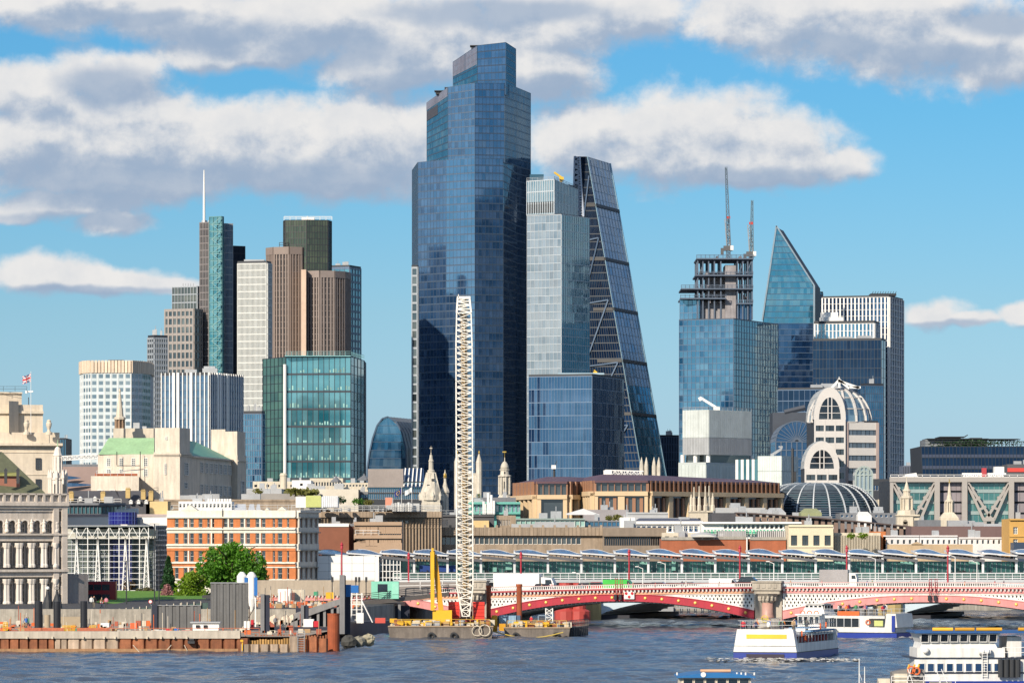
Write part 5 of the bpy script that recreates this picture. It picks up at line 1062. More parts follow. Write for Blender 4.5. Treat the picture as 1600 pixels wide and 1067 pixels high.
Yd=1060;t=thing('pinnacle_tower','square cream church tower crowned with a cluster of slim obelisk pinnacles','church spire',(X(1094,Yd),Yd,gz(Yd)),SG);mb=MB();mb.box(X(1077,Yd),X(1106,Yd),Yd,Yd+5,gz(Yd),Z(800,Yd));mb.box(X(1076,Yd),X(1114,Yd),Yd-.3,Yd+6,Z(800,Yd),Z(797.5,Yd));mb.box(X(1106,Yd),X(1113,Yd),Yd+.6,Yd+5,gz(Yd),Z(800,Yd));mb.build('tower',M_stone,t)
for px,yt,dy in((1080,772,0),(1085.5,760,4),(1092.5,759,0),(1102,759,0),(1109,758,4),(1114,770,1)):mb=MB();mb.lathe([(S(3.4,Yd),Z(797.5,Yd)),(S(3.4,Yd),Z(790,Yd)),(S(2.6,Yd),Z(788,Yd)),(S(2.4,Yd),Z(778,Yd)),(S(1.3,Yd),Z(775,Yd)),(S(.9,Yd),Z(yt+3,Yd)),(S(1.1,Yd),Z(yt+1.5,Yd)),(.05,Z(yt,Yd))],X(px,Yd),Yd+dy,6,rot=.5);mb.build('pinnacle',M_stone,t)
mb=MB();mb.box(X(1090,Yd),X(1094.5,Yd),Yd-.1,Yd+.4,Z(815,Yd),Z(809,Yd));mb.build('louvred_opening',M_dark,t)
Yd=1010;t=thing('white_steeple','tall cream steeple in diminishing round tiers, nearer the dark glass dome','church spire',(X(1417.5,Yd),Yd,gz(Yd)),SG);mb=MB();mb.box(X(1402,Yd),X(1427,Yd),Yd,Yd+4,gz(Yd),Z(806,Yd));mb.box(X(1427,Yd),X(1436,Yd),Yd+.4,Yd+4,gz(Yd),Z(806,Yd));mb.box(X(1401,Yd),X(1437,Yd),Yd-.3,Yd+4.3,Z(806,Yd),Z(803.5,Yd));mb.build('tower',M_cream,t)
mb=MB();Zp=lambda pr:[(S(r,Yd),Z(y,Yd))for r,y in pr];mb.lathe(Zp([(15,803.5),(14,797),(8,796),(8,779),(10,778),(9.5,775),(6,774),(5.5,768),(6.8,767),(4,763),(2.4,757),(.7,752),(.4,743)]),X(1418,Yd),Yd+2,10);mb.build('tiered_spire',M_cream,t)
for k in range(8):a_=k*math.pi/4+.2;mb=MB();mb.tube((X(1418,Yd)+S(9.4,Yd)*math.cos(a_),Yd+2+S(9.4,Yd)*math.sin(a_),Z(796,Yd)),(X(1418,Yd)+S(9.4,Yd)*math.cos(a_),Yd+2+S(9.4,Yd)*math.sin(a_),Z(779,Yd)),.2,n=6);mb.build('column',M_cream,t)
mb=MB();mb.box(X(1411,Yd),X(1418,Yd),Yd-.1,Yd+.4,Z(821,Yd),Z(815,Yd));mb.tube((X(1414.5,Yd),Yd-.1,Z(815,Yd)),(X(1414.5,Yd),Yd+.4,Z(815,Yd)),S(3.5,Yd),n=12);mb.build('arched_opening',mat('grey_louvre',(.22,.19,.15),.8),t)
Yd=1080;t=thing('slender_steeple','slender cream steeple with openwork lantern in front of steel trusses','church spire',(X(1484,Yd),Yd,gz(Yd)),SG);mb=MB();mb.box(X(1468,Yd),X(1500,Yd),Yd,Yd+5,gz(Yd),Z(812,Yd));mb.lathe([(S(20,Yd),Z(812,Yd)),(S(20,Yd),Z(809,Yd)),(S(15,Yd),Z(804,Yd)),(S(10,Yd),Z(800,Yd))],X(1484,Yd),Yd+2.5,4,rot=math.pi/4);mb.build('tower',M_cream,t)
mb=MB();mb.lathe([(S(r,Yd),Z(y,Yd))for r,y in((5,800),(5,785),(7.4,784),(7.4,782),(4.5,780),(4,776),(3,773),(2,764),(.5,754),(.3,751))],X(1485,Yd),Yd+2.5,8);mb.build('spire',M_cream,t)
for k in range(6):a_=k*math.pi/3;mb=MB();mb.tube((X(1485,Yd)+S(6.6,Yd)*math.cos(a_),Yd+2.5+S(6.6,Yd)*math.sin(a_),Z(800,Yd)),(X(1485,Yd)+S(6.6,Yd)*math.cos(a_),Yd+2.5+S(6.6,Yd)*math.sin(a_),Z(784,Yd)),.2,n=6);mb.build('column',M_cream,t)
mb=MB();mb.bar((X(1483.4,Yd),Yd+2.5,Z(753,Yd)),(X(1486.6,Yd),Yd+2.5,Z(753,Yd)),.2);mb.tube((X(1485,Yd),Yd+2.5,Z(754,Yd)),(X(1485,Yd),Yd+2.5,Z(748,Yd)),.1);mb.build('gilded_cross',M_gold,t)
# ---- bronze and stone headquarters, seen past the station
Y=1180;t=thing('bronze_headquarters','wide headquarters with bronze fins, sandstone frame and plum coloured curved roof','office building',(X(1010,Y),Y,gz(Y)),RF)
M_bz=mat('bronze_fin',(.33,.17,.10),.5,metal=.15,var=.08);M_ss=mat('sandstone',(.64,.48,.30),.85,var=.07);M_pl=mat('plum_roof',(.115,.06,.075),.5,var=.08,streak=.1);G_hq=GL('hq',(.03,.04,.05),(.8,.9,1),1.9,.08,(.10,.12,.12),.3)
# plan corners (px, depth): a zigzag of four walls
ZG=[(806,Y+34),(839,Y),(886,Y),(911,Y+12),(929,Y-6),(1012,Y-6),(1218,Y+44)];pts=[XY(p,d)for p,d in ZG];zb=gz(Y)
shell(t,ccw(pts+[(pts[-1][0]-4,pts[-1][1]+60),(pts[0][0]+14,pts[0][1]+60)]),zb,Z(752,Y)-.5)
TY=[(780,751,840,782),None];segs=[(0,'fin',6),(1,'win',5),(2,'fin',3),(3,'fin',5),(4,'win',8),(5,'fin',30)]
fb,gb,sb=MB(),MB(),MB()
for i,kind,n in segs:
 p,q=pts[i],pts[i+1];zt=Z(752 if i<3 else 751,Y);zm=Z(775 if i<3 else 770,Y)
 Q=wall(p,q,zm,zt);gb.slab(Q,0,1,0,1,0,.05)
 for k in range(n+1):
  s=k/n
  if kind=='fin':
   if k<n:fb.slab(Q,s+.06/n,s+.40/n,0,1,.1,1.0)
  else:fb.slab(Q,max(0,s-.06/n),min(1,s+.06/n),0,1,.1,.7)
 if kind=='win':
  fb.slab(Q,-.02,.03,0,1,.1,1.0);fb.slab(Q,.97,1.02,0,1,.1,1.0)
 Ql=wall(p,q,zb,zm);gb.slab(Ql,0,1,0,1,0,.05);nb={0:5,1:1,2:2,3:5,4:2,5:7}[i]
 for k in range(nb+1):
  s=k/nb;hw=(.9 if i!=1 else 1.1)/Q.w
  sb.slab(Ql,max(0,s-hw),min(1,s+hw),0,1,.05,1.3)
  if k<nb and i>=3 and i>3:
   m_=3
   for j in range(m_):
    ss=s+(j+.7)/(m_+.6)/nb
    fb.slab(Ql,ss-.4/Q.w,ss+.5/Q.w,.05,.93,.1,.6)
 sb.slab(Ql,0,1,.955,1.02,.05,1.6)
gb.build('glazing',G_hq,t);fb.build('bronze_fins',M_bz,t,kind='stuff');sb.build('sandstone_frame',M_ss,t)
mb=MB()
def roofz(px):return 740 if px>930 and px<1150 else(741 if px>1150 else 744)
R0=[(x,y,Z(752 if i<3 else 751,Y))for i,(x,y)in enumerate(pts)];R1=[(pts[0][0]+6,pts[0][1]+24,Z(744,Y)),(X(855,Y),Y+14,Z(743.5,Y)),(X(890,Y),Y+14,Z(743.5,Y)),(X(915,Y),Y+22,Z(744,Y)),(X(943,Y),Y+10,Z(740,Y)),(X(1010,Y),Y+10,Z(741,Y)),(X(1195,Y),Y+60,Z(745,Y))]
for i in range(6):mb.face([(R0[i][0],R0[i][1]-1.4,R0[i][2]),(R0[i+1][0],R0[i+1][1]-1.4,R0[i+1][2]),R1[i+1],R1[i]])
for i in range(6):mb.face([R1[i],R1[i+1],(R1[i+1][0],R1[i+1][1]+50,R1[i+1][2]),(R1[i][0],R1[i][1]+50,R1[i][2])]);mb.face([(R0[i][0],R0[i][1]-1.4,R0[i][2]-.6),(R0[i+1][0],R0[i+1][1]-1.4,R0[i+1][2]-.6),(R0[i+1][0],R0[i+1][1]-1.4,R0[i+1][2]),(R0[i][0],R0[i][1]-1.4,R0[i][2])])
mb.face([R0[6],(R0[6][0]-2,R0[6][1]+40,R0[6][2]),(R1[6][0],R1[6][1]+40,R1[6][2]),R1[6]]);mb.build('roof',M_pl,t)
mb=MB();lattice(mb,(X(948,Y),Y+16,Z(737,Y)),(X(1008,Y),Y+16,Z(738.5,Y)),1.4,12,.3);mb.box(X(945,Y),X(958,Y),Y+15,Y+18,Z(741,Y),Z(733,Y));mb.build('roof_gantry',M_white,t,kind='stuff')
Yd=1200;t=thing('roof_mast','short mast carrying pale equipment on the plum coloured roof','mast',(X(866,Yd),Yd,Z(746,Yd)));mb=MB();mb.tube((X(866,Yd),Yd,Z(746,Yd)),(X(866,Yd),Yd,Z(730,Yd)),.35,.3,8);mb.bar((X(866,Yd),Yd,Z(731,Yd)),(X(870,Yd),Yd,Z(720,Yd)),.2);mb.build('pole',M_dark,t);mb=MB();mb.box(X(861.5,Yd),X(868.5,Yd),Yd-.8,Yd+.4,Z(732.5,Yd),Z(726.5,Yd));mb.build('equipment_box',M_white,t)
# turquoise framed terrace building, behind the crane
t,Q=mid('turquoise_office','turquoise framed roof storey with aerials, between the steeples and the bronze headquarters',722,813,784,1090,12,mat('turquoise_frame',(.13,.40,.34),.5),[(788,800,14,.8)],gm=G_pale,fm=mat('turquoise_frame',()),frame=.12,trims=((784.5,787.5,1.0),(800.5,803,1.0)))
mb=MB()
for px,yt in((756,783),(763,770),(768,773),(772,782),(765,785),(758,787)):mb.tube((X(px,1088),1087.5,Z(803,1088)),(X(px,1088),1087.5,Z(yt,1088)),.35,n=6)
mb.build('aerials',M_white,t,kind='stuff')
mid('planted_roof','grey roof with a fringe of grass below the domed belfry',738,806,777,1180,14,M_lead,zb=10)
shrub('roof_shrub','round clipped green bush on the roof beside domed belfry',743,753,771,779,1150,M_lg,'shrub',260,group='planting on the roofs')
# long tan river office
t,Q=mid('river_office','long low tan concrete office above the station roof, white window strip',628,942,823.5,935,22,M_bconc,[(839,850,36,.90,636,908)],gm=G_office,frame=.07,trims=((824,836.5,.9),(837,838,.3)),tm=M_bconc)
mb=MB();ub=MB()
for k in range(52):mb.slab(Q,k/52,k/52+.0012,(Z(836.5,935)-gz(935))/Q.h,1,.9,1.33)
for k in range(0,52,3):ub.slab(Q,k/52+.004,k/52+.016,.985,1.04,.2,.9)
mb.build('panel_joints',mat('joint_brown',()),t,kind='stuff');ub.build('parapet_blocks',M_bconc,t,kind='stuff')
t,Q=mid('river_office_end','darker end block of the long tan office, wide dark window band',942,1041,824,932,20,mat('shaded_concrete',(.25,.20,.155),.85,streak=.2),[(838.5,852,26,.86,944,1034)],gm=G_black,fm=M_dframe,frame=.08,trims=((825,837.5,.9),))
for(nm,lab,x0,x1,yt,Yy,m,wn,kw)in(('roof_storey','dark grey roof storey with slit windows left of crane jib',667,772,805,960,mat('charcoal_panel',(.07,.072,.08),.7),[(812,821,14,.5,674,700)],dict(trims=((804,807,.4),),gm=G_blue,railing=True)),('roof_storey','yellowish rendered roof room right of crane jib',738,764,813,957,mat('yellow_render',()),(),{}),('roof_storey','tan roof block with white louvred grid beside turquoise storey',776,806,805,962,M_bconc,[(812,821,8,.6,778,797)],dict(gm=G_black)),('glazed_roof_storey','row of pale green glass panels on the tan roof in front of the bronze headquarters',806,914,810,960,mat('grey_green',(.25,.32,.30),.6),[(813,822,14,.9)],dict(gm=GL('palegreen',(.22,.40,.36),(.8,1,.95),2.0,.1,(.4,.55,.5),.4),trims=((809.5,812,.3),))),('glazed_roof_storey','blue-black glazed roof storey right of the pale green panels',914,970,813,962,M_lead,[(815,822,8,.88)],dict(gm=G_blue,fm=M_dframe)),('white_roof_room','white roof room with sloped conservatory beside the blue-black glazing',969,992,808,955,M_white,(),{}),('grey_roof','pale grey vaulted roof behind white roof room',980,1044,801,1000,mat('pale_grey_roof',(.42,.43,.44),.6),(),dict(trims=((800,803,.2),))),('grey_roof','broad mauve-grey sloping roof in front of bronze headquarters',912,982,796,1010,mat('mauve_roof',(.30,.28,.29),.7),(),{})):
 mid(nm,lab,x0,x1,yt,Yy,10,m,wn,frame=.06,**kw)
Yd=985;t=thing('tent_roof','white pointed canopy roof on a terrace in front of the bronze headquarters','canopy',(X(908,Yd),Yd,Z(806,Yd)));mb=MB()
mb.face([(X(886,Yd),Yd,Z(804,Yd)),(X(938,Yd),Yd,Z(804,Yd)),(X(912,Yd),Yd+5,Z(794,Yd))]);mb.face([(X(886,Yd),Yd,Z(804,Yd)),(X(912,Yd),Yd+5,Z(794,Yd)),(X(884,Yd),Yd+9,Z(802,Yd))]);mb.face([(X(938,Yd),Yd,Z(804,Yd)),(X(938,Yd),Yd+9,Z(803,Yd)),(X(912,Yd),Yd+5,Z(794,Yd))]);mb.build('canopy',M_white,t)
for px in(888,936):mb=MB();mb.tube((X(px,Yd),Yd,Z(822,Yd)),(X(px,Yd),Yd,Z(804,Yd)),.1);mb.build('post',M_steel,t)
shrub('roof_shrub','low bushy planting on terrace beside the white tent roof',944,976,804,813,975,M_ly,'shrub',420,group='planting on the roofs')
# right-hand streets of roofs
t,Q=mid('white_gallery','white-framed gallery of big dark windows with crossed railings',992,1098,814.5,955,12,M_white,[(821,831,12,.76,994,1092)],gm=G_navy,frame=.10,trims=((814,818.5,.7),(832,833.5,.4)))
mb=MB();rail(mb,[Q.at(0,.86)+Q.n*.6,Q.at(1,.86)+Q.n*.6],.9,1.2,.06);mb.build('balcony_rail',M_white,t)
mb=MB();mb.extr([(X(990,956),955.5,Z(815,956)),(X(1100,956),955.5,Z(815,956)),(X(1090,956),962,Z(809,956)),(X(1000,956),962,Z(809,956))],(0,0,0),(0,.4,-.4));mb.build('roof',mat('blue_grey_roof',(.11,.12,.16),.6),t)
t,Q=mid('cream_terrace','cream terrace wall below the white gallery, with dark slots',1034,1100,832,930,10,M_cream,[(837.5,839.5,2,.5,1036,1062)],gm=G_black,frame=.05)
t,Q=mid('green_terrace','long white-framed roof terrace hung with green awnings',1096,1252,815,945,12,M_white,[(819.5,826,16,.7,1130,1246)],gm=G_black,frame=.07,trims=((815.5,818,1.2),));gb_,wb_=MB(),MB()
for k in range(28):
 s=.02+k*.035;gb_.extr([Q.at(s,.80)+Q.n*1.4,Q.at(s+.026,.80)+Q.n*1.4,Q.at(s+.022,.87)+Q.n*.6,Q.at(s+.004,.87)+Q.n*.6],(0,0,0),(0,.1,-.1))
gb_.build('green_awnings',mat('awning_green',(.03,.36,.20),.7,isl=.5),t,kind='stuff');mb=MB();rail(mb,[Q.at(0,.77)+Q.n*1.5,Q.at(1,.77)+Q.n*1.5],1.0,1.5,.07);mb.build('terrace_rail',M_white,t)
for lab,x0,x1,yt in(('red brick wall block with a flat roof, nearest the dark end block',1033,1110,841),('red brick wall block in the middle, under a pale ribbed penthouse',1110,1166,840),('red brick wall block beside the cream window building',1172,1228,841)):
 t,Q=mid('brick_wall_block',lab,x0,x1,yt,900,10,M_brick,group='red brick blocks behind the station')
 mb=MB();mb.slab(Q,0,1,.97,1.03,.3,.6);mb.build('coping',M_conc,t)
for lab,x0,x1 in(('pale ribbed penthouse on the middle red brick block',1122,1166),('pale ribbed penthouse on the brick block beside the cream building',1184,1228)):
 t=thing('ribbed_penthouse',lab,'penthouse',(X((x0+x1)/2,904),904,Z(841,904)),'ribbed penthouses');mb,rb=MB(),MB();Q=fr(x0,x1,829,841,904);mb.box(X(x0,904),X(x1,904),904.05,908,Z(841,904),Z(829,904));n=14
 for k in range(n):rb.slab(Q,(k+.1)/n,(k+.7)/n,.05,.97,0,.2)
 mb.build('wall',M_lead,t);rb.build('ribs',mat('zinc_rib',(.48,.49,.49),.5,isl=.1),t,kind='stuff')
Yd=897;t=thing('curved_canopy','pale curved canopy roof on the flat red brick block','canopy',(X(1098,Yd),Yd,Z(841,Yd)));mb=MB();P_=[(X(1080+40*k/8,Yd),Yd,Z(841-6.5*math.sin(math.pi*(.12+.76*k/8)),Yd))for k in range(9)];mb.extr(P_,(0,0,0),(0,5,.5));mb.build('canopy',mat('pale_canopy',(.55,.55,.52),.6),t)
mb=MB()
for px in(1083,1098,1116):mb.tube((X(px,Yd),Yd+1,Z(842,Yd)),(X(px,Yd),Yd+1,Z(837,Yd)),.1)
mb.build('posts',M_steel,t,kind='stuff')
t,Q=mid('cream_window_building','cream building with four tall pairs of dark windows behind the station',1232,1302,820,895,12,mat('pale_yellow_stone',(.68,.60,.43),.8,var=.05),[(836,852,4,.55)],gm=G_office,fm=M_dframe,frame=.10,bars=(1,1),trims=((819.5,823,.3),(853,855,.2)))
t,Q=mid('slatted_wall','cream screen wall of vertical slats with two clipped trees on top',1302,1376,832,898,8,M_cream);mb=MB()
for k in range(30):mb.slab(Q,(k+.1)/30,(k+.5)/30,.3,.96,.35,.7)
mb.build('slats',M_cream,t,kind='stuff')
for lab,a_,b_ in(('bright round clipped tree, left one of a pair on the cream slatted wall',1322,1337),('bright round clipped tree, right one of a pair on the cream slatted wall',1339,1357)):shrub('clipped_tree',lab,a_,b_,831.5,842.5,892,M_lb,'tree',520,group='clipped trees')
mid('orange_wall','bare orange brick gable between the clipped trees and the white row',1356,1384,830,905,8,M_obrick,cat='building')
for lab,x0,x1,yt,n in(('white row of small windows nearest the orange gable',1380,1436,836,6),('white row of small windows in the middle, behind a small pediment',1437,1496,836,7),('white row of small windows nearest the ochre brick building',1498,1574,839,9)):
 t,Q=mid('white_row',lab,x0,x1,yt,905,10,mat('cool_white',(.66,.65,.66),.7),[(843,849.5,n,.42)],gm=G_black,frame=.05,group='white rows behind the station',trims=((yt,yt+2,.3),),plant=2)
mb=MB();Yd=893;t=thing('pediment_house','low cream stone front with a small pediment in front of the white row','building',(X(1440,Yd),Yd,gz(Yd)),RF);mb.box(X(1388,Yd),X(1520,Yd),Yd,Yd+3,gz(Yd),Z(850,Yd));mb.extr([(X(1424,Yd),Yd-.3,Z(850,Yd)),(X(1442,Yd),Yd-.3,Z(850,Yd)),(X(1433,Yd),Yd-.3,Z(846,Yd))],(0,0,0),(0,2,0));mb.build('front',M_tan,t)
t,Q=mid('ochre_building','ochre brick building with white sash windows at the edge of the picture',1577,1640,810,890,14,mat('ochre_brick',(.55,.32,.09),.85,var=.1,scale=.6),[(823,834,3,.4,1578,1630),(842,852,3,.4,1578,1630)],bars=(1,2),trims=((810,812.5,.5),(837,838.5,.2)))
t,Q=mid('dark_awning_front','blue-black shopfront by the ochre brick building',1584,1640,847,880,6,mat('ink_blue',(.03,.05,.09),.5),plant=1)
# dark brown stepped roof ridge with panels
Y=985;t=thing('long_brown_roof','long thin dark brown roof on brown posts, sloping down behind the green terrace','roof',(X(1330,Y),Y,gz(Y)),RF);mb,pb=MB(),MB()
A_,B_=(1150,800),(1436,823)
for k in range(28):
 xa,ya=A_[0]+(B_[0]-A_[0])*k/28,A_[1]+(B_[1]-A_[1])*(k/28)**1.3;xb,yb=A_[0]+(B_[0]-A_[0])*(k+1)/28,A_[1]+(B_[1]-A_[1])*((k+1)/28)**1.3
 mb.hexa([(X(xa,Y),Y-1,Z(ya+2,Y)),(X(xb,Y),Y-1,Z(yb+2,Y)),(X(xb,Y),Y+8,Z(yb+2,Y)),(X(xa,Y),Y+8,Z(ya+2,Y)),(X(xa,Y),Y-1,Z(ya,Y)),(X(xb,Y),Y-1,Z(yb,Y)),(X(xb,Y),Y+8,Z(yb,Y)),(X(xa,Y),Y+8,Z(ya,Y))])
 pb.box(X(xa,Y),X(xa+(xb-xa)*.6,Y),Y,Y+1,gz(Y),Z(ya+2,Y))
mb.build('roof',mat('dark_brown_roof',(.09,.065,.06),.7),t);pb.build('posts',mat('brown_post',(.22,.15,.12),.7),t,kind='stuff');mb=MB();mb.box(X(1150,Y),X(1420,Y),Y+1.2,Y+8,gz(Y),Z(826,Y));mb.box(X(1236,Y),X(1300,Y),Y+1.2,Y+8,gz(Y),Z(806,Y));mb.build('wall',M_lead,t)
for(lab,x0,x1,yt,Yy,m,p,wn)in(('pale metal roof block with rooflights under the bronze headquarters',1118,1196,793,1060,mat('grey_roof_block',()),2,()),('dark grey stepped roof in front of the bronze headquarters',1112,1182,801,1030,M_slate,1,()),('brown roof storey with pink chimney right of the dark stepped roof',1180,1236,806,1040,M_bconc,2,[(809,814,10,.4)]),('low grey-brown roofs left of the dome',1222,1300,806,1090,mat('grey_brown',()),3,()),('low roof with white rooflights in front of the dome',1312,1404,801,1080,M_lead,3,[(804,808,12,.5)]),('cream gabled block between the dome and the steel trusses',1372,1394,780,1280,M_cream,0,()),('small teal glazed block beside the striped tower foot',1360,1394,748,1500,M_core,0,[(758,766,8,.8)]),('brown roofs below steel trusses',1424,1580,822,960,mat('plum_brown_roof',(.16,.10,.095),.8),4,()),('grey roofs between the two cream steeples',1434,1470,812,1000,M_lead,1,())):
 mid('roof_block',lab,x0,x1,yt,Yy,14,m,wn,plant=p,gm=G_navy,frame=.05)
for lab,a_,b_,yb,hh,Yd,m in(('pale ridged hall roof right of the bronze headquarters',1198,1228,801,8,1080,mat('pale_grey_roof',())),('green domed roof in front of the glass dome',1252,1284,801,7,1075,mat('mossy_roof',(.28,.30,.16),.8)),('pale domed roof between truss building and ochre brick building',1518,1578,828,10,1000,mat('pale_grey_roof',())),('white gabled rooflight in front of the glass dome',1340,1362,805,6,1075,M_white)):
 mb=MB();x0,x1=X(a_,Yd),X(b_,Yd);z0,zt=Z(yb,Yd),Z(yb-hh,Yd);mb.hexa([(x0,Yd,z0),(x1,Yd,z0),(x1,Yd+10,z0),(x0,Yd+10,z0),(x0+(x1-x0)*.22,Yd+3,zt),(x1-(x1-x0)*.22,Yd+3,zt),(x1-(x1-x0)*.22,Yd+7,zt),(x0+(x1-x0)*.22,Yd+7,zt)]);mb.box(x0,x1,Yd,Yd+10,gz(Yd),z0+.01);single(mb,'hall_roof',m,lab,'roof')
# ---- glass dome
Y=1230;t=thing('glass_dome','flattened dark glass dome with curved white ribs','dome',(X(1300,Y),Y+30,gz(Y)),RF);cx,cy=X(1284,Y),Y+S(104,Y);rx=S(101,Y)
pr=[(1.0,812),(.99,803),(.955,793),(.89,781),(.80,771),(.70,763.5),(.58,758),(.45,755),(.3,753.5)];mb=MB();mb.lathe([(rx*r-.3,Z(y,Y))for r,y in pr],cx,cy,48);mb.build('shell',M_core,t);gb_,lb=MB(),MB();n=72
for(r0,y0),(r1,y1)in zip(pr,pr[1:]):
 for h in range(3):
  ra,rb=r0+(r1-r0)*h/3,r0+(r1-r0)*(h+1)/3;za,zc=Z(y0+(y1-y0)*h/3,Y),Z(y0+(y1-y0)*(h+1)/3,Y)
  for k in range(n):
   a0,a1=2*math.pi*k/n,2*math.pi*(k+1)/n
   if math.sin((a0+a1)/2)<.3:gb_.face([(cx+rx*ra*math.cos(a0),cy+rx*ra*math.sin(a0),za),(cx+rx*ra*math.cos(a1),cy+rx*ra*math.sin(a1),za),(cx+rx*rb*math.cos(a1),cy+rx*rb*math.sin(a1),zc),(cx+rx*rb*math.cos(a0),cy+rx*rb*math.sin(a0),zc)]);lb.bar((cx+(rx*ra+.2)*math.cos(a0),cy+(rx*ra+.2)*math.sin(a0),za),(cx+(rx*ra+.2)*math.cos(a1),cy+(rx*ra+.2)*math.sin(a1),za),.22)
gb_.build('glazing',GL('dome',(.008,.014,.022),(.6,.8,1),2.0,.06,(.05,.13,.14),.3),t,kind='stuff');lb.build('louvres',mat('louvre_steel',(.10,.13,.17),.4),t,kind='stuff')
for k in range(24):
 a_=2*math.pi*k/24+.13
 if math.sin(a_)>.3:continue
 mb=MB()
 for(r0,y0),(r1,y1)in zip(pr,pr[1:]):mb.bar((cx+(rx*r0+.35)*math.cos(a_),cy+(rx*r0+.35)*math.sin(a_),Z(y0,Y)),(cx+(rx*r1+.35)*math.cos(a_),cy+(rx*r1+.35)*math.sin(a_),Z(y1,Y)),.34)
 mb.build('rib',mat('rib_pale_steel',(.50,.53,.55),.4),t)
# ---- cream banded building with barrel-vaulted glass roofs
Y=1500;t=thing('vaulted_building','cream and dark-glass banded building with two barrel-vaulted fronts','office building',(X(1310,Y),Y,gz(Y)),RF);M_cb=mat('cream_band',(.56,.535,.51),.7,var=.05);M_pk=mat('pink_granite',(.42,.33,.30),.7)
def vault(x0,x1,ysp,ytop,Yd,depth,n=12):
 cx,r=X((x0+x1)/2,Yd),S((x1-x0)/2,Yd);zs,zt=Z(ysp,Yd),Z(ytop,Yd);P_=[(cx-r*math.cos(math.pi*k/n),Yd,zs+(zt-zs)*math.sin(math.pi*k/n))for k in range(n+1)]
 core,band,gl_,ar=MB(),MB(),MB(),MB();core.box(cx-r+.1,cx+r-.1,Yd+.3,Yd+depth,gz(Yd),zs);core.extr([(x,Yd+.3,z)for x,y,z in P_],(0,0,0),(0,depth,0));core.build('core',M_core,t)
 Q=Face((cx-r,Yd,gz(Yd)),(cx+r,Yd,gz(Yd)),(cx+r,Yd,zs),(cx-r,Yd,zs));nf=max(3,round((ysp and(Z(ysp,Yd)-gz(Yd))/4.0)))
 for i in range(nf):
  band.slab(Q,0,1,(i+.48)/nf,(i+1)/nf,0,.5)
  for k in range(6):gl_.slab(Q,(k+.06)/6,(k+.94)/6,i/nf,(i+.48)/nf,0,.06)
 for s in(.0,.31,.64,.95):band.slab(Q,s,s+.05,0,1,0,.55)
 n2=14;ri=.70
 for k in range(n2):
  a0,a1=math.pi*k/n2,math.pi*(k+1)/n2
  q=lambda a,f:(cx-r*f*math.cos(a),Yd-.5,zs+(zt-zs)*f*math.sin(a))
  ar.face([q(a0,ri),q(a1,ri),q(a1,1.02),q(a0,1.02)]);gl_.face([(cx,Yd-.2,zs),q(a0,ri),q(a1,ri)]);ar.face([q(a0,1.02),q(a1,1.02),(q(a1,1.02)[0],Yd+2,q(a1,1.02)[2]),(q(a0,1.02)[0],Yd+2,q(a0,1.02)[2])]);ar.face([q(a0,ri),q(a1,ri),(q(a1,ri)[0],Yd,q(a1,ri)[2]),(q(a0,ri)[0],Yd,q(a0,ri)[2])])
 for s in(-.12,.12):ar.bar((cx+r*s,Yd-.5,zs),(cx+r*s,Yd-.5,zs+(zt-zs)*.7),.35)
 for f in(.2,.42):ar.bar((cx-r*.66,Yd-.5,zs+(zt-zs)*f),(cx+r*.66,Yd-.5,zs+(zt-zs)*f),.2)
 ar.build('arch',M_cb,t);band.build('bands',M_cb,t);gl_.build('glazing',G_black,t,kind='stuff')
 rb=MB()
 for k in range(n+1):
  x,y,z=P_[k];rb.bar((x,Yd+2,z+.15),(x,Yd+depth,z+.15),.3)
 for d in range(3,int(depth),6):
  for p,q_ in zip(P_,P_[1:]):rb.bar((p[0],Yd+d,p[2]+.2),(q_[0],Yd+d,q_[2]+.2),.5)
 rb.build('vault_ribs',M_mulg,t,kind='stuff')
vault(1272,1321,655,606,Y+14,40);vault(1257,1311,732,690,Y-8,20)
# broad right wing: curved banded wall under a glass vault running across
Qw=wall(XY(1319,Y+15),XY(1372,Y+19),gz(Y),Z(658,Y));mb,gl_=MB(),MB();shell(t,ccw([XY(1319,Y+15.5),XY(1372,Y+19.5),XY(1370,Y+45),XY(1319,Y+45)]),gz(Y),Z(655,Y),M_core,'wing_core');nf=10
for i in range(nf):
 mb.slab(Qw,.0,1,(i+.42)/nf,(i+1)/nf,0,.5)
 for k in range(8):gl_.slab(Qw,(k+.06)/8,(k+.94)/8,i/nf,(i+.42)/nf,0,.06)
mb.build('wing_bands',M_cb,t);gl_.build('wing_glazing',GL('wing',(.04,.06,.09),(.8,.9,1),2.1,.08,(.2,.24,.28),.3),t,kind='stuff');mb=MB();mb.slab(Qw,-.01,.10,0,1,.5,.8);mb.slab(Qw,.92,1.0,0,1,.5,.8);mb.build('granite_piers',M_pk,t)
mb,rb=MB(),MB();cx,cy,rv=X(1321,Y),Y+15+S(49,Y),S(49.5,Y);zs,hv=Z(657,Y),Z(603,Y)-Z(657,Y);dp=lambda a,e,o=0:(cx+(rv+o)*math.cos(e)*math.cos(a),cy+(rv+o)*math.cos(e)*math.sin(a),zs+(hv+o)*math.sin(e))
for k in range(40):
 a0,a1=-math.pi+math.pi*k/40*1.3,-math.pi+math.pi*(k+1)/40*1.3
 for j in range(8):
  e0,e1=math.pi/2*j/8,math.pi/2*(j+1)/8;mb.face([dp(a0,e0),dp(a1,e0),dp(a1,e1),dp(a0,e1)])
  if k%4==0:rb.bar(dp(a0,e0,.2),dp(a0,e1,.2),.75)
  if j%2==0:rb.bar(dp(a0,e0,.15),dp(a1,e0,.15),.3)
mb.build('glass_vault',GL('vaultglass',(.06,.12,.18),(.8,.92,1),2.4,.08,(.2,.3,.36),.4),t,kind='stuff');rb.build('vault_trim',M_cb,t,kind='stuff')
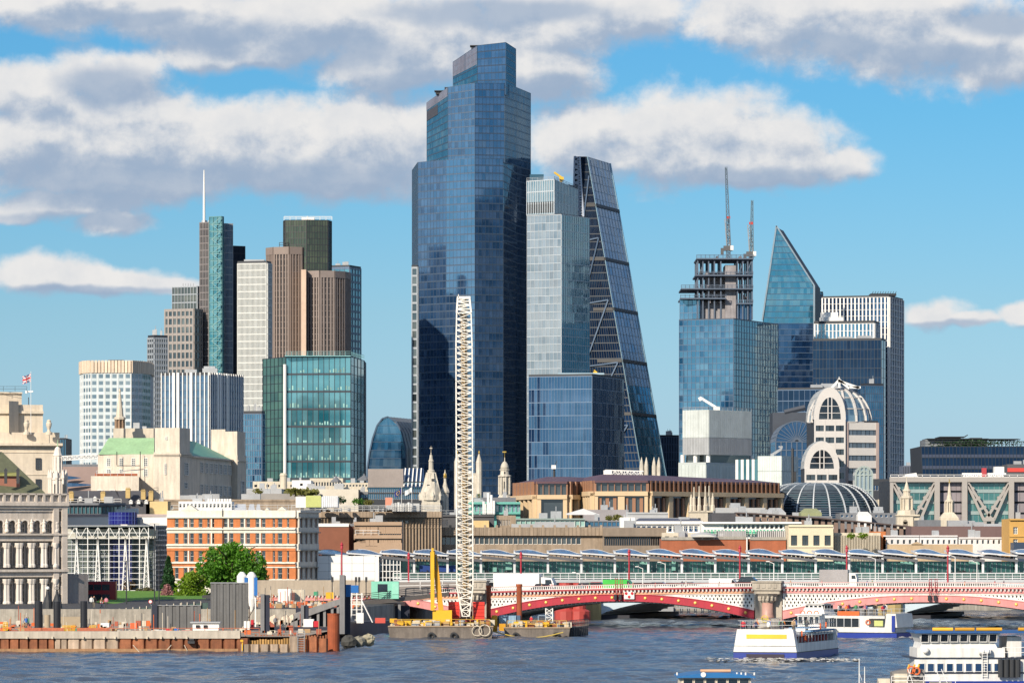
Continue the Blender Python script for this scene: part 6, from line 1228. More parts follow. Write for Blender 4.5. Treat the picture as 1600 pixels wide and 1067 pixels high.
mb=MB();q=lambda x,y,d=20:(X(x,Y),Y+d,Z(y,Y))
for a_,b_ in(((1318,590),(1303,606)),((1318,590),(1334,604)),((1318,592),(1350,603)),((1318,588),(1318,603)),((1334,602),(1352,602))):mb.bar(q(*a_),q(*b_),.8)
mb.tube(q(1318,596),q(1318,585),.3,.1);mb.build('roof_crest',M_white,t,kind='stuff')
Yd=1440;t=thing('vaulted_porch','small green-grey glazed barrel vault in front of the cream vaulted building','conservatory',(X(1350,Yd),Yd,gz(Yd)),RF);mb,gl_=MB(),MB();cx,r=X(1350,Yd),S(13,Yd);zs=Z(742,Yd);gl_.box(cx-r,cx+r,Yd+.2,Yd+12,gz(Yd),zs);P_=[(cx-r*math.cos(math.pi*k/10),Yd,zs+r*math.sin(math.pi*k/10))for k in range(11)];gl_.extr([(x,Yd+.2,z)for x,y,z in P_],(0,0,0),(0,12,0));gl_.build('glazing',G_pale,t)
for(x0,y0,z0),(x1,y1,z1)in zip(P_,P_[1:]):mb.bar((x0,Yd,z0),(x1,Yd,z1),.6);mb.bar((cx+(x0-cx)*.5,Yd,zs+(z0-zs)*.5),(cx+(x1-cx)*.5,Yd,zs+(z1-zs)*.5),.4)
for s in(-1,-.5,0,.5,1):mb.bar((cx+r*s,Yd,gz(Yd)),(cx+r*s,Yd,zs+(r*math.sqrt(max(0,1-s*s)))),.5)
for z in range(0,26,5):mb.bar((cx-r,Yd,zs-z),(cx+r,Yd,zs-z),.4)
mb.build('frame',mat('grey_green_frame',(.34,.40,.38),.5),t,kind='stuff')
# ---- truss-fronted office
Y=1240;zb=gz(Y);t=thing('truss_office','teal glass office hung behind huge pale steel V trusses','office building',(X(1500,Y),Y,zb),RF);M_tr=mat('truss_steel',(.36,.335,.31),.6,var=.06)
xl,xr=X(1392,Y),X(1640,Y);zt=Z(748,Y);shell(t,[(xl,Y+2),(xr,Y+2),(xr,Y+40),(xl,Y+40)],zb,zt-.4);a,b,pn=MB(),MB(),MB()
for(x0,x1,kind)in((1394,1462,'g'),(1466,1508,'p'),(1512,1578,'g'),(1584,1640,'p')):
 Q=fr(x0,x1,750,835,Y+1.5);
 if kind=='g':grid(Q,max(4,round(Q.w/1.6)),5,a,b,.1,.1,1.0,.3)
 else:
  for i in range(5):
   for k in range(6):piece('panel',mat('mauve_grey_panel',(.25,.22,.235),.5,isl=.08),t,Q,(k+.03)/6,(k+.97)/6,(i+.05)/5,(i+.85)/5,.05,.15)
a.build('glazing',GL('truss',(.012,.06,.07),(.55,.9,.95),2.1,.06,(.10,.28,.26),.34),t,kind='stuff');b.build('floor_edges',mat('grey_teal_edge',(.28,.36,.36),.5),t,kind='stuff')
mb=MB();q=lambda x,y:(X(x,Y),Y,Z(y,Y))
mb.bar(q(1390,749),q(1640,749),1.4);
for px in(1393,1464,1507,1580):mb.bar(q(px,748),q(px,835),1.5 if px!=1393 else .9)
for(xa,xb,xm)in((1394,1463,1430),(1510,1579,1545)):
 w_=11;ym=812
 for s in(0,1):
  mb.bar(q(xa+2+s*-1,752 if s else 757),q(xm+(5 if s else-8),ym),.75);mb.bar(q(xb-2+s*1,752 if s else 757),q(xm-(5 if s else-8),ym),.75)
 for f in(.2,.45,.7):
  for sg,xe in((1,xa),(-1,xb)):mb.bar(q(xe+(xm-xe)*f-5*sg*f,757+(ym-757)*f),q(xe+(xm-xe)*f+sg*(4+3*f),753+(ym-753)*(f-.06)),.7)
 mb.bar(q(xm-9,ym-1),q(xm+9,ym-1),1.1);mb.bar(q(xm-6,ym),q(xm-6,835),.9);mb.bar(q(xm+6,ym),q(xm+6,835),.9)
mb.build('steel_trusses',M_tr,t);mb=MB();rail(mb,[(xl,Y+1,zt),(xr,Y+1,zt)],1.2,2.2,.12);mb.build('roof_rail',M_white,t)
Yd=1260;t=thing('roof_gantry','white lattice gantry with red hoist on the truss-fronted office roof','roof gantry',(X(1540,Yd),Yd,zt));mb=MB();z0,z1=Z(745,Yd),Z(740,Yd)
for k in range(9):mb.bar((X(1505+k*7,Yd),Yd,z0),(X(1508.5+k*7,Yd),Yd,z1),.35);mb.bar((X(1508.5+k*7,Yd),Yd,z1),(X(1512+k*7,Yd),Yd,z0),.35)
mb.bar((X(1503,Yd),Yd,z1),(X(1572,Yd),Yd,z1),.5);mb.bar((X(1505,Yd),Yd,z0),(X(1568,Yd),Yd,z0),.5);mb.box(X(1554,Yd),X(1569,Yd),Yd,Yd+4,z1,Z(729,Yd));mb.build('gantry',M_white,t,kind='stuff');mb=MB();mb.box(X(1534,Yd),X(1541,Yd),Yd-.8,Yd+1,z0,Z(731,Yd));mb.build('red_hoist',mat('hoist_red',(.45,.05,.06),.5),t)
t,Q=mid('red_banded_block','dark grey plant block with a bright red band, at the edge of the picture',1574,1650,725,1280,14,mat('dark_grey_block',(.09,.09,.10),.6),plant=5,group=RF);mb=MB();mb.slab(Q,0,1,(Z(737,1280)-gz(1280))/Q.h,(Z(731,1280)-gz(1280))/Q.h,.35,.6);mb.build('red_band',mat('red_band',(.62,.06,.045),.5),t)
Yd=1225;t=thing('roof_boom','white cleaning boom on the truss-fronted office roof, beside the cream steeple','crane',(X(1425,Yd),Yd+20,zt));mb=MB();mb.box(X(1420,Yd),X(1444,Yd),Yd+18,Yd+20,Z(747,Yd),Z(742,Yd));mb.bar((X(1424,Yd),Yd+19,Z(742,Yd)),(X(1442,Yd),Yd+19,Z(739.5,Yd)),1.0);mb.build('boom',M_white,t)
# ---- dark office with roof garden
Y=1800;t,pl,zt=block('dark_glass_office','wide dark blue office with leaning side and planted roof canopies',1440,1442,1660,Y,86,692,1,46,8,G_deep,M_muld,wm=M_core,mw=.2,md=.2,hw=.5,cat='office building',group='glass office blocks',plant=0)if False else(None,None,None)
t=thing('dark_glass_office','wide dark blue office with leaning side and planted roof canopies','office building',(X(1530,Y),Y,gz(Y)),'glass office blocks');zt=Z(697,Y);zb=gz(Y);xl0,xl1,xr=X(1446,Y),X(1439,Y),X(1660,Y)
Q=Face((xl0,Y,zb),(xr,Y,zb),(xr,Y,zt),(xl1,Y,zt));mb=MB();mb.hexa([(xl0,Y+.4,zb),(xr,Y+.4,zb),(xr,Y+50,zb),(xl0,Y+50,zb),(xl1,Y+.4,zt),(xr,Y+.4,zt),(xr,Y+50,zt),(xl1,Y+50,zt)]);mb.build('core',M_core,t);a,b,s_=MB(),MB(),MB();grid(Q,40,9,a,b,.18,.2,.3,spand=.28,sm=s_)
a.build('glazing',G_deep,t,kind='stuff');b.build('mullions',M_muld,t,kind='stuff');s_.build('spandrels',mat('spandrel_violet',(.05,.065,.11),.4),t,kind='stuff')
mb=MB();mb.box(X(1448,Y),X(1545,Y),Y+6,Y+30,zt,Z(686,Y));mb.build('penthouse',mat('grey_penthouse',(.20,.22,.24),.6),t);mb=MB()
for(xa,xb,y)in((1450,1546,684.5),(1470,1510,681.5),(1518,1536,683.5),(1544,1594,685)):mb.box(X(xa,Y),X(xb,Y),Y+3,Y+26,Z(y+1,Y),Z(y,Y))
mb.bar((X(1508,Y),Y+10,Z(683,Y)),(X(1516,Y),Y+10,Z(678.5,Y)),.4)
for px in range(1550,1594,6):mb.bar((X(px,Y),Y+6,zt),(X(px,Y),Y+6,Z(685,Y)),.3);mb.bar((X(px,Y),Y+6,Z(690,Y)),(X(px+5,Y),Y+6,Z(685,Y)),.25)
rail(mb,[(xl1,Y+1,zt),(xr,Y+1,zt)],2.0,4,.2);mb.build('roof_canopy',M_dark,t,kind='stuff')
mb=MB();leaves(mb,(X(1530,Y),Y+3,zt+1),S(85,Y),2,1.6,900,.5,5);mb.build('roof_planting',M_ld,t,kind='stuff')
mid('navy_office','small slate-blue office block between the striped tower and the dark office',1411,1441,727,1900,20,mat('slate_blue',(.12,.14,.19),.6),[(729,747,12,.5)],gm=G_navy,fm=M_muld,frame=.2,cat='office building',group='glass office blocks')
# ---------------------------------------------------------------- left bank: stone corner buildings
M_vs=mat('weathered_stone',(.62,.55,.48),.85,var=.15,streak=.25,dirt=.2,scale=.5);M_vs2=mat('clean_stone',(.76,.69,.61),.85,var=.1,streak=.2)
ca,sa=math.cos(R(31)),math.sin(R(31));Y0=690;x00=X(-46,Y0)
def vp(s,d=0.0):return(x00+s*ca+d*sa,Y0+s*sa-d*ca)
def s_of(px):k=(px-800)/F;return(k*Y0-x00)/(ca-k*sa)
t=thing('school_building','ornate grey stone river-front building with arches, columns and a green slate roof','building',(x00,Y0,4.0),None);s1=s_of(103);zy=lambda py,s:Z(py,vp(s)[1])
sm_=s_of(58);zz=lambda py:zy(py,sm_);zb=3.0;zt=zz(785)
core=MB();p,q=vp(-2,-.9),vp(s1,-.9);core.prism(ccw([p,q,(q[0]-14,q[1]+12),(p[0]-14,p[1]+12)]),zb,zt);core.build('wall',M_vs,t)
Q=wall(vp(0),vp(s1),zb,zt);H,W_=Q.h,Q.w;tv=lambda py:(zz(py)-zb)/H
st,cl_,dk_=MB(),MB(),MB()
for(ya,yb,d)in((785,790,.9),(790,794,.6),(794,799,.25),(833,836,.7),(836,845,.15),(889,893,.8),(893,901,.25),(945,950,.4),(950,985,.2)):st.slab(Q,-.02,1.01,tv(yb),tv(ya),-1,d)
bays=[s_of(px)/W_ for px in(-20,-.5,18.7,38.4,57.7,77.2)];hb=(bays[4]-bays[3])/2;hw=hb*.58
for k,s in enumerate(bays):
 y0,y1,ysp=tv(833),tv(799),tv(819);n=10
 st.slab(Q,s-hb,s-hw,y0,y1,-.9,0);st.slab(Q,s+hw,s+hb,y0,y1,-.9,0);r_=tv(812.5)-ysp
 for j in range(n):
  a0,a1=math.pi*j/n,math.pi*(j+1)/n
  f=lambda a,t_:Q.at(s-hw*math.cos(a),t_)
  pa,pb=f(a0,ysp+r_*math.sin(a0)),f(a1,ysp+r_*math.sin(a1));ta,tb=f(a0,y1),f(a1,y1)
  st.face([pa,pb,tb,ta]);st.face([pa,pb,pb-Q.n*.9,pa-Q.n*.9])
 ar=MB()
 for j in range(n):
  a0,a1=math.pi*j/n,math.pi*(j+1)/n;f=lambda a,e:Q.at(s-hw*e*math.cos(a),ysp+r_*e*math.sin(a))+Q.n*.12
  ar.bar(f(a0,1.12),f(a1,1.12),.22)
 ar.build('arch_moulding',M_vs2,t);piece('recess_window',G_black,t,Q,s-hw*.6,s+hw*.6,tv(832),tv(817),-.85,-.7,frame=.14,bars=(1,1),fmat=M_vs)
 for(ya,yb)in((848,886),(904,944)):
  w=MB()
  piece('tall_window',G_black,t,Q,s-hw*.62,s+hw*.62,tv(yb-1),tv(ya+3 if ya<900 else ya+6),-.85,-.65,frame=.16,bars=(1,2),fmat=M_vs)
  for e in(-1,1):
   c_=Q.at(s+e*hb*.80,0)+Q.n*.35;cb=MB();r0=.30;z0,z1=zb+tv(yb)*H,zb+tv(ya)*H
   cb.lathe([(r0*1.5,z0),(r0*1.5,z0+.35),(r0,z0+.6),(r0*.88,z1-.9),(r0*1.1,z1-.8),(r0*1.7,z1-.15),(r0*1.7,z1)],c_.x,c_.y,10);cb.build('column',M_vs2,t)
  st.slab(Q,s-hb,s-hb*.62,tv(yb),tv(ya),-.9,-.1);st.slab(Q,s+hb*.62,s+hb,tv(yb),tv(ya),-.9,-.1)
 bl=MB()
 for j in range(7):c_=Q.at(s-hw*.9+hw*1.8*j/6,0)+Q.n*.4;bl.bar((c_.x,c_.y,zz(888)),(c_.x,c_.y,zz(882)),.09)
 bl.bar(Q.at(s-hw,tv(882))+Q.n*.4,Q.at(s+hw,tv(882))+Q.n*.4,.12);bl.build('balcony',M_dark,t)
 fg=MB();c_=Q.at(s+hb,0)+Q.n*.35;z0=zz(831);fg.lathe([(.34,z0),(.36,z0+.3),(.24,z0+.5),(.30,z0+.9),(.26,z0+1.25),(.34,z0+1.5),(.14,z0+1.72),(.19,z0+1.9),(.12,z0+2.05)],c_.x,c_.y,8);fg.build('statue',M_vs2,t)
for e in(.90,.99):st.slab(Q,e-.045,e+.012,0,1,-.5,.55)
for(ya,yb)in((814,822),(858,870),(915,929)):piece('slit_window',G_black,t,Q,.935,.965,tv(yb),tv(ya),.1,.3,frame=.12,fmat=M_vs2)
# balustrade
for k in range(13):s=k/12;st.slab(Q,s-.012,s+.012,1.0,1+(zz(771)-zt)/H,-.5,.75)
st.slab(Q,-.02,1.01,1+(zz(773)-zt)/H,1+(zz(770.5)-zt)/H,-.5,.75);st.slab(Q,-.02,1.01,1.0,1+(zz(783)-zt)/H,-.5,.7);bl=MB()
for k in range(84):
 c_=Q.at((k+.5)/84,0)+Q.n*.1;bl.tube((c_.x,c_.y,zz(783)),(c_.x,c_.y,zz(773)),.13,.08,6)
bl.build('balusters',M_vs2,t,kind='stuff');st.build('stonework',M_vs,t)
rf=MB();a_,b_=Q.at(-.02,1)+Vector((-1.0,.8,.3)),Q.at(.93,1)+Vector((-1.0,.8,.3));zr=zz(703);c_=Vector((a_.x-2,a_.y+9,zr));d_=Vector((X(1,708),708+2,zr));rf.face([a_,b_,d_,c_]);rf.face([b_,b_+Vector((-9,12,0)),d_+Vector((-2,3,0)),d_]);rf.face([a_-Vector((0,0,.3)),b_-Vector((0,0,.3)),b_,a_]);rf.build('roof',mat('green_slate',(.135,.145,.085),.8,var=.2,scale=.8,streak=.15),t)
g_=MB();g_.hexa([(X(-20,698),698,zz(765)),(X(31,700),700,zz(765)),(X(28,704),706,zz(765)),(X(-20,704),706,zz(765)),(X(-20,698),698,zz(743)),(X(31,700),700,zz(743)),(X(28,704),706,zz(743)),(X(-20,704),706,zz(743))]);g_.build('brick_dormer',mat('mauve_brick',(.36,.16,.11),.85),t);g_=MB();g_.hexa([(X(-21,697.5),697.5,zz(743)),(X(32,699.5),699.5,zz(743)),(X(30,706),706,zz(741)),(X(-20,706),706,zz(741)),(X(-21,697.5),697.5,zz(738)),(X(28,701),701,zz(737)),(X(24,706),706,zz(737)),(X(-20,706),706,zz(737))]);g_.build('dormer_roof',mat('lime_slate',(.30,.30,.10),.8,var=.2),t)
for px in(9,28):g_=MB();x,y=X(px,697),697;g_.box(x-.22,x+.22,y-.22,y+.22,zz(755),zz(735));g_.lathe([(.36,zz(735)),(.36,zz(734)),(.02,zz(730.5))],x,y,4,rot=math.pi/4);g_.build('roof_vent',M_dark,t)
# corner turret
c_=Q.at(.955,1);tx,ty=X(88.5,703),704.5;g_=MB();S_=lambda n:S(n,703);g_.lathe([(S_(12.5),zz(786)),(S_(12.5),zz(749)),(S_(14),zz(748)),(S_(14),zz(746)),(S_(11.5),zz(745)),(S_(11.5),zz(738)),(S_(6.5),zz(737)),(S_(6.3),zz(711)),(S_(7.5),zz(710)),(S_(6),zz(706)),(S_(4.5),zz(699)),(S_(2),zz(696))],tx,ty,8,rot=.39);g_.build('turret',M_vs2,t);g_=MB();g_.tube((tx,ty,zz(697)),(tx,ty,zz(685)),.09,.04);g_.build('finial',M_copper,t)
g_=MB()
for k in range(8):a_=k*math.pi/4;g_.lathe([(.22,zz(785)),(.20,zz(748)),(.32,zz(745)),(.22,zz(738)),(.05,zz(732))],tx+S_(13.5)*math.cos(a_),ty+S_(13.5)*math.sin(a_),6)
for k in range(8):a_=k*math.pi/4+.39;g_.tube((tx+S_(7)*math.cos(a_),ty+S_(7)*math.sin(a_),zz(737)),(tx+S_(7)*math.cos(a_),ty+S_(7)*math.sin(a_),zz(712)),.12)
g_.build('turret_shafts',M_vs2,t,kind='stuff');g_=MB()
for px in(83,96):g_.box(X(px-1.8,700),X(px+1.8,700),ty-S_(12.6),ty-S_(10),zz(771),zz(755))
g_.build('turret_openings',M_dark,t,kind='stuff')
g_=MB();g_.prism(ccw([vp(s1+.2,-.2),vp(s1+4.5,-1.2),vp(s1+4.5,-8),vp(s1+.2,-8)]),3,zz(897));g_.build('rusticated_return',mat('grey_rusticated',(.30,.27,.26),.85,var=.15,streak=.3),t)
# ---- pale stone office with the flag
Y=870;t=thing('stone_office','massive pale stone office with stepped top storeys, urns and deep cornice','building',(X(40,Y),Y,4),RF);M_un=mat('pale_office_stone',(.66,.57,.45),.85,var=.1,streak=.2,dirt=.2);hp=lambda px,Yd:(X(px,Yd),Yd)
def blk(name,x0,x1,yt,yb,d0,d1,xs=None):
 b=MB();b.prism(ccw([hp(x0,Y+d0),hp(x1,Y+d0+3),hp(x1-2,Y+d1),hp(x0,Y+d1)]),Z(yb,Y)if yb else 4,Z(yt,Y));return b.build(name,M_un,t)
blk('main_block',-40,94,695,None,0,24);blk('cornice',-42,98,692,696,-1.2,25);blk('parapet',-40,93,675,692,.4,24);blk('set_back_block',-40,67,631,675,3,22);blk('set_back_cornice',-40,68,641,645,2.4,22);blk('centre_pier',14,29,626,676,1,10);blk('top_block',-40,34,611,640,9,24);blk('top_coping',-41,35,609.5,612,8.6,24)
Q=wall(hp(-40,Y),hp(94,Y+3),4,Z(696,Y))
for(ya,yb)in((715,733),(748,764),(780,796)):
 for px in(-5,59.5):piece('window',G_office,t,Q,(px-4.2+40)/134,(px+4.2+40)/134,(Z(yb,Y)-4)/Q.h,(Z(ya,Y)-4)/Q.h,.02,.3,frame=.18,bars=(1,3),fmat=M_dframe)
for px,py in((40.5,671),(75.5,671)):
 b=MB();b.lathe([(S(r,Y),Z(y,Y))for r,y in((5.5,py+8),(5.5,py+4),(3,py+3),(2.2,py),(4.2,py-6),(4.6,py-10),(3.2,py-12),(3.6,py-14),(1,py-16))],X(px,Y),Y+1,10);b.build('urn',M_un,t)
b=MB()
for y in(700,706,741,770):b.slab(Q,0,1,(Z(y+.8,Y)-4)/Q.h,(Z(y,Y)-4)/Q.h,0,.15)
b.build('string_course',M_un,t);b=MB();rail(b,[(X(-40,Y),Y+9,Z(609,Y)),(X(34,Y),Y+9,Z(609,Y))],1,2,.06);b.tube((X(36,Y),Y+10,Z(631,Y)),(X(36,Y),Y+10,Z(618,Y)),.08);b.build('roof_rail',M_dark,t,kind='stuff')
b=MB();b.box(X(29,Y),X(32,Y),Y+12,Y+13,Z(611,Y),Z(607,Y));b.bar((X(31,Y),Y+12.5,Z(608.5,Y)),(X(41,Y),Y+12.5,Z(608,Y)),.3);single(b,'roof_camera_boom',M_white,'small white boom arm on the top storey of the pale stone office','boom')
def union(u,v):
 x,y=(u-.5)*2,(v-.5)*2;ax,ay=abs(x),abs(y)
 if ax<.10 or ay<.20:return 2
 if ax<.17 or ay<.34:return 1
 d=abs(ax-ay)/1.41
 return 2 if d<.05 else(1 if d<.17 else 0)
flag('flag','red, white and blue national flag flying on a tall white pole over the stone office',48.3,584,868,1.75,1.55,union,[M_fb,M_fw,M_fr],12.0,.32)
# ---- garden slope, trees
def bush(*a,**k):return shrub(*a,**k)
mb=MB();M_gr=mat('lawn_grass',(.10,.24,.02),.9,var=.3,scale=1.0)
pts=[(150,940,700),(236,948,690),(322,948,690),(322,924,790),(176,922,790)]
mb.face([(X(px,Yd),Yd,Z(py,Yd))for px,py,Yd in pts]);struct(mb,'lawn',M_gr)
def tree(label,px0,px1,y0,y1,yg,Yd,m,n,s,lobes,group='trees by the embankment',cat='tree',name='tree'):
 """trunk and limbs, then several crowns of leaves"""
 cx=X((px0+px1)/2,Yd);zg=Z(yg,Yd);z0,z1=Z(y1,Yd),Z(y0,Yd);rx=S((px1-px0)/2,Yd);t=thing(name,label,cat,(cx,Yd,zg),group);mb=MB();zc=(z0+z1)/2
 mb.tube((cx,Yd,zg),(cx+.1,Yd,z0+(z1-z0)*.25),rx*.10,rx*.07,8);mb.tube((cx+.1,Yd,z0+(z1-z0)*.25),(cx,Yd,z0+(z1-z0)*.75),rx*.07,rx*.03,8)
 for k in range(9):a_=k*2.4;h=.2+.06*k;mb.tube((cx,Yd,z0+(z1-z0)*h),(cx+rx*.75*math.cos(a_),Yd+rx*.75*math.sin(a_),z0+(z1-z0)*(h+.28)),rx*.035,rx*.01)
 mb.build('trunk',M_bark,t);mb=MB()
 for i,(lx,lz,lr,lh)in enumerate(lobes):leaves(mb,(cx+rx*lx,Yd+random.uniform(-.4,.4)*rx,z0+(z1-z0)*lz),rx*lr,rx*lr,(z1-z0)*lh,int(n*lr),s,int(px0)*31+i)
 mb.build('crown',m,t,kind='stuff');return t
M_tg=leaf_mat('leaf_plane',(.075,.205,.012));
tree('big bright green plane tree in front of the orange brick office',306,418,849,925,945,772,M_tg,3300,.31,[(-.45,.5,.55,.45),(0,.62,.62,.42),(.1,.82,.4,.22),(.5,.5,.5,.42),(-.1,.25,.7,.28),(.7,.28,.35,.3),(-.75,.35,.3,.3)])
tree('yellow-green smaller tree left of the big plane tree',268,330,893,946,948,764,M_lb,2200,.28,[(-.3,.45,.6,.4),(.3,.5,.6,.42),(0,.75,.5,.28),(0,.2,.9,.25)])
tree('dark conical evergreen between atrium office and brick office',250,277,868,925,945,778,M_ld,2600,.25,[(0,.14,.95,.17),(0,.36,.74,.18),(0,.56,.52,.17),(0,.74,.34,.15),(0,.9,.18,.1)])
tree('small pink blossom tree below the dark evergreen',249,272,913,940,946,762,M_lo,900,.2,[(-.3,.4,.6,.4),(.3,.5,.6,.45),(0,.8,.5,.25)])
tree('brownish budding tree nearest the red bus',187,212,905,925,930,800,leaf_mat('leaf_bronze',(.16,.10,.045)),700,.2,[(-.2,.5,.7,.45),(.4,.5,.5,.4)])
tree('olive shrubby tree in front of the atrium office',208,244,917,934,938,790,leaf_mat('leaf_sage',(.14,.13,.06)),900,.2,[(-.4,.5,.5,.4),(.1,.55,.6,.45),(.6,.45,.4,.4)])
for i,(lab,a_,b_,y0,y1)in enumerate((('rounded bright hedge clump at the lawn edge beside the bus',176,196,929,943),('low bright green hedge below the yellow-green tree',268,316,933,947),('dark green bush under the big plane tree',318,336,922,944))):bush('bush',lab,a_,b_,y0,y1,766,(M_lb,M_lg,M_ld)[i],'bush',600,.16,group='bushes along the embankment',stem=False)
# ---------------------------------------------------------------- station on the railway bridge
Y=800;zd=Z(905,Y);M_sw=mat('station_white',(.62,.63,.64),.5);M_und=mat('canopy_underside',(.10,.10,.11),.6);M_pv=glass('solar_panel',(.07,.095,.155),(.5,.7,1),1.8,.2,var=.15)
x0s,x1s=614,1680;pitch=52.3;t=thing('railway_station','long bridge station with humped blue solar roofs on white posts over glass screens','station',(X(1100,Y),Y,2),None)
def canopy(px,par):
 """one roof bay: a shallow arched panel tilted to the river, white edges, ribbed underside whose dark colour carries its shade"""
 a,b,c,e=MB(),MB(),MB(),MB();n=8;L=pitch*1.04;bw=random.uniform(.48,.66)
 def pt(u,v,dz=0):
  bow=math.sin(math.pi*min(1,u*1.18))*bw*v if u<.85 else 0
  return(X(px+L*u,Y),Y+9*v,Z(863.5+4.2*u,Y)+bow+.30*v+dz)
 for i in range(n):
  u0,u1=i/n,(i+1)/n
  for j in range(2):a.face([pt(u0,j/2),pt(u1,j/2),pt(u1,(j+1)/2),pt(u0,(j+1)/2)])
  b.bar(pt(u0,0,-.05),pt(u1,0,-.05),.26,.26);b.bar(pt(u0,1,.0),pt(u1,1,.0),.1,.1)
  c.face([pt(u0,-.02,-.30),pt(u1,-.02,-.30),pt(u1,1,-.9),pt(u0,1,-.9)]);e.bar(pt(u0,0,-.5),pt(u0,1,-1.1),.10,.4)
  if i%8==0:b.bar(pt(u0,0,.03),pt(u0,1,.03),.3)
 e.bar(pt(0,-.06,-.7),pt(1,-.06,-.95),.18,.5)
 o=a.build('solar_panel',M_pv,par);b.build('edge_trim',M_sw,o);c.build('soffit',M_und,o);e.build('roof_ribs',M_und,o,kind='stuff')
k=0;px=490.0
while px<x1s:canopy(px,t);px+=pitch
posts=[]
px=490+pitch*3
while px<x1s:
 mb=MB();mb.bar((X(px,Y),Y+.3,zd),(X(px,Y),Y+.3,Z(869,Y)),.42,.42);mb.build('post',M_sw,t);px+=pitch
mb=MB();mb.box(X(x0s,Y),X(x1s,Y),Y-.8,Y+22,zd-.55,zd);mb.build('deck_edge',mat('deck_grey',(.40,.42,.43),.6),t)
mb=MB();mb.box(X(x0s,Y),X(x1s,Y),Y+.4,Y+22,zd-1.6,zd-.55);mb.build('deck_girder',mat('girder_taupe',(.24,.215,.20),.7),t)
G_st=GL('station',(.015,.06,.055),(.6,1,.92),1.9,.06,(.05,.15,.14),.35);zg0,zg1=zd+.05,Z(876.5,Y);n=150
Q=Face((X(x0s,Y),Y+2.2,zg0),(X(x1s,Y),Y+2.2,zg0),(X(x1s,Y),Y+2.2,zg1),(X(x0s,Y),Y+2.2,zg1));gl_,fr_=MB(),MB()
for i in range(n):gl_.slab(Q,i/n,(i+1)/n,0,1,0,.04,0,.004)
for i in range(0,n+1):fr_.slab(Q,max(0,i/n-.0003),min(1,i/n+.0003),0,1,0,.12)
fr_.slab(Q,0,1,.985,1,0,.15);gl_.build('glass_screen',G_st,t,kind='stuff');fr_.build('screen_frame',M_mulg,t,kind='stuff')
mb=MB()
for yv,w in((895,.15),(899.5,.08),(903,.14)):mb.bar((X(x0s,Y),Y-.3,Z(yv,Y)),(X(x1s,Y),Y-.3,Z(yv,Y)),w)
px=x0s
while px<x1s:mb.bar((X(px,Y),Y-.3,zd),(X(px,Y),Y-.3,Z(895,Y)),.1);px+=pitch/4
mb.build('balustrade',M_sw,t,kind='stuff');mb=MB()
for i in range(300):xa=x0s+(x1s-x0s)*i/300;mb.face([(X(xa,Y),Y-.25,Z(903,Y)),(X(xa+3.3,Y),Y-.25,Z(903,Y)),(X(xa+3.3,Y),Y-.25,Z(895,Y)),(X(xa,Y),Y-.25,Z(895,Y))])
mb.build('balustrade_glass',GL('balglass',(.06,.11,.10),(.8,1,.95),1.7,.08,(.14,.22,.2),.4),t,kind='stuff')
# seen through the glass: kiosks, benches, signs
for i,(xa,xb,ya,yb)in enumerate(((790,800,878,890),(1000,1015,877,882),(1103,1120,877,882),(1305,1322,877,882),(1408,1428,877,882),(1515,1532,877,882),(770,776,886,893),(1050,1056,872,891))):
 mb=MB();mb.box(X(xa,Y),X(xb,Y),Y+1.4,Y+2.0,Z(yb,Y),Z(ya,Y));mb.build('teal_panel',mat('teal_panel',(.18,.38,.33),.4),t)
mb=MB();mb.box(X(655,Y),X(712,Y),Y+1.5,Y+2.0,Z(893,Y),Z(883,Y));mb.build('blue_train_side',mat('train_blue',(.015,.05,.22),.4),t)
mb=MB()
for i in range(90):
 xa=random.uniform(625,1600);mb.box(X(xa,Y),X(xa+random.uniform(1.5,3),Y),Y+1.2,Y+1.8,zd+.05,zd+random.uniform(1.2,1.75))
mb.build('waiting_figures',mat('dark_figures',(.02,.025,.03),.8),t,kind='stuff')
# steel arch ribs and piers below the deck, raked back from view
M_arch=mat('arch_steel',(.52,.62,.68),.5,var=.06);M_rib=mat('arch_rib_grey',(.66,.66,.66),.6)
for i,(pa,pb)in enumerate(((927,1398),(1398,1868),(456,927))):
 if i==2:continue
 fa,rb_=MB(),MB();n=22;xa,xb=X(pa,778),X(pb,778)
 def ap(u,d,o=0):
  x=xa+(xb-xa)*u+d*.28;zc=.3+4.2*max(0,1-(2*u-1)**2)**.75;return(x,778+d,zc+o)
 for k in range(n):
  u,v=k/n,(k+1)/n
  fa.hexa([ap(u,0,0),ap(v,0,0),ap(v,.6,0),ap(u,.6,0),ap(u,0,2.1),ap(v,0,2.1),ap(v,.6,2.1),ap(u,.6,2.1)])
  rb_.face([ap(u,.6,.1),ap(v,.6,.1),ap(v,44,.1),ap(u,44,.1)])
  for h in(0,.5):uu=u+h/n;rb_.bar(ap(uu,.6),ap(uu,44),.25,.3)
 o=fa.build('arch_face',M_arch,t);rb_.build('arch_soffit',M_rib,t)
 mb=MB()
 for k in range(1,14):u=k/14*.5;p=ap(u,.8,1.7);mb.bar(p,(p[0],p[1],zd-1.6),.3)
 for k in range(1,14):u=.5+k/14*.5;p=ap(u,.8,1.7);mb.bar(p,(p[0],p[1],zd-1.6),.3)
 mb.build('spandrel_posts',M_sw,t,kind='stuff')
for pa in(927,1398):
 mb=MB();xa=X(pa,778);mb.prism(ccw([(xa-1.6,779),(xa+6.5,779),(xa+17,822),(xa+9,822)]),-2,.75);mb.build('pier',mat('black_pier',(.035,.036,.045),.7),t)
 mb=MB();mb.lathe([(2.2,-2),(2.2,3.4),(1.6,4.0)],xa-.8,777.5,10,sy=.7);mb.build('stone_cutwater',mat('ochre_stone',(.45,.34,.15),.85,dirt=.4),t)
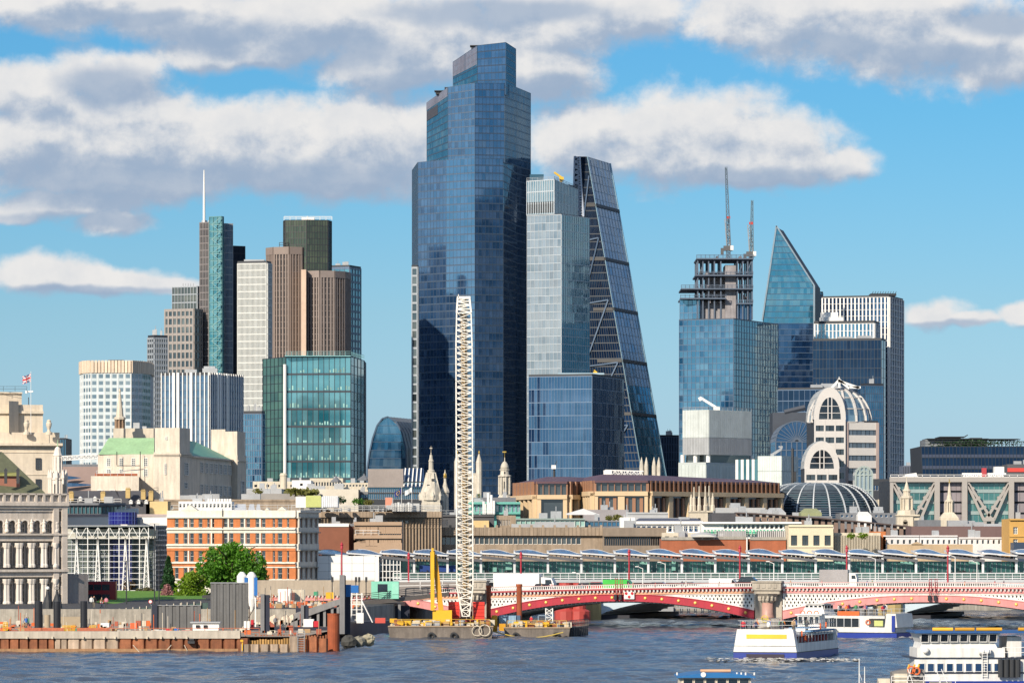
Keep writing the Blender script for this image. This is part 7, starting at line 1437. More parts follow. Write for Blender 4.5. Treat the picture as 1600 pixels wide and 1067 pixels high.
# old red columns of the vanished bridge
for lab,px in(('old red bridge column standing in the river, nearer the crane barge',884),('old red bridge column standing in the river, beside the ochre cutwater',905)):
 t2=thing('red_column',lab,'column',(X(px,770),770,0),'old red bridge columns');mb=MB();mb.lathe([(2.0,-2),(2.0,1.6),(1.25,2.0),(1.2,6.6)],X(px,770),770,12);mb.build('column',mat('column_red',(.42,.06,.05),.6),t2)
# end pavilion, white wall with the panel joints
t=thing('station_entrance','white panelled station entrance block with glazed corner, under the end of the solar roofs','station entrance',(X(555,798),798,4),None);Yw=799;mb=MB();mb.box(X(496,Yw),X(586,Yw),Yw+.3,Yw+14,4,Z(868,Yw));mb.box(X(586,Yw),X(626,Yw),Yw+1.2,Yw+14,4,Z(869,Yw));mb.build('wall',M_core,t)
Q=fr(496,586,868,916,Yw)
for i in range(4):
 for j in range(5):piece('panel',mat('white_panel',(.76,.76,.75),.4,var=.03,isl=.03),t,Q,(j+.01)/5,(j+.99)/5,(i+.01)/4,(i+.99)/4,0,.25)
Q=fr(587,626,872,912,Yw+1);a,b=MB(),MB();grid(Q,7,4,a,b,.14,.4,.14);a.build('glazing',G_black,t,kind='stuff');b.build('white_frame',M_white,t,kind='stuff')
mb=MB();mb.box(X(586,Yw),X(592,Yw),Yw-.2,Yw+1,4,Z(869,Yw));mb.build('white_post',M_white,t)
for px,y0,lab in((534,848,'nearest the white entrance block'),(638.5,864,'beside the glazed station corner'),(814,863,'behind the white lorry'),(983,859,'behind the green van'),(1156,853,'behind the black car'),(1323,853,'beside the bridge pier column'),(1481,853,'over the crown of the pink arch')):
 Yp=750;x=X(px,Yp);zb2=6;mb=MB();mb.tube((x,Yp,zb2),(x,Yp,Z(y0,Yp)),.16,.12,8);mb.lathe([(.26,Z(y0+9,Yp)),(.26,Z(y0+8,Yp)),(.2,Z(y0+4,Yp)),(.3,Z(y0+3,Yp)),(.02,Z(y0-2,Yp))],x,Yp,8)
 single(mb,'red_pole',mat('pole_red',(.40,.02,.04),.5),'slim dark red pole with a spiked head, '+lab,'pole','dark red poles along the bridge',loc=(x,Yp,zb2))
# ---------------------------------------------------------------- road bridge, raked so its far end lies deeper
BA=R(13);ba,bs=math.cos(BA),-math.sin(BA);BX,BY=X(1201,706),706.0
def bp(s,d=0.0,z=0.0):return Vector((BX+s*ba-d*bs,BY+s*bs+d*ba,z))
def bs_of(px):k=(px-800)/F;return(BX-k*BY)/(k*bs-ba)
t=thing('road_bridge','cast iron road bridge of red and pink arches with white lattice spandrels','bridge',(BX,BY,0),None)
M_red,M_pink,M_bwt,M_peach,M_dred=mat('bridge_red',(.40,.007,.028),.5,var=.14,streak=.28,scale=.6),mat('bridge_pink',(.66,.26,.25),.55,var=.12,streak=.25,scale=.6),mat('bridge_white',(.74,.72,.68),.55,var=.08,streak=.2),mat('bridge_peach',(.66,.34,.20),.5),mat('bridge_dark_red',(.32,.03,.04),.5)
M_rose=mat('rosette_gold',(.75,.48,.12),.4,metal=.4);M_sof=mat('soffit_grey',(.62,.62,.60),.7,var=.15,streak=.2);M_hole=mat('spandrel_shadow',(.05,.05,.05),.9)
ZP=lambda s:7.4-.0002*(s-22)**2 if s>-60 else 6.05
SP=[(-46.6,-2.35,M_red,M_peach,M_dred),(2.35,50.0,M_pink,M_pink,M_pink),(-92,-51.3,M_pink,M_peach,M_dred),(54.7,100,M_pink,M_pink,M_pink)]
for(sA,sB,mr,mc,mt)in SP:
 n=32;rib,lat,pan,cor,sof=MB(),MB(),MB(),MB(),MB();mid_=(sA+sB)/2;hw_=(sB-sA)/2
 lo=lambda s:1.35+2.85*(1-((s-mid_)/hw_)**2);rt=lambda s:lo(s)+1.12+.30*abs((s-mid_)/hw_);tp=lambda s:ZP(s)-1.75
 for k in range(n):
  s,v=sA+(sB-sA)*k/n,sA+(sB-sA)*(k+1)/n
  rib.hexa([bp(s,-.35,lo(s)),bp(v,-.35,lo(v)),bp(v,.3,lo(v)),bp(s,.3,lo(s)),bp(s,-.35,rt(s)),bp(v,-.35,rt(v)),bp(v,.3,rt(v)),bp(s,.3,rt(s))])
  rib.hexa([bp(s,-.45,rt(s)-.12),bp(v,-.45,rt(v)-.12),bp(v,-.35,rt(v)-.12),bp(s,-.35,rt(s)-.12),bp(s,-.45,rt(s)),bp(v,-.45,rt(v)),bp(v,-.35,rt(v)),bp(s,-.35,rt(s))])
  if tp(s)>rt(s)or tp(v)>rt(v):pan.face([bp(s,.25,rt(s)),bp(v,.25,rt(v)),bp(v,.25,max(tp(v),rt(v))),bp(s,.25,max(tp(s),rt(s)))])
  sof.face([bp(s,.3,lo(s)),bp(v,.3,lo(v)),bp(v,32,lo(v)),bp(s,32,lo(s))])
  for h in(0,.5):sof.bar(bp(s+(v-s)*h,.3,lo(s+(v-s)*h)),bp(s+(v-s)*h,32,lo(s+(v-s)*h)),.2,.35)
  for d in range(4,32,4):sof.bar(bp(s,d,lo(s)),bp(v,d,lo(v)),.3,.6)
 # lattice: two sets of slanting bars over a dark sheet coloured as the shade behind, framed
 step=.62;s=sA-8
 while s<sB+8:
  for sg in(1,-1):
   best_=None;pts_=[]
   for q in range(0,61):
    z=1.4+q*.085;ss=s+sg*(z-1.4)*.58
    if sA<ss<sB and rt(ss)<z<tp(ss):pts_.append((ss,z))
   if len(pts_)>2:lat.bar(bp(pts_[0][0],-.02+.06*sg,pts_[0][1]),bp(pts_[-1][0],-.02+.06*sg,pts_[-1][1]),.29,.08,up=(0,0,1))if False else lat.hexa([bp(pts_[0][0]-.16,-.05+.03*sg,pts_[0][1]),bp(pts_[0][0]+.16,-.05+.03*sg,pts_[0][1]),bp(pts_[0][0]+.16,.05+.03*sg,pts_[0][1]),bp(pts_[0][0]-.16,.05+.03*sg,pts_[0][1]),bp(pts_[-1][0]-.16,-.05+.03*sg,pts_[-1][1]),bp(pts_[-1][0]+.16,-.05+.03*sg,pts_[-1][1]),bp(pts_[-1][0]+.16,.05+.03*sg,pts_[-1][1]),bp(pts_[-1][0]-.16,.05+.03*sg,pts_[-1][1])])
  s+=step
 for k in range(n):
  s,v=sA+(sB-sA)*k/n,sA+(sB-sA)*(k+1)/n
  if tp(s)>rt(s):lat.bar(bp(s,-.1,rt(s)+.1),bp(v,-.1,rt(v)+.1),.12,.22);lat.bar(bp(s,-.1,tp(s)-.1),bp(v,-.1,tp(v)-.1),.12,.25)
 for e in(sA+.15,sB-.15):lat.bar(bp(e,-.1,rt(e)),bp(e,-.1,tp(e)),.3,.3)
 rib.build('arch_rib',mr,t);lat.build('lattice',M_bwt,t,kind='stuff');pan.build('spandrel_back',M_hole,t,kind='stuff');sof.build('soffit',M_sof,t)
 a,b,c,e=MB(),MB(),MB(),MB();m_=int((sB-sA)/.62)
 for k in range(n):
  s,v=sA+(sB-sA)*k/n,sA+(sB-sA)*(k+1)/n;z0,z1=tp(s),tp(v)
  hb_=lambda mbx,d0,d1,o0,o1:mbx.hexa([bp(s,d0,z0+o0),bp(v,d0,z1+o0),bp(v,d1,z1+o0),bp(s,d1,z0+o0),bp(s,d0,z0+o1),bp(v,d0,z1+o1),bp(v,d1,z1+o1),bp(s,d1,z0+o1)])
  hb_(a,-.3,.4,0,.34);hb_(b,-.25,.4,.34,.76);hb_(b,-.75,.4,.76,1.04);hb_(c,-.65,-.45,1.04,1.14);hb_(c,-.7,-.4,1.6,1.69);hb_(e,-.72,-.38,1.69,1.75)
 a.build('cornice_strip',mc,t);b.build('cornice',mt,t);e.build('handrail',mt if mr is M_red else M_pink,t)
 for k in range(m_):s=sA+.3+(sB-sA-.6)*k/(m_-1);z=tp(s);c.hexa([bp(s-.13,-.6,z+.36),bp(s+.13,-.6,z+.36),bp(s+.13,-.25,z+.34),bp(s-.13,-.25,z+.34),bp(s-.13,-.72,z+.75),bp(s+.13,-.72,z+.75),bp(s+.13,-.25,z+.75),bp(s-.13,-.25,z+.75)])
 k2=int((sB-sA)/.36)
 for k in range(k2):s=sA+.2+(sB-sA-.4)*k/(k2-1);c.bar(bp(s,-.55,tp(s)+1.12),bp(s,-.55,tp(s)+1.62),.15,.15)
 c.build('balustrade',M_bwt,t,kind='stuff')
 nr=int((sB-sA)/2.75)
 for k in range(nr):
  s=sA+(sB-sA)*(k+.5)/nr;z=(lo(s)+rt(s))/2;mb=MB();nn=10
  for i in range(nn):a0,a1=2*math.pi*i/nn,2*math.pi*(i+1)/nn;q=lambda a,r,d:bp(s+r*math.cos(a),d,z+r*math.sin(a));mb.face([q(a0,.28,-.36),q(a1,.28,-.36),q(a1,.19,-.50),q(a0,.19,-.50)]);mb.face([q(a0,.19,-.50),q(a1,.19,-.50),bp(s,-.53,z)])
  mb.build('rosette',M_rose,t)
mb=MB();RZ=lambda s:ZP(max(s,-52))-1.35
for k in range(25):s,v=-96+8*k,-88+8*k;mb.hexa([bp(s,.3,RZ(s)-.5),bp(v,.3,RZ(v)-.5),bp(v,32,RZ(v)-.5),bp(s,32,RZ(s)-.5),bp(s,.3,RZ(s)),bp(v,.3,RZ(v)),bp(v,32,RZ(v)),bp(s,32,RZ(s))])
if True:pass;mb.build('roadway',M_asph,t)
mb=MB();mb.hexa([bp(-96,31.5,5.3),bp(104,31.5,5.3),bp(104,32,5.3),bp(-96,32,5.3),bp(-96,31.5,ZP(-46)-.5),bp(104,31.5,ZP(0)-.4),bp(104,32,ZP(0)-.4),bp(-96,32,ZP(-46)-.5)]);mb.build('far_parapet',mat('girder_taupe',()),t)
M_pier=mat('pier_stone',(.46,.41,.34),.85,var=.15,streak=.3,dirt=.45);M_gran=mat('pink_granite_column',(.46,.27,.22),.5,var=.12,scale=2)
for sC in(0.0,-48.95,52.35):
 o=MB();bx=lambda mbx,s0,s1,d0,d1,z0,z1:mbx.hexa([bp(s0,d0,z0),bp(s1,d0,z0),bp(s1,d1,z0),bp(s0,d1,z0),bp(s0,d0,z1),bp(s1,d0,z1),bp(s1,d1,z1),bp(s0,d1,z1)]);zt=ZP(0)+.25
 bx(o,sC-2.2,sC+2.2,-.2,32,-2,zt-1.4);bx(o,sC-2.35,sC+2.35,-2.2,0,zt-1.5,zt);bx(o,sC-2.1,sC+2.1,-1.9,0,zt-2.1,zt-1.5);bx(o,sC-2.5,sC+2.5,-2.4,.2,zt-.25,zt)
 c=bp(sC,-1.0);o.lathe([(2.5,-2),(2.5,.8),(2.2,1.3),(1.9,1.5)],c.x,c.y,16,sy=1.1);pr=o.build('stone_pier',M_pier,t)
 o=MB();c=bp(sC,-1.1);o.lathe([(1.15,1.5),(1.0,1.9),(.92,2.1),(.90,zt-3.5)],c.x,c.y,16);o.build('granite_column',M_gran,pr,smooth=True)
 o=MB();o.lathe([(.95,zt-3.5),(1.25,zt-3.1),(1.15,zt-2.8),(1.75,zt-2.2),(1.95,zt-2.05)],c.x,c.y,12)
 for k in range(12):a_=k*math.pi/6;o.lathe([(.16,zt-3.2),(.28,zt-2.7),(.18,zt-2.3)],c.x+1.35*math.cos(a_),c.y+1.35*math.sin(a_),5)
 o.build('carved_capital',M_pier,pr)
 o=MB()
 for k in range(4):bx(o,sC-1.7+k*.95,sC-1.15+k*.95,-2.3,-2.15,zt-1.15,zt-.5)
 o.build('carved_panel',M_pier,pr,kind='stuff')
 o=MB();o.ring(bp(sC,-3.7,1.45),.55,.12,'y',10);bx(o,sC-.6,sC+.6,-3.6,-3.4,1.3,1.6);o.build('yellow_navigation_board',mat('nav_yellow',(.65,.50,.04),.5),pr)
# navigation boards and signal lamps at the arch crowns
s_=bs_of(984.5);mb=MB();mb.hexa([bp(s_-.85,-.75,4.55),bp(s_+.85,-.75,4.55),bp(s_+.85,-.62,4.55),bp(s_-.85,-.62,4.55),bp(s_-.85,-.75,5.75),bp(s_+.85,-.75,5.75),bp(s_+.85,-.62,5.75),bp(s_-.85,-.62,5.75)]);q=thing('navigation_board','white board with three red discs hung on the red arch crown','sign',bp(s_,-.7,4.55));mb.build('board',M_bwt,q)
for dx,dz in((-.5,.33),(.5,.33),(0,-.25)):mb=MB();c=bp(s_+dx,-.78,5.15+dz);mb.tube(c,c+Vector((0,-.06,0)),.24,n=12);mb.build('red_disc',M_fr,q)
for s0,lb_ in((bs_of(963),'red arch crown, farther from the board with red discs'),(bs_of(970.5),'red arch crown, next to the board with red discs'),(bs_of(1453),'pink arch crown, nearer the bridge pier column'),(bs_of(1462),'pink arch crown, nearer the edge of the picture')):
 q=thing('signal_lamp','dark signal lamp at the '+lb_,'signal',bp(s0,-.8,4.4),'navigation signal lamps at the arch crowns');mb=MB();mb.bar(bp(s0,-.8,4.9),bp(s0,-.8,8.0),.09);mb.bar(bp(s0+.35,-.8,5.3),bp(s0+.35,-.8,8.0),.07)
 for k in range(7):mb.bar(bp(s0,-.8,5.4+k*.4),bp(s0+.35,-.8,5.4+k*.4),.05)
 mb.build('bracket',M_dred,q,kind='stuff');mb=MB();c=bp(s0,-.9,4.4);mb.box(c.x-.22,c.x+.22,c.y-.2,c.y+.2,4.4,5.3);mb.build('lamp_box',M_dark,q)
t=thing('river_jetty','long grey jetty on V-shaped trestles seen under the red arch','jetty',(X(1090,846),846,0));mb=MB();Yj=846
mb.box(X(1040,Yj),X(1200,Yj),Yj,Yj+3,3.1,3.5);rail(mb,[(X(1040,Yj),Yj,3.5),(X(1200,Yj),Yj,3.5)],1.1,1.5,.08);mb.box(X(1028,Yj),X(1052,Yj),Yj-1,Yj+5,.3,1.3);mb.build('deck',M_steel,t);mb=MB()
for k in range(14):x=X(1050+k*11,Yj);mb.bar((x,Yj,1.0),(x+.5,Yj,3.2),.16);mb.bar((x+1.0,Yj,1.0),(x+.5,Yj,3.2),.16);mb.tube((x+.5,Yj+1.5,-1),(x+.5,Yj+1.5,1.1),.3)
mb.bar((X(1045,Yj),Yj,1.0),(X(1200,Yj),Yj,1.0),.2);mb.build('trestles',M_steel,t,kind='stuff')
t=thing('dark_pontoon','low dark pontoon floating beyond the red arch, right of the jetty','pontoon',(X(1165,800),800,0));mb=MB();mb.box(X(1143,800),X(1192,800),800,806,-.3,.9);mb.build('hull',M_dark,t);mb=MB();mb.box(X(1150,800),X(1185,800),802,805,.9,1.6);mb.build('cabin',M_und,t)
# lamp columns on the bridge
for px,y0,lab in((866,897,'above the red arch near the lorry'),(967,888,'above the red arch near its crown'),(1003,881,'between crown and black car'),(1177,880,'beside the black car'),(1340,873,'over the pink lattice'),(1468,870,'over the pink arch crown'),(1503,879,'near the right edge, beyond the pink crown')):
 s0=bs_of(px);c=bp(s0,20,RZ(s0));q=thing('street_lamp','thin white street lamp '+lab,'street lamp',c,'street lamps on the bridge');zt=Z(y0,c.y);mb=MB();mb.tube(c,(c.x,c.y,zt),.10,.06,8);mb.build('post',M_white,q);mb=MB();mb.bar((c.x-.9,c.y,zt+.35),(c.x,c.y,zt),.09);mb.box(c.x-1.3,c.x-.7,c.y-.12,c.y+.12,zt+.28,zt+.42);mb.build('lamp_head',M_white,q)
# ---------------------------------------------------------------- river works on the left bank
def pb(mb,x0,x1,y0,y1,Yd,dep=1.0,mi=0):mb.box(X(x0,Yd),X(x1,Yd),Yd,Yd+dep,Z(y1,Yd),Z(y0,Yd),mi)
def pbox(name,label,cat,x0,x1,y0,y1,Yd,dep,m,group=None):mb=MB();pb(mb,x0,x1,y0,y1,Yd,dep);return single(mb,name,m,label,cat,group)
M_rust=mat('rusty_steel',(.30,.11,.05),.85,var=.35,scale=1.2,streak=.45,dirt=.5,isl=.25);M_rustp=mat('pale_rusty_steel',(.50,.38,.28),.85,var=.2,scale=1.2,streak=.5,dirt=.5,isl=.2);M_gsteel=mat('grey_steel_sheet',(.13,.13,.13),.6,var=.15,streak=.3);M_orange=mat('safety_orange',(.62,.12,.02),.6);M_yel2=mat('plant_yellow',(.72,.40,.015),.5);M_navy=mat('navy_steel',(.012,.016,.035),.5)
ZPF=1.9;mb=MB();mb.face([(-80,551,ZPF),(X(470,551),551,ZPF),(X(530,600),600,ZPF),(X(545,641),641,ZPF),(-80,641,ZPF)]);struct(mb,'works_platform',mat('site_ground',(.33,.27,.21),.95,var=.25,scale=.4))
t=thing('cofferdam','river wall of rusty interlocked sheet piles under a pale concrete beam','cofferdam',(X(190,550),550,0));Yc=550;rg=random.Random(4)
px=-30.0;ws=[15]*7+[10,10,10]+[20.3]*30
for w_ in ws:
 if px>372:break
 Q=Face((X(px,Yc),Yc,-1.5),(X(px+w_,Yc),Yc,-1.5),(X(px+w_,Yc),Yc,Z(996.5,Yc)),(X(px,Yc),Yc,Z(996.5,Yc)))
 m_=M_rustp if 76<px<170 else M_rust;d=MB();h=-1.5;z1=Z(996.5,Yc);x0,x1=X(px,Yc),X(px+w_,Yc);k=(x1-x0)*.12
 d.prism([(x0,Yc+.4),(x0+k,Yc),(x1-k,Yc),(x1,Yc+.4),(x1,Yc+.6),(x0,Yc+.6)],h,z1);d.build('sheet_pile',m_,t);px+=w_
mb=MB();pb(mb,-30,186,986,997,Yc-.25,2);pb(mb,186,375,985,997,Yc-.2,2);mb.build('concrete_beam',mat('pale_concrete',(.52,.46,.38),.85,streak=.35,dirt=.3),t)
mb=MB();pb(mb,-30,372,1013,1020,Yc-.02,.2);mb.build('tide_band',mat('tide_stain',(.36,.20,.10),.8,streak=.5),t,kind='stuff')
mb=MB()
for px in(40,80,128,161,178,208,228,250,270,290):pb(mb,px,px+3,994,997.5,Yc-.5,.3)
for(a_,b_)in(((208,1007),(218,1018)),((268,1007),(258,1018)),((288,1007),(294,1018))):mb.bar((X(a_[0],Yc),Yc-.3,Z(a_[1],Yc)),(X(b_[0],Yc),Yc-.3,Z(b_[1],Yc)),.07)
mb.build('brackets',M_cream,t,kind='stuff');mb=MB();pb(mb,293,304,1001,1005,Yc-1,1);pb(mb,296,303,997,1000,Yc-.6,.6);mb.build('platform_ledge',M_dark,t,kind='stuff')
t=thing('rust_pile_row','lower row of rusty piles with yellowish flats, between cofferdam and big rusty pipe','pile row',(X(440,549),549,0))
for i in range(9):
 px=376+i*15.2;x0,x1=X(px,549),X(px+14.6,549);d=MB();d.prism([(x0,549.5),(x0+.2,549),(x1-.2,549),(x1,549.5)],-1.5,Z(1006 if i<5 else 997-(i%2)*3,549));d.build('sheet_pile',M_rust if i>5 else M_rustp,t)
for i in range(24):px=380+i*4.2;d=MB();pb(d,px,px+3,1001-i*.16-rg.random()*2,1012,550.5+.3,.5);d.build('timber_post',mat('ochre_timber',(.42,.24,.08),.85,isl=.25),t)
for i in range(26):px=398+i*4.4;d=MB();pb(d,px,px+2.6,993-rg.random()*3,1006,556,.5);d.build('rust_post',M_rust,t)
mb=MB();rail(mb,[(X(464,551),551,Z(1000,551)),(X(476,551),551,Z(1000,551))],1.2,.5,.08);mb.tube((X(465,548),548.6,-.5),(X(465,548),548.6,Z(995,548)),.05);mb.tube((X(475,548),548.6,-.5),(X(475,548),548.6,Z(995,548)),.05)
for k in range(9):mb.bar((X(465,548),548.6,k*.3),(X(475,548),548.6,k*.3),.05)
mb.build('ladder',M_steel,t,kind='stuff');mb=MB();pb(mb,375.5,380,999,1002,548.6,.4);mb.bar((X(378,548),548.8,Z(1002,548)),(X(378,548),548.8,Z(1016,548)),.12);mb.build('yellow_marker',M_yel2,t)
mb=MB();mb.tube((X(520.5,552),553,-2),(X(520.5,552),553,Z(958,552)),S(9.6,552),n=20);mb.lathe([(S(10,552),Z(960,552)),(S(10,552),Z(958,552))],X(520.5,552),553,20);single(mb,'steel_pipe_pile',mat('rust_pipe',(.36,.085,.03),.8,var=.25,streak=.4,dirt=.4,scale=.8),'wide orange-rusty steel pipe standing upright in the water','pile')
for i,(px,py,r,lab)in enumerate(((545,1003,14,'blackened net sack of stones against the rusty pipe'),(561,1002,10,'grey net sack of stones in the middle'),(574,1000,11.5,'pale net sack of stones farthest from rusty pipe'))):
 mb=MB();n=12;r0=S(r,560);pr=[(r0*math.sin(math.pi*k/8)*random.uniform(.9,1.06),Z(py,560)-r0*.82*math.cos(math.pi*k/8))for k in range(9)];mb.lathe(pr,X(px,560),560+i,n,sy=.9);mb.v=[(a+random.uniform(-.12,.12),b+random.uniform(-.12,.12),c+random.uniform(-.1,.1))for a,b,c in mb.v]
 single(mb,'stone_sack',mat(('wet_sack','grey_sack','pale_sack')[i],((.06,.06,.055),(.22,.21,.17),(.34,.31,.22))[i],.95,var=.35,scale=1.5,bump=.8),lab,'stone sack','net sacks of stones')
GP='steel piles and columns on the works'
for lab,x0,x1,y0 in(('black tubular pile in front of the tall windows, nearest the frame edge',54,66.5,939),('black tubular pile in the middle, below the ornate lamp',83.5,95,939),('black tubular pile in front of the red bus',125.5,136.5,938.5)):
 mb=MB();r=S((x1-x0)/2,575);mb.tube((X((x0+x1)/2,575),575,ZPF),(X((x0+x1)/2,575),575,Z(y0,575)),r,n=18);o=single(mb,'tubular_pile',mat('black_coated_steel',(.018,.019,.024),.35),lab,'pile','black tubular piles',smooth=False)
for lab,x0,x1,y0,y1,Yd,dk in(('grey and navy steel column beside the blue and white silos',407,421,928,996,575,413),('short grey steel column in front of the ramp',470,482,945,977,605,475),('tallest steel column, behind the rusty pipe',530.5,540,898,990,582,538.5)):
 t=thing('steel_column',lab,'column',(X(x0,Yd),Yd,ZPF),GP);mb=MB();pb(mb,x0,dk,y0,y1,Yd,1.2);mb.build('flange',mat('column_grey',(.19,.19,.195),.6,streak=.3),t);mb=MB();pb(mb,dk,x1,y0+1,y1,Yd+.3,.8);mb.build('web',M_navy,t)
t=thing('steel_column','navy steel column with a bright blue sleeve at its top','column',(X(543,584),584,ZPF),GP);mb=MB();pb(mb,539,547.5,932,990,584,.8);mb.build('web',M_navy,t);mb=MB();pb(mb,538.5,548,913,932,583.9,1);mb.build('blue_sleeve',mat('sleeve_blue',(.01,.16,.48),.5),t)
def screen(label,x0,x1,y0,y1,Yd,n,navy=None):
 t=thing('steel_screen',label,'screen',(X((x0+x1)/2,Yd),Yd,ZPF),'dark steel screens');Q=fr(x0,x1,y0,y1,Yd)
 for k in range(n):piece('panel',M_gsteel,t,Q,(k+.03)/n,(k+.97)/n,0,1,.02+.12*(k%2),.2+.12*(k%2))
 mb=MB();mb.slab(Q,0,1,.985,1.0,0,.42);mb.build('top_edge',M_steel,t)
 mb=MB();mb.slab(Q,0,1,0,.99,-.3,.01);mb.build('backing',M_gsteel,t)
 if navy:mb=MB();mb.slab(Q,navy[0],navy[1],-.02,1.02,.3,.5);mb.build('navy_post',M_navy,t)
screen('low wide dark grey steel screen below the yellow-green tree',236,314,945,986,592,14,(.02,.13));screen('tall dark grey steel screen in front of the silos',329,388,909.5,988,600,12)
t=thing('silo','pair of white silos with blue panels behind the tall grey screen','silo',(X(386,612),612,ZPF));M_bl=mat('silo_blue',(.01,.13,.42),.5)
for px,m_ in((378,M_white),(393,M_white)):
 mb=MB();x=X(px,612);r=S(8,612);mb.lathe([(.25,Z(955,612)),(r,Z(935,612)),(r,Z(900,612)),(r*.6,Z(895,612)),(r*.3,Z(893,612))],x,612,16);mb.build('tank',m_,t)
 mb=MB();pb(mb,px+4,px+9,902,930,612-r*.95,.3);mb.build('blue_panel',M_bl,t)
 mb=MB()
 for e in(-.8,.8):mb.bar((x+e*r,611.5,ZPF),(x+e*r,611.5,Z(933,612)),.16);mb.bar((x-r*.8,611.5,ZPF+1),(x+r*.8,611.5,ZPF+3),.08)
 mb.build('legs',M_white,t,kind='stuff')
# small plant, cabins, barriers
t=thing('site_cabin','white flat-roofed site cabin in front of the low grey screen','cabin',(X(320,572),572,ZPF));mb=MB();pb(mb,301,342,973,990,572,2.5);mb.build('wall',M_white,t);mb=MB();pb(mb,297,344,971,973,571.7,3);mb.build('roof',M_steel,t)
for k,px in enumerate((306,318)):Q=fr(px,px+6,976,981,571.9);piece('window',G_black,t,Q,0,1,0,1,0,.08,frame=.06,fmat=M_dframe)
def mesh_panel(label,x0,x1,y0,y1,Yd,m,name='barrier_panel',cat='barrier',g='yellow mesh panels'):
 mb=MB();n=max(3,int((x1-x0)/2))
 for k in range(n+1):px=x0+(x1-x0)*k/n;mb.bar((X(px,Yd),Yd,Z(y1,Yd)),(X(px,Yd),Yd,Z(y0,Yd)),.09)
 for k in range(5):y=y0+(y1-y0)*k/4;mb.bar((X(x0,Yd),Yd,Z(y,Yd)),(X(x1,Yd),Yd,Z(y,Yd)),.09)
 return single(mb,name,m,label,cat,g)
mesh_panel('wide yellow mesh panel between two black piles',98,117,977,990,562,M_yel2);mesh_panel('narrow yellow mesh panel right of the third black pile',140,149.5,977,990.5,562,M_yel2);mesh_panel('small yellow cage at the frame edge on the works',5,12,972,984,562,M_yel2)
mb=MB();rail(mb,[(X(-20,553),553,ZPF),(X(405,553),553,ZPF)],1.05,1.7,.06,1);single(mb,'edge_guardrail',mat('rail_rust_orange',(.50,.14,.06),.7),'thin orange-brown guard rail along the cofferdam edge','guard rail')
mb=MB()
for x0,x1 in((38,64),(66,100),(120,170)):pb(mb,x0,x1,981,990,554,.05)
single(mb,'orange_netting',mat('netting',(.42,.13,.07),.8,var=.3,scale=3),'sagging orange safety netting between the black piles','netting')
for a in(('barrel','teal green barrel beside the yellow mesh panel','barrel',118,122.5,980,990,560,.6,mat('barrel_teal',(.02,.25,.17),.6)),('skip','orange skip on the works below the ramped fence','skip',203.5,214,973,982,575,1.5,mat('skip_orange',(.68,.11,.03),.6)),('material_sack','white tarpaulin heap right of third black pile','tarpaulin',156,170,973,979.5,590,2,M_white),('water_barrier','white block barrier with a red end in front of the low grey screen','barrier',243,259,984,990,558,.7,M_white),('red_barrier','small red barrier beside the white block barrier','barrier',259.5,264,982,989,558,.6,M_fr),('blue_crate','small blue crate on the works in front of the grey screen','crate',272,279,981,988,560,.7,M_bl),('pink_barrier','pink and red striped barrier near the white cabin','barrier',284,300,984,989,560,.6,mat('barrier_pink',(.6,.2,.18),.6)),('white_van_body','white box unit with vents at the foot of the ramp','container',474,490,967,979,590,2.2,M_white),('red_fuel_tank','red tank beside the white box unit at the ramp','tank',489,498,970,980,590,1.5,M_fr),('white_store','white storage box on the upper bank behind the site','container',434,454,920,943,690,3,M_white),('cream_store','cream storage box beside the white one on the upper bank','container',455,475,921,942,694,3,M_cream),('green_bin','green bin on the upper bank above the ramp','bin',490,497,924,930,690,1,mat('bin_green',(.05,.3,.16),.6)),('yellow_dumper','yellow dumper body on the upper bank above the ramp','dumper',509,522,925,935,690,2,M_yel2),('red_machine','red machine on the works beside the tall grey screen','machine',392,396,968,983,580,1,M_fr),('white_machine_cab','white machine cab beside the tall grey screen','machine',381,390,970,983,578,1.2,M_white),('container','blue hoarding panel behind the tallest column','hoarding',548,560,914,926,660,.4,M_bl),('red_generator','red and white generator set under the scaffold stair','generator',586,602,965,973,640,1.4,mat('gen_red',(.5,.07,.05),.6,isl=.3)),('yellow_box','yellow tool box at the end of the dark pontoon','tool box',609,620,966,972,640,1,M_yel2),('white_tank','white plastic tank at the foot of scaffold stair','tank',557,568,957,973,636,1.2,M_white)):pbox(*a)
t=thing('mint_cabin','mint green site cabin with a dark window opening on the upper bank','cabin',(X(602,694),694,4));mb=MB();pb(mb,580,623,908,935,694,3);mb.build('wall',mat('mint_paint',(.22,.56,.42),.6),t);mb=MB();pb(mb,590,605,912,924,693.9,.2);mb.build('window',G_black,t);mb=MB();pb(mb,613,623,911,928,693.9,.12);mb.build('door',mat('mint_door',(.28,.62,.48),.6),t)
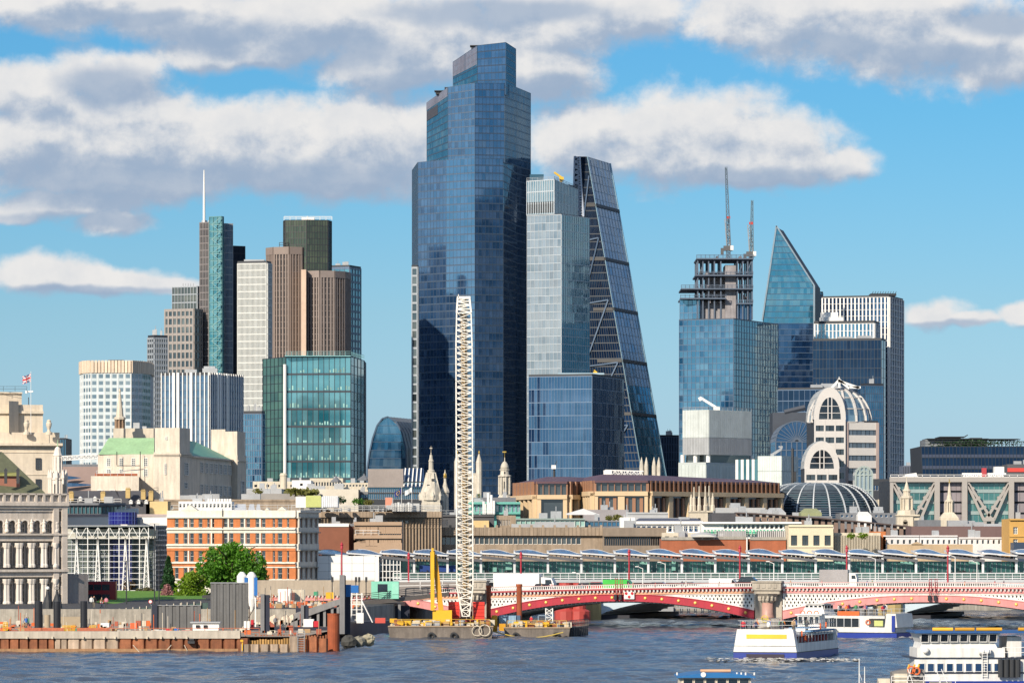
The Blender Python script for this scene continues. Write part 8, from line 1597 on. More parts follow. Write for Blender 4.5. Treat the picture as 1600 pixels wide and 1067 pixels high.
# ramp, pontoon wall, hoarding, slip road
mb=MB();q=lambda x,y,d=0,Yd=615:(X(x,Yd),Yd+d,Z(y,Yd));M_rg=mat('ramp_grey',(.23,.225,.225),.75,streak=.3)
t=thing('ramp','grey concrete ramp rising to the bank on upright posts','ramp',q(490,980));mb.hexa([q(455,972),q(531,944),q(531,944,6),q(455,972,6),q(462,957),q(531,935),q(531,935,6),q(462,957,6)]);mb.hexa([q(455,984),q(465,984),q(465,984,6),q(455,984,6),q(455,970),q(465,964),q(465,964,6),q(455,970,6)]);mb.build('deck',M_rg,t)
for px in(468,482,495,505,517,526):mb=MB();pb(mb,px,px+4,950-(px-490)*.3,984,615.3,.6);mb.build('post',M_rg,t)
mb=MB();pb(mb,462,531,950,984,620,.5);mb.build('dark_backing',M_navy,t)  # dark sheet filling the space behind the ramp posts
mb=MB();mb.hexa([(X(545,632),632,-1),(X(616,668),668,-1),(X(616,668),672,-1),(X(545,632),640,-1),(X(545,632),632,Z(971,632)),(X(616,668),668,Z(969,668)),(X(616,668),672,Z(969,668)),(X(545,632),640,Z(971,632))]);single(mb,'pontoon',mat('pontoon_steel',(.085,.09,.11),.6,var=.2,streak=.35,dirt=.4),'dark blue-grey steel pontoon wall behind the stone sacks','pontoon')
mb=MB();pb(mb,380,512,979,989,590,.5);single(mb,'dark_hoarding',M_navy,'long low dark hoarding on the works behind the rusty piles','hoarding');mb=MB();pb(mb,396,585,906,930,715,.4);single(mb,'bank_hoarding',mat('tan_hoarding',(.42,.35,.27),.8,streak=.2),'tan hoarding on the upper bank below the white station entrance','hoarding')
t=thing('slip_road','slip road deck over the bank with a rail and dark space below','road deck',(X(640,690),690,4));mb=MB();q=lambda x,y,d=0,Yd=690:(X(x,Yd),Yd+d,Z(y,Yd));mb.hexa([q(550,948),q(700,932,10),q(700,932,14),q(550,948,12),q(550,941),q(700,926,10),q(700,926,14),q(550,941,12)]);mb.build('deck',mat('deck_brown',(.16,.14,.125),.8),t);mb=MB();pb(mb,560,640,946,972,697,.5);mb.build('dark_backing',M_navy,t);mb=MB();rail(mb,[q(550,941),q(700,926,10)],1.2,1.6,.08,3);mb.build('guard_rail',M_dark,t,kind='stuff')  # navy sheet below the deck: the shade there put into its colour
for px in(578,600,622):mb=MB();pb(mb,px,px+4,944,972,694,.6);mb.build('post',M_rg,t)
t=thing('approach_wall','taupe road wall and railing behind the yellow jib','wall',(X(690,712),712,4));mb=MB();pb(mb,622,760,909,930,718,.5);mb.build('wall',mat('girder_taupe',()),t);mb=MB();rail(mb,[(X(622,716),716,Z(922,716)),(X(760,716),716,Z(919,716))],1.5,3,.1);mb.build('railing',M_white,t,kind='stuff')
t=thing('scaffold_stair','white tubular scaffold stair beside the blue-sleeved column','scaffold',(X(562,640),640,2));mb=MB()
for px in(549,557,565):
 for d in(0,2):mb.tube((X(px,640),640+d,1.9),(X(px,640),640+d,Z(926,640)),.07,n=5)
for y in(928,936,944,952,960,968):mb.bar((X(548,640),640,Z(y,640)),(X(567,640),640,Z(y,640)),.09)
for e in(0,2):mb.bar((X(565,640),640+e,Z(938,640)),(X(582,640),640+e,Z(972,640)),.14)
for k in range(10):mb.bar((X(565+1.7*k,640),640,Z(938+3.4*k,640)),(X(565+1.7*k,640),642,Z(938+3.4*k,640)),.12)
mb.build('tubes',M_white,t,kind='stuff')
def tlight(px,lab):t=thing('traffic_light',lab,'traffic light',(X(px,705),705,4),'traffic lights on the approach');mb=MB();mb.tube((X(px,705),705,4),(X(px,705),705,Z(901,705)),.08);mb.build('post',M_dark,t);mb=MB();pb(mb,px-1.5,px+2,901,909,704.6,.4);mb.build('signal_head',M_dark,t)
for px,lab in((519,'black traffic light at the near end of the white entrance wall'),(556,'black traffic light in the middle of the white entrance wall'),(561,'black traffic light close beside the middle one'),(572,'black traffic light by the glazed entrance corner')):tlight(px,lab)
mb=MB();cs=[]
for i in range(420):
 Yd=random.choice([565,575,590,605,620,632]);px=random.uniform(-10,500);z=ZPF
 if i>260:Yd=random.uniform(648,690);px=random.uniform(400,560);z=4.0
 w_=random.uniform(.15,.9);h=random.uniform(.15,.8);mb.box(X(px,Yd),X(px,Yd)+w_,Yd,Yd+w_,z,z+h,random.randrange(6))
 if i%5==0:mb.tube((X(px+4,Yd),Yd,z),(X(px+4,Yd),Yd,z+random.uniform(1.5,3.2)),.05,mi=random.randrange(6))
o=mb.build('site_materials',[mat('pale_board',(.55,.50,.42),.8),M_cream,M_orange,M_gsteel,mat('timber',(.38,.25,.13),.85),mat('clay_red',(.36,.10,.06),.8)],None,'scattered pallets, boards and boxes over the river works','stuff');o['category']='building materials'
mb=MB()
for i in range(70):px=395+i*2.1;Yd=640-(px-395)*.02;mb.lathe([(random.uniform(.4,.9),1.8),(.6,2.3+random.random()),(.1,2.6+random.random()*1.4)],X(px,Yd),Yd+random.uniform(0,4),5)
o=mb.build('spoil_heap',mat('pale_spoil',(.56,.46,.36),.95,var=.3),None,'pale heap of spoil below the upper bank','stuff');o['category']='spoil'
t=thing('timber_fence','rising fence of pale posts and green mesh above the works','fence',(X(200,640),640,4));mb=MB();p0,p1=(156,953),(240,940)
for k in range(16):px=154+k*10.6;y=953-k*.95;Yd=643;pm=MB();pb(pm,px,px+1.2,y,y+22,Yd,.15);pm.build('post',M_cream,t)
mb.hexa([(X(154,643.3),643.3,3),(X(325,643.3),643.3,3),(X(325,643.3),643.4,3),(X(154,643.3),643.4,3),(X(154,643.3),643.3,Z(955,643)),(X(325,643.3),643.3,Z(941,643)),(X(325,643.3),643.4,Z(941,643)),(X(154,643.3),643.4,Z(955,643))]);mb.build('green_mesh',mat('mesh_green',(.05,.085,.075),.8,var=.3,scale=2),t)
for lab,px,y0,y1 in(('pale embankment parapet with openings below the school building',-20,962,978),):pbox('parapet_wall',lab,'wall',px,150,958,974,642,.6,M_conc)
pbox('site_office','low tan drum-fronted kiosk between the black piles','kiosk',95,126,963,981,612,3,mat('tan_kiosk',(.36,.29,.20),.7));mb=MB();mb.tube((X(74,610),610,ZPF),(X(74,610),610,Z(960,610)),S(4.8,610),n=14);single(mb,'tan_tank',mat('tan_kiosk',()),'round tan tank beside the middle black pile','tank')
for px,lab in((74.5,'ornate black globe lamp with coiled base on the embankment wall'),(89,'ornate black lamp on the embankment wall with an open crown lantern')):
 Yd=644;x=X(px,Yd);t=thing('embankment_lamp',lab,'street lamp',(x,Yd,4),'ornate embankment lamps');mb=MB();mb.lathe([(.8,4),(.7,5),(.35,5.8),(.14,6.6),(.12,Z(922,Yd)),(.25,Z(921,Yd))],x,Yd,10)
 for k in range(3):a_=k*2.1;mb.tube((x+.6*math.cos(a_),Yd+.6*math.sin(a_),4.4),(x+.15*math.cos(a_+1),Yd+.15*math.sin(a_+1),6.6),.14,.07)
 mb.build('post',M_dark,t);mb=MB();c=Z(918.5,Yd)
 if px<80:mb.lathe([(.28*math.sin(math.pi*k/8)+.01,c-.28*math.cos(math.pi*k/8))for k in range(9)],x,Yd,12);mb.build('globe',M_white,t,smooth=True)
 else:mb.ring((x,Yd,c),.3,.06,'y',10);mb.ring((x,Yd,c),.3,.06,'x',10);mb.build('crown',M_dark,t)
for lab,px,py,Yd in(('round white speed sign with red rim in front of the bus',159,939.5,690),('round white and red sign at the lawn edge',235,939.5,690)):
 t=thing('round_sign',lab,'sign',(X(px,Yd),Yd,4),'round road signs');mb=MB();c=Z(py,Yd);mb.tube((X(px,Yd),Yd+.1,3),(X(px,Yd),Yd+.1,c+.3),.05);mb.build('post',M_steel,t);mb=MB();mb.tube((X(px,Yd),Yd,c),(X(px,Yd),Yd+.05,c),.32,n=14);mb.build('rim',M_fr,t);mb=MB();mb.tube((X(px,Yd),Yd-.03,c),(X(px,Yd),Yd,c),.23,n=14);mb.build('disc',M_white,t)
for px,y0,y1,lab in((197.5,876,948,'in front of the blue stair glass'),(241.5,818,942,'tallest, at the corner of the atrium office'),(248.5,850,942,'just beside the tallest one')):
 x=X(px,690);mb=MB();mb.tube((x,690,4),(x,690,Z(y0,690)),.11,.07,8);mb.bar((x-.8,690,Z(y0,690)),(x+.8,690,Z(y0,690)),.08);single(mb,'lamp_column',M_dark,'slim black lamp column '+lab,'street lamp','black lamp columns',loc=(x,690,4))
# ---- crane barge
M_bh=mat('barge_hull',(.20,.17,.145),.8,var=.25,streak=.45,dirt=.5,scale=.6)
def barge(label,x0,x1,yt,Yd,dep):
 t=thing('work_barge',label,'barge',(X((x0+x1)/2,Yd),Yd,0),'work barges');xa,xb,zt=X(x0,Yd),X(x1,Yd),Z(yt,Yd);mb=MB();mb.hexa([(xa+.4,Yd,-.8),(xb-.4,Yd,-.8),(xb-.4,Yd+dep,-.8),(xa+.4,Yd+dep,-.8),(xa,Yd,zt),(xb,Yd,zt),(xb,Yd+dep,zt),(xa,Yd+dep,zt)]);mb.build('hull',M_bh,t)
 mb=MB();pb(mb,x0,x1,yt-.8,yt+1.2,Yd-.15,.2);mb.build('rubbing_strake',mat('strake',(.34,.25,.17),.8),t);mb=MB();rail(mb,[(xa+.5,Yd+.4,zt),(xb-.5,Yd+.4,zt)],1.0,1.3,.06);mb.build('deck_rail',mat('rail_yellow',(.62,.38,.05),.6),t,kind='stuff')
 mb=MB();n=int((x1-x0)/2.2)
 for i in range(n):px=random.uniform(x0+2,x1-8);mb.box(X(px,Yd),X(px,Yd)+random.uniform(.2,1.1),Yd+random.uniform(.6,5),Yd+6,zt,zt+random.uniform(.2,.95),random.randrange(5))
 mb.build('deck_clutter',[M_cream,mat('timber',()),M_steel,M_yel2,M_rust],t,kind='stuff');return t,zt
tb,zt=barge('flat grey work barge carrying the big red crane',606,771,978,626,22)
for px in(674,709):mb=MB();mb.ring((X(px,626),625.7,Z(993,626)),.42,.3,'y',12);mb.build('tyre',M_dark,tb)
mb=MB();mb.ring((X(745,626),625.6,Z(985,626)),.7,.1,'y',12);mb.ring((X(757,626),625.6,Z(984,626)),.8,.12,'y',12);mb.build('rope_coils',M_cream,tb,kind='stuff')
t=thing('lattice_crane','huge crawler crane with red counterweights and upright white lattice boom','crane',(X(728,634),636,zt));Yd=634;mb=MB();pb(mb,699,758,971,977.5,Yd,8);mb.build('crawler_tracks',M_dark,t);mb=MB();pb(mb,702,756,968,971,Yd-.2,7);mb.build('turntable',mat('crane_dark_red',(.25,.03,.02),.6),t)
for a_,b_ in((700.5,718),(739,757)):
 for k in range(5):mb=MB();pb(mb,a_,b_,940+k*5.7,945.2+k*5.7,Yd-.5,3);mb.build('counterweight',mat('crane_red',(.66,.035,.02),.5),t)
mb=MB();pb(mb,719,738,946,968,Yd+1,4);lattice(mb,(X(728.5,Yd),Yd+1,Z(960,Yd)),(X(728.5,Yd),Yd+3,Z(903,Yd)),1.5,7,.16);pb(mb,721,736,902,905,Yd+1,2);mb.build('winch_house',mat('crane_machine_grey',(.27,.25,.23),.6,isl=.3),t)
M_bm=mat('boom_cream',(.80,.77,.70),.5,var=.05);bz=lambda y:Z(y,Yd);mb=MB();lattice(mb,(X(728,Yd),Yd-1,bz(962)),(X(726.5,Yd),Yd-1,bz(915)),1.0,5,.19,2.35);mb.build('boom_foot',M_bm,t)
yy=[915,862,809,756,703,650,597,544,491]
for k,(ya,yb)in enumerate(zip(yy,yy[1:])):mb=MB();xa,xb=726.5-1.6*(915-ya)/440,726.5-1.6*(915-yb)/440;lattice(mb,(X(xa,Yd),Yd-1,bz(ya)+.1),(X(xb,Yd),Yd-1,bz(yb)),2.35,6,.16,2.35 if k<7 else 2.1);mb.build('boom_section',M_bm,t)
mb=MB();lattice(mb,(X(725,Yd),Yd-1,bz(491)+.1),(X(724.5,Yd),Yd-1,bz(466)),2.1,4,.25,1.7);pb(mb,714,735,463,467,Yd-2,2);mb.box(X(716,Yd),X(717,Yd),Yd-2,Yd,bz(467),bz(461));mb.build('boom_head',M_bm,t)
mb=MB()
for dx in(-3.5,-1.2,1.2,3.5):mb.tube((X(728+dx,Yd),Yd+.2,bz(940)),(X(724.5+dx,Yd),Yd+.2,bz(466)),.13,n=5)
mb.build('hoist_ropes',mat('rope_tan',(.42,.31,.18),.8),t,kind='stuff')
t=thing('piling_rig','yellow rig with tall leaning arm and boxy yellow counterweight on the barge','rig',(X(690,630),632,zt));Yd=630;mb=MB();pb(mb,676,706,953,971.5,Yd,3);mb.build('counterweight',M_yel2,t);mb=MB();pb(mb,675,700,971.5,977.8,Yd+.3,3);mb.build('tracks',M_dark,t)
mb=MB();q=lambda x,y,d=0:(X(x,Yd),Yd+d,Z(y,Yd));mb.bar(q(676,953),q(675.5,862),.55,.7);mb.bar(q(675.5,862),q(676,856),.3);mb.build('mast',M_yel2,t);mb=MB();mb.bar(q(689,953,.8),q(678.5,866,.8),.75,.8);mb.bar(q(679,880,.9),q(676.5,860,.4),.4);mb.build('arm',mat('arm_amber',(.60,.30,.01),.5),t);mb=MB();mb.bar(q(672.5,905,-.2),q(672.5,860,-.2),.14);mb.bar(q(680,890),q(680,868),.16);mb.build('cylinders',M_dark,t)
for lab,a_,b_,y0,y1,Yd in(('rusty tube pile at the corner of the crane barge',760,767,914,985,640),('rusty capped tube pile in front of the red arch',807,815.5,912,985,642)):mb=MB();mb.tube((X((a_+b_)/2,Yd),Yd,-1),(X((a_+b_)/2,Yd),Yd,Z(y0,Yd)),S((b_-a_)/2,Yd),n=14);mb.lathe([(S((b_-a_)/2+.8,Yd),Z(y0+4,Yd)),(S((b_-a_)/2+.8,Yd),Z(y0,Yd))],X((a_+b_)/2,Yd),Yd,14);single(mb,'tube_pile',mat('rust_pipe',()),lab,'pile','rusty tube piles')
tb,zt=barge('smaller work barge crowded with yellow rails, beside the crane barge',787,891,980,634,16)
for px in(806,869):mb=MB();mb.ring((X(px,634),633.7,Z(993,634)),.42,.28,'y',12);mb.build('tyre',M_dark,tb)
mb=MB();ps=[(768+16*k,985+11*math.sin(math.pi*k/7.5))for k in range(8)];[mb.tube((X(a_,633),633,Z(b_,633)),(X(c_,633),633,Z(d_,633)),.08,n=5)for(a_,b_),(c_,d_)in zip(ps,ps[1:])];mb.build('mooring_rope',mat('rope_yellow',(.55,.40,.08),.8),tb)
for k in range(9):px=888+k*3.6;mb=MB();pb(mb,px,px+1.8,981-k*.3,998-k*.4,634.5+k*1.2,.5);mb.build('fender_post',M_dark,tb)
mb=MB();mb.hexa([(X(889,635),635,-.5),(X(919,648),648,-.5),(X(915,650),650,-.5),(X(885,640),640,-.5),(X(889,635),635,zt),(X(919,648),648,zt),(X(915,650),650,zt),(X(885,640),640,zt)]);rail(mb,[(X(889,635),635,zt),(X(919,648),648,zt)],1,1,.08);mb.build('stern_platform',M_bh,tb)
t=thing('blue_container','pale blue steel container with dark end on the smaller barge','container',(X(796,640),640,zt));Yd=640;Q=fr(780,806,961,976,Yd);mb=MB();pb(mb,780,813,961,976,Yd+.1,3);mb.build('box',mat('container_navy',(.05,.10,.18),.6),t);mb=MB()
for k in range(12):mb.slab(Q,(k+.1)/12,(k+.9)/12,.03,.97,0,.12)
mb.build('ribbed_side',mat('container_blue',(.26,.42,.58),.6),t)
pbox('yellow_power_pack','yellow power pack between the two barges','machine',768,777,961,986,638,2,M_yel2);pbox('amber_winch','amber winch housing next to the pale blue container','machine',780,790,974,985,636,1.5,mat('arm_amber',()));mb=MB();lattice(mb,(X(858,641),641,zt),(X(858,641),641,Z(950,641)),1.0,4,.14);single(mb,'white_lattice_mast',M_white,'short white lattice mast on the smaller barge','mast');mb=MB()
for a_,b_ in(((841,978),(841,961)),((853,978),(853,961)),((841,961),(853,961)),((841,970),(853,970))):mb.bar((X(a_[0],639),639,Z(a_[1],639)),(X(b_[0],639),639,Z(b_[1],639)),.12)
single(mb,'blue_grey_frame',mat('frame_blue',(.22,.30,.38),.6),'blue-grey frame standing on the smaller barge','frame')
# ---------------------------------------------------------------- boats, road traffic, people
class Loc:
 """local frame: u across, v along, on the water or the road"""
 def __init__(s,o,a,k=1.0):s.k=k;s.o=Vector(o);s.u=Vector((math.cos(a),math.sin(a),0));s.v=Vector((-math.sin(a),math.cos(a),0))
 def p(s,u,v,z):return s.o+s.u*u+s.v*v+Vector((0,0,z*s.k))
 def box(s,mb,u0,u1,v0,v1,z0,z1,mi=0,tu=0.0,tv=0.0):mb.hexa([s.p(u0,v0,z0),s.p(u1,v0,z0),s.p(u1,v1,z0),s.p(u0,v1,z0),s.p(u0+tu,v0+tv,z1),s.p(u1-tu,v0+tv,z1),s.p(u1-tu,v1-tv,z1),s.p(u0+tu,v1-tv,z1)],mi)
 def prism(s,mb,pts,z0,z1,mi=0):mb.prism(ccw([tuple(s.p(u,v,0))[:2]for u,v in pts]),s.o.z+z0*s.k,s.o.z+z1*s.k,mi)
 def face(s,u0,v0,u1,v1,z0,z1):return Face(s.p(u0,v0,z0),s.p(u1,v1,z0),s.p(u1,v1,z1),s.p(u0,v0,z1))
 def rail(s,mb,pts,h=1.0,st=1.2,t=.05,m=1):rail(mb,[s.p(*q)for q in pts],h,st,t,m)
M_gw=mat('boat_white',(.76,.75,.72),.4,var=.08,streak=.3,scale=.8);M_hb=mat('hull_blue',(.012,.035,.26),.4,var=.12);M_ring=mat('lifebuoy_orange',(.72,.14,.03),.5);M_deck=mat('deck_blue',(.02,.09,.26),.5)
def ring(t,L,u,v,z,ax='y'):mb=MB();mb.ring(L.p(u,v,z),.32,.13,ax,12);mb.build('lifebuoy',M_ring,t)
def tcruise(label,L,B,Ln,group='white river cruise boats'):
 t=thing('cruise_boat',label,'boat',tuple(L.o),group);mb=MB();pl=[(0,0),(B,0),(B,Ln*.72),(B*.7,Ln*.93),(B*.5,Ln),(B*.3,Ln*.93),(0,Ln*.72)];L.prism(mb,pl,-.5,.78);mb.build('hull',M_hb,t);mb=MB();L.prism(mb,[(u*1.01-.04,v)for u,v in pl],.78,.88);mb.build('rubbing_strake',M_navy,t);return t
# nearer boat, stern towards us
L=Loc((X(1146,517),517,0),R(-17));B,Ln=7.7,31;t=tcruise('nearest white cruise boat, stern on, yellow stripe and crowded top deck',L,B,Ln)
mb=MB();L.box(mb,0,B,-.05,1.4,.88,3.55,0,.45,.0);L.box(mb,0,.25,1.4,22,.88,2.0);L.box(mb,B-.25,B,1.4,22,.88,1.9);L.box(mb,.35,B-.35,1.4,24,2.7,2.95);L.box(mb,.6,B-.6,22,24,.88,3.2);mb.build('superstructure',M_gw,t)
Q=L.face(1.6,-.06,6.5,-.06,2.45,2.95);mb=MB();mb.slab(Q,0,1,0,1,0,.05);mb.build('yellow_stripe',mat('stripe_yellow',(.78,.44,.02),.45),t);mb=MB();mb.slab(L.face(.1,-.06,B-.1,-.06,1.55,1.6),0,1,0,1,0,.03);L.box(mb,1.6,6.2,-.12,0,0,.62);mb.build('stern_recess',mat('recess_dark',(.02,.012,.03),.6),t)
mb=MB();L.rail(mb,[(.5,.3,3.55),(.5,22,3.55)]);L.rail(mb,[(B-.5,.3,3.55),(B-.5,22,3.55)]);L.rail(mb,[(.5,.3,3.55),(B-.5,.3,3.55)]);L.rail(mb,[(B-.1,1.5,1.9),(B-.1,22,1.9)],1.2,1.6,.09,0);mb.build('rails',M_steel,t,kind='stuff')
mb=MB()
for k in range(10):L.box(mb,5.3,7.0,5+k*1.5,5.8+k*1.5,1.9,2.7)
mb.build('red_seats',mat('seat_red',(.42,.07,.06),.7),t,kind='stuff');mb=MB();L.box(mb,3.0,6.0,20,23,2.95,4.9,0,.15,.1);L.box(mb,2.8,6.2,19.8,23.2,4.9,5.05);o=mb.build('wheelhouse',M_gw,t);Q=L.face(3.1,19.98,5.9,19.98,3.8,4.8)
for k in range(4):piece('window',G_black,t,Q,(k+.06)/4,(k+.94)/4,0,1,0,.06,frame=.07,fmat=M_gw)
mb=MB();L.box(mb,B-.9,B+.05,8,20,3.1,3.3);L.box(mb,4.6,7.2,9,16,3.5,3.62);mb.build('blue_awning',mat('awning_blue',(.10,.22,.38),.6),t)
for v,z in((2.2,3.0),(4.2,2.5),(12,3.7),(15,3.8)):ring(t,L,B+.1,v,z,'x')
# second boat, broadside, bow to the left
L2=Loc((X(1401,628),628,0),R(60),.9);B2,Ln2=6.0,21;t2=tcruise('second white cruise boat, side on below the pink arch',L2,B2,Ln2);mb=MB();L2.box(mb,.2,B2-.2,.4,16,.88,1.7);L2.box(mb,.2,B2-.2,.0,2.0,1.7,3.9,0,0,.25);L2.box(mb,.2,B2-.2,2,16,3.1,3.5);L2.box(mb,.2,B2-.2,4.5,6,1.7,3.1);mb.build('superstructure',mat('boat_offwhite',(.66,.65,.62),.4,streak=.15),t2)
mb=MB();L2.box(mb,.35,B2-.35,6,15.5,1.7,3.1);mb.build('saloon_glazing',G_black,t2);mb=MB()
for k in range(9):L2.box(mb,.14,.34,6+k*1.2,6.14+k*1.2,1.7,3.1)
L2.rail(mb,[(.3,1,3.5),(.3,12,3.5)]);L2.rail(mb,[(B2-.3,1,3.5),(B2-.3,12,3.5)]);mb.build('rails',M_steel,t2,kind='stuff');mb=MB();L2.box(mb,1.2,B2-1.2,12,16,3.5,4.3,0,.1,.3);L2.box(mb,1.3,B2-1.3,12.3,15.6,4.3,5.3,0,.2,.4);L2.box(mb,1.2,B2-1.2,12.2,15.8,5.3,5.42);mb.build('wheelhouse',M_gw,t2)
for f,n in((L2.face(1.42,15.4,1.42,12.6,4.45,5.2),4),(L2.face(1.5,12.35,B2-1.5,12.35,4.45,5.2),3)):
 for k in range(n):piece('window',G_black,t2,f,(k+.08)/n,(k+.92)/n,0,1,0,.06,frame=.06,fmat=M_gw)
mb=MB();L2.box(mb,.1,.2,6.0,9.5,3.55,4.25);mb.build('orange_locker',M_orange,t2);mb=MB();L2.box(mb,.05,.2,2.2,3.6,1.9,2.8);mb.build('lime_panel',mat('lime_panel',()),t2);mb=MB();L2.box(mb,.0,.2,.3,.8,1.0,3.6);mb.build('blue_stripe',M_hb,t2)
for v,z in((4.6,2.5),(12.9,3.9),(14.0,3.9),(15.1,3.9)):ring(t2,L2,.05,v,z)
# big boat at the bottom corner
L3=Loc((X(1424,424),424,0),R(2),.83);t3=thing('party_boat','big white two-decked boat with blue roof, cut by the bottom corner','boat',tuple(L3.o));mb=MB();L3.prism(mb,[(-.6,-.4),(26,-.4),(26,9),(1,9),(-.8,4)],-.6,.45);mb.build('hull',M_hb,t3)
mb=MB();L3.prism(mb,[(.3,0),(26,0),(26,8.5),(.9,8.5)],.45,3.1);L3.box(mb,.7,9.3,.9,7,3.2,4.3,0,.0);mb.hexa([L3.p(.8,.9,3.2),L3.p(9.0,.9,3.2),L3.p(9.0,7,3.2),L3.p(.8,7,3.2),L3.p(1.2,1.2,5.0),L3.p(8.3,1.2,5.0),L3.p(8.3,7,5.0),L3.p(1.2,7,5.0)]);L3.box(mb,9.6,11.0,1.5,7,3.2,5.6);L3.box(mb,12.2,26,1.8,7,3.2,5.4);mb.build('superstructure',M_gw,t3)
mb=MB();L3.box(mb,.1,26,-.15,8.6,3.1,3.2);L3.box(mb,.2,26,-.1,0,1.35,1.5);mb.build('blue_trim',M_navy,t3);Qw=Face(L3.p(1.15,.95,4.98),L3.p(8.4,.95,4.98),L3.p(8.75,.55,6.05),L3.p(.7,.55,6.05));mb=MB();mb.hexa([L3.p(1.15,1,4.98),L3.p(8.4,1,4.98),L3.p(8.4,6.9,4.98),L3.p(1.15,6.9,4.98),L3.p(.7,.6,6.05),L3.p(8.8,.6,6.05),L3.p(8.8,6.9,6.05),L3.p(.7,6.9,6.05)]);mb.build('wheelhouse',M_gw,t3)
for k in range(8):piece('window',G_black,t3,Qw,(k+.05)/8,(k+.95)/8,.03,.95,.01,.08,frame=.07,fmat=M_gw)
mb=MB();L3.box(mb,.4,26,.2,7.2,6.05,6.3);mb.build('blue_roof',M_deck,t3);mb=MB()
for u0,u1 in((2.2,4.2),(4.4,6.3),(6.5,9.0),(10.6,14)):mb.tube(L3.p(u0,1,6.5),L3.p(u1,1,6.5),.17,n=8)
mb.build('orange_rolls',mat('roll_amber',(.72,.36,.03),.6,isl=.4),t3,kind='stuff');Q=L3.face(.3,-.02,11,-.02,1.55,2.55)
for k in range(9):piece('window',G_navy,t3,Q,.03+k*.087,.095+k*.087,0,1,0,.06,frame=.05,fmat=M_gw)
Q=L3.face(11,-.02,20,-.02,1.7,2.7)
for k in range(6):piece('window',G_black,t3,Q,.05+k*.12,.11+k*.12,0,1,0,.06,frame=.05,fmat=M_gw)
Q=L3.face(12.2,1.78,20,1.78,4.1,5.2)
for k in range(5):piece('window',G_black,t3,Q,.06+k*.2,.19+k*.2,0,1,0,.06,frame=.06,fmat=M_gw)
mb=MB();L3.rail(mb,[(8.9,-.1,3.2),(26,-.1,3.2)]);mb.bar(L3.p(6.9,-.2,.9),L3.p(6.9,-.2,4.4),.06);mb.bar(L3.p(7.4,-.2,.9),L3.p(7.4,-.2,4.4),.06);[mb.bar(L3.p(6.9,-.2,1+.3*k),L3.p(7.4,-.2,1+.3*k),.04)for k in range(11)];mb.build('rails_ladder',M_white,t3,kind='stuff');mb=MB();mb.tube(L3.p(6.7,.5,3.9),L3.p(7.8,.5,3.9),.32,n=12);c=L3.p(1.5,.7,4.0);mb.lathe([(.32*math.sin(math.pi*k/8)+.01,c.z-.32*math.cos(math.pi*k/8))for k in range(9)],c.x,c.y,12);mb.build('liferaft_canisters',M_white,t3,kind='stuff')
mb=MB();[mb.tube(L3.p(8.7+.55*k,-.4,.9),L3.p(8.7+.55*k,-.4,3.0),.28,n=10)for k in range(4)];mb.build('black_fender',M_dark,t3,kind='stuff');ring(t3,L3,11.6,-.15,2.3);ring(t3,L3,13.6,-.1,3.9)
# small craft at the bottom edge
L4=Loc((X(1058,400),400,0),0);t4=thing('river_bus','small craft whose curved blue roof shows at the bottom edge of the picture','boat',tuple(L4.o));mb=MB();L4.box(mb,0,7.2,0,9,-.3,.3);mb.build('hull',M_hb,t4);mb=MB();L4.box(mb,.3,6.9,.3,8,.3,1.55,0,.15);mb.build('cabin',M_cream,t4);Q=L4.face(.5,.3,6.7,.3,.6,1.4)
for k in range(6):piece('window',G_black,t4,Q,(k+.05)/6,(k+.95)/6,0,1,0,.06,frame=.06,fmat=M_cream)
mb=MB();ps=[L4.p(7.2*k/10,-.2,1.55+.38*math.sin(math.pi*k/10))for k in range(11)];mb.extr(ps+[L4.p(7.2,-.2,1.45),L4.p(0,-.2,1.45)],(0,0,0),(0,8.6,0));mb.build('blue_roof',mat('roof_blue',(.02,.14,.36),.4),t4);mb=MB();mb.tube(L4.p(2.2,1.5,2.05),L4.p(5.0,1.5,2.05),.14,n=8);mb.build('tan_roll',mat('roll_tan',(.6,.34,.2),.7),t4);mb=MB();mb.tube(L4.p(2.4,-.3,1.75),L4.p(2.4,-.2,1.75),.24,n=14);[mb.tube(L4.p(u,-.1,1.7),L4.p(u,-.1,1.95),.08)for u in(5.5,5.9,6.3,.0,7.1)];mb.build('lamps',M_white,t4,kind='stuff')
L5=Loc((X(1376,402),402,0),0);t5=thing('workboat','grey workboat with orange lifebuoys moored beside the big white boat','boat',tuple(L5.o));mb=MB();L5.prism(mb,[(0,1),(1,0),(7,0),(7,4),(0,3)],-.3,.75);mb.build('hull',mat('workboat_teal',(.03,.14,.22),.5),t5);mb=MB();ps=[L5.p(1.2+3.0*k/8,1.5,1.6+.55*math.sin(math.pi*(.15+.5*k/8)))for k in range(9)];mb.extr(ps+[L5.p(4.2,1.5,.75),L5.p(1.2,1.5,.75)],(0,0,0),(0,2.4,0));mb.build('grey_canopy',mat('canopy_grey',(.20,.19,.18),.7),t5)
mb=MB();L5.box(mb,-.2,.9,.3,1.4,.75,1.3);L5.box(mb,1.3,2.5,.4,1.2,.75,1.75);L5.box(mb,2.6,4.2,.3,1.0,.75,1.0);L5.box(mb,4.6,6.6,.3,1.0,.75,1.0);mb.build('deck_lockers',M_cream,t5,kind='stuff');mb=MB();L5.rail(mb,[(1.0,-.05,.75),(6.9,-.05,.75)],.8);[mb.bar(L5.p(a,0,.8),L5.p(b,0,2.2),.06)for a,b in((3.0,2.5),(2.4,2.8),(5.6,5.1),(6.2,5.6))];mb.build('rails',M_white,t5,kind='stuff');ring(t5,L5,2.9,.7,2.1);ring(t5,L5,3.35,.7,2.0);mb=MB();[mb.tube(L5.p(a,1,2.15),L5.p(a+.15,1,2.6),.1)for a in(2.6,3.1,3.5)];mb.build('yellow_poles',M_yel2,t5)
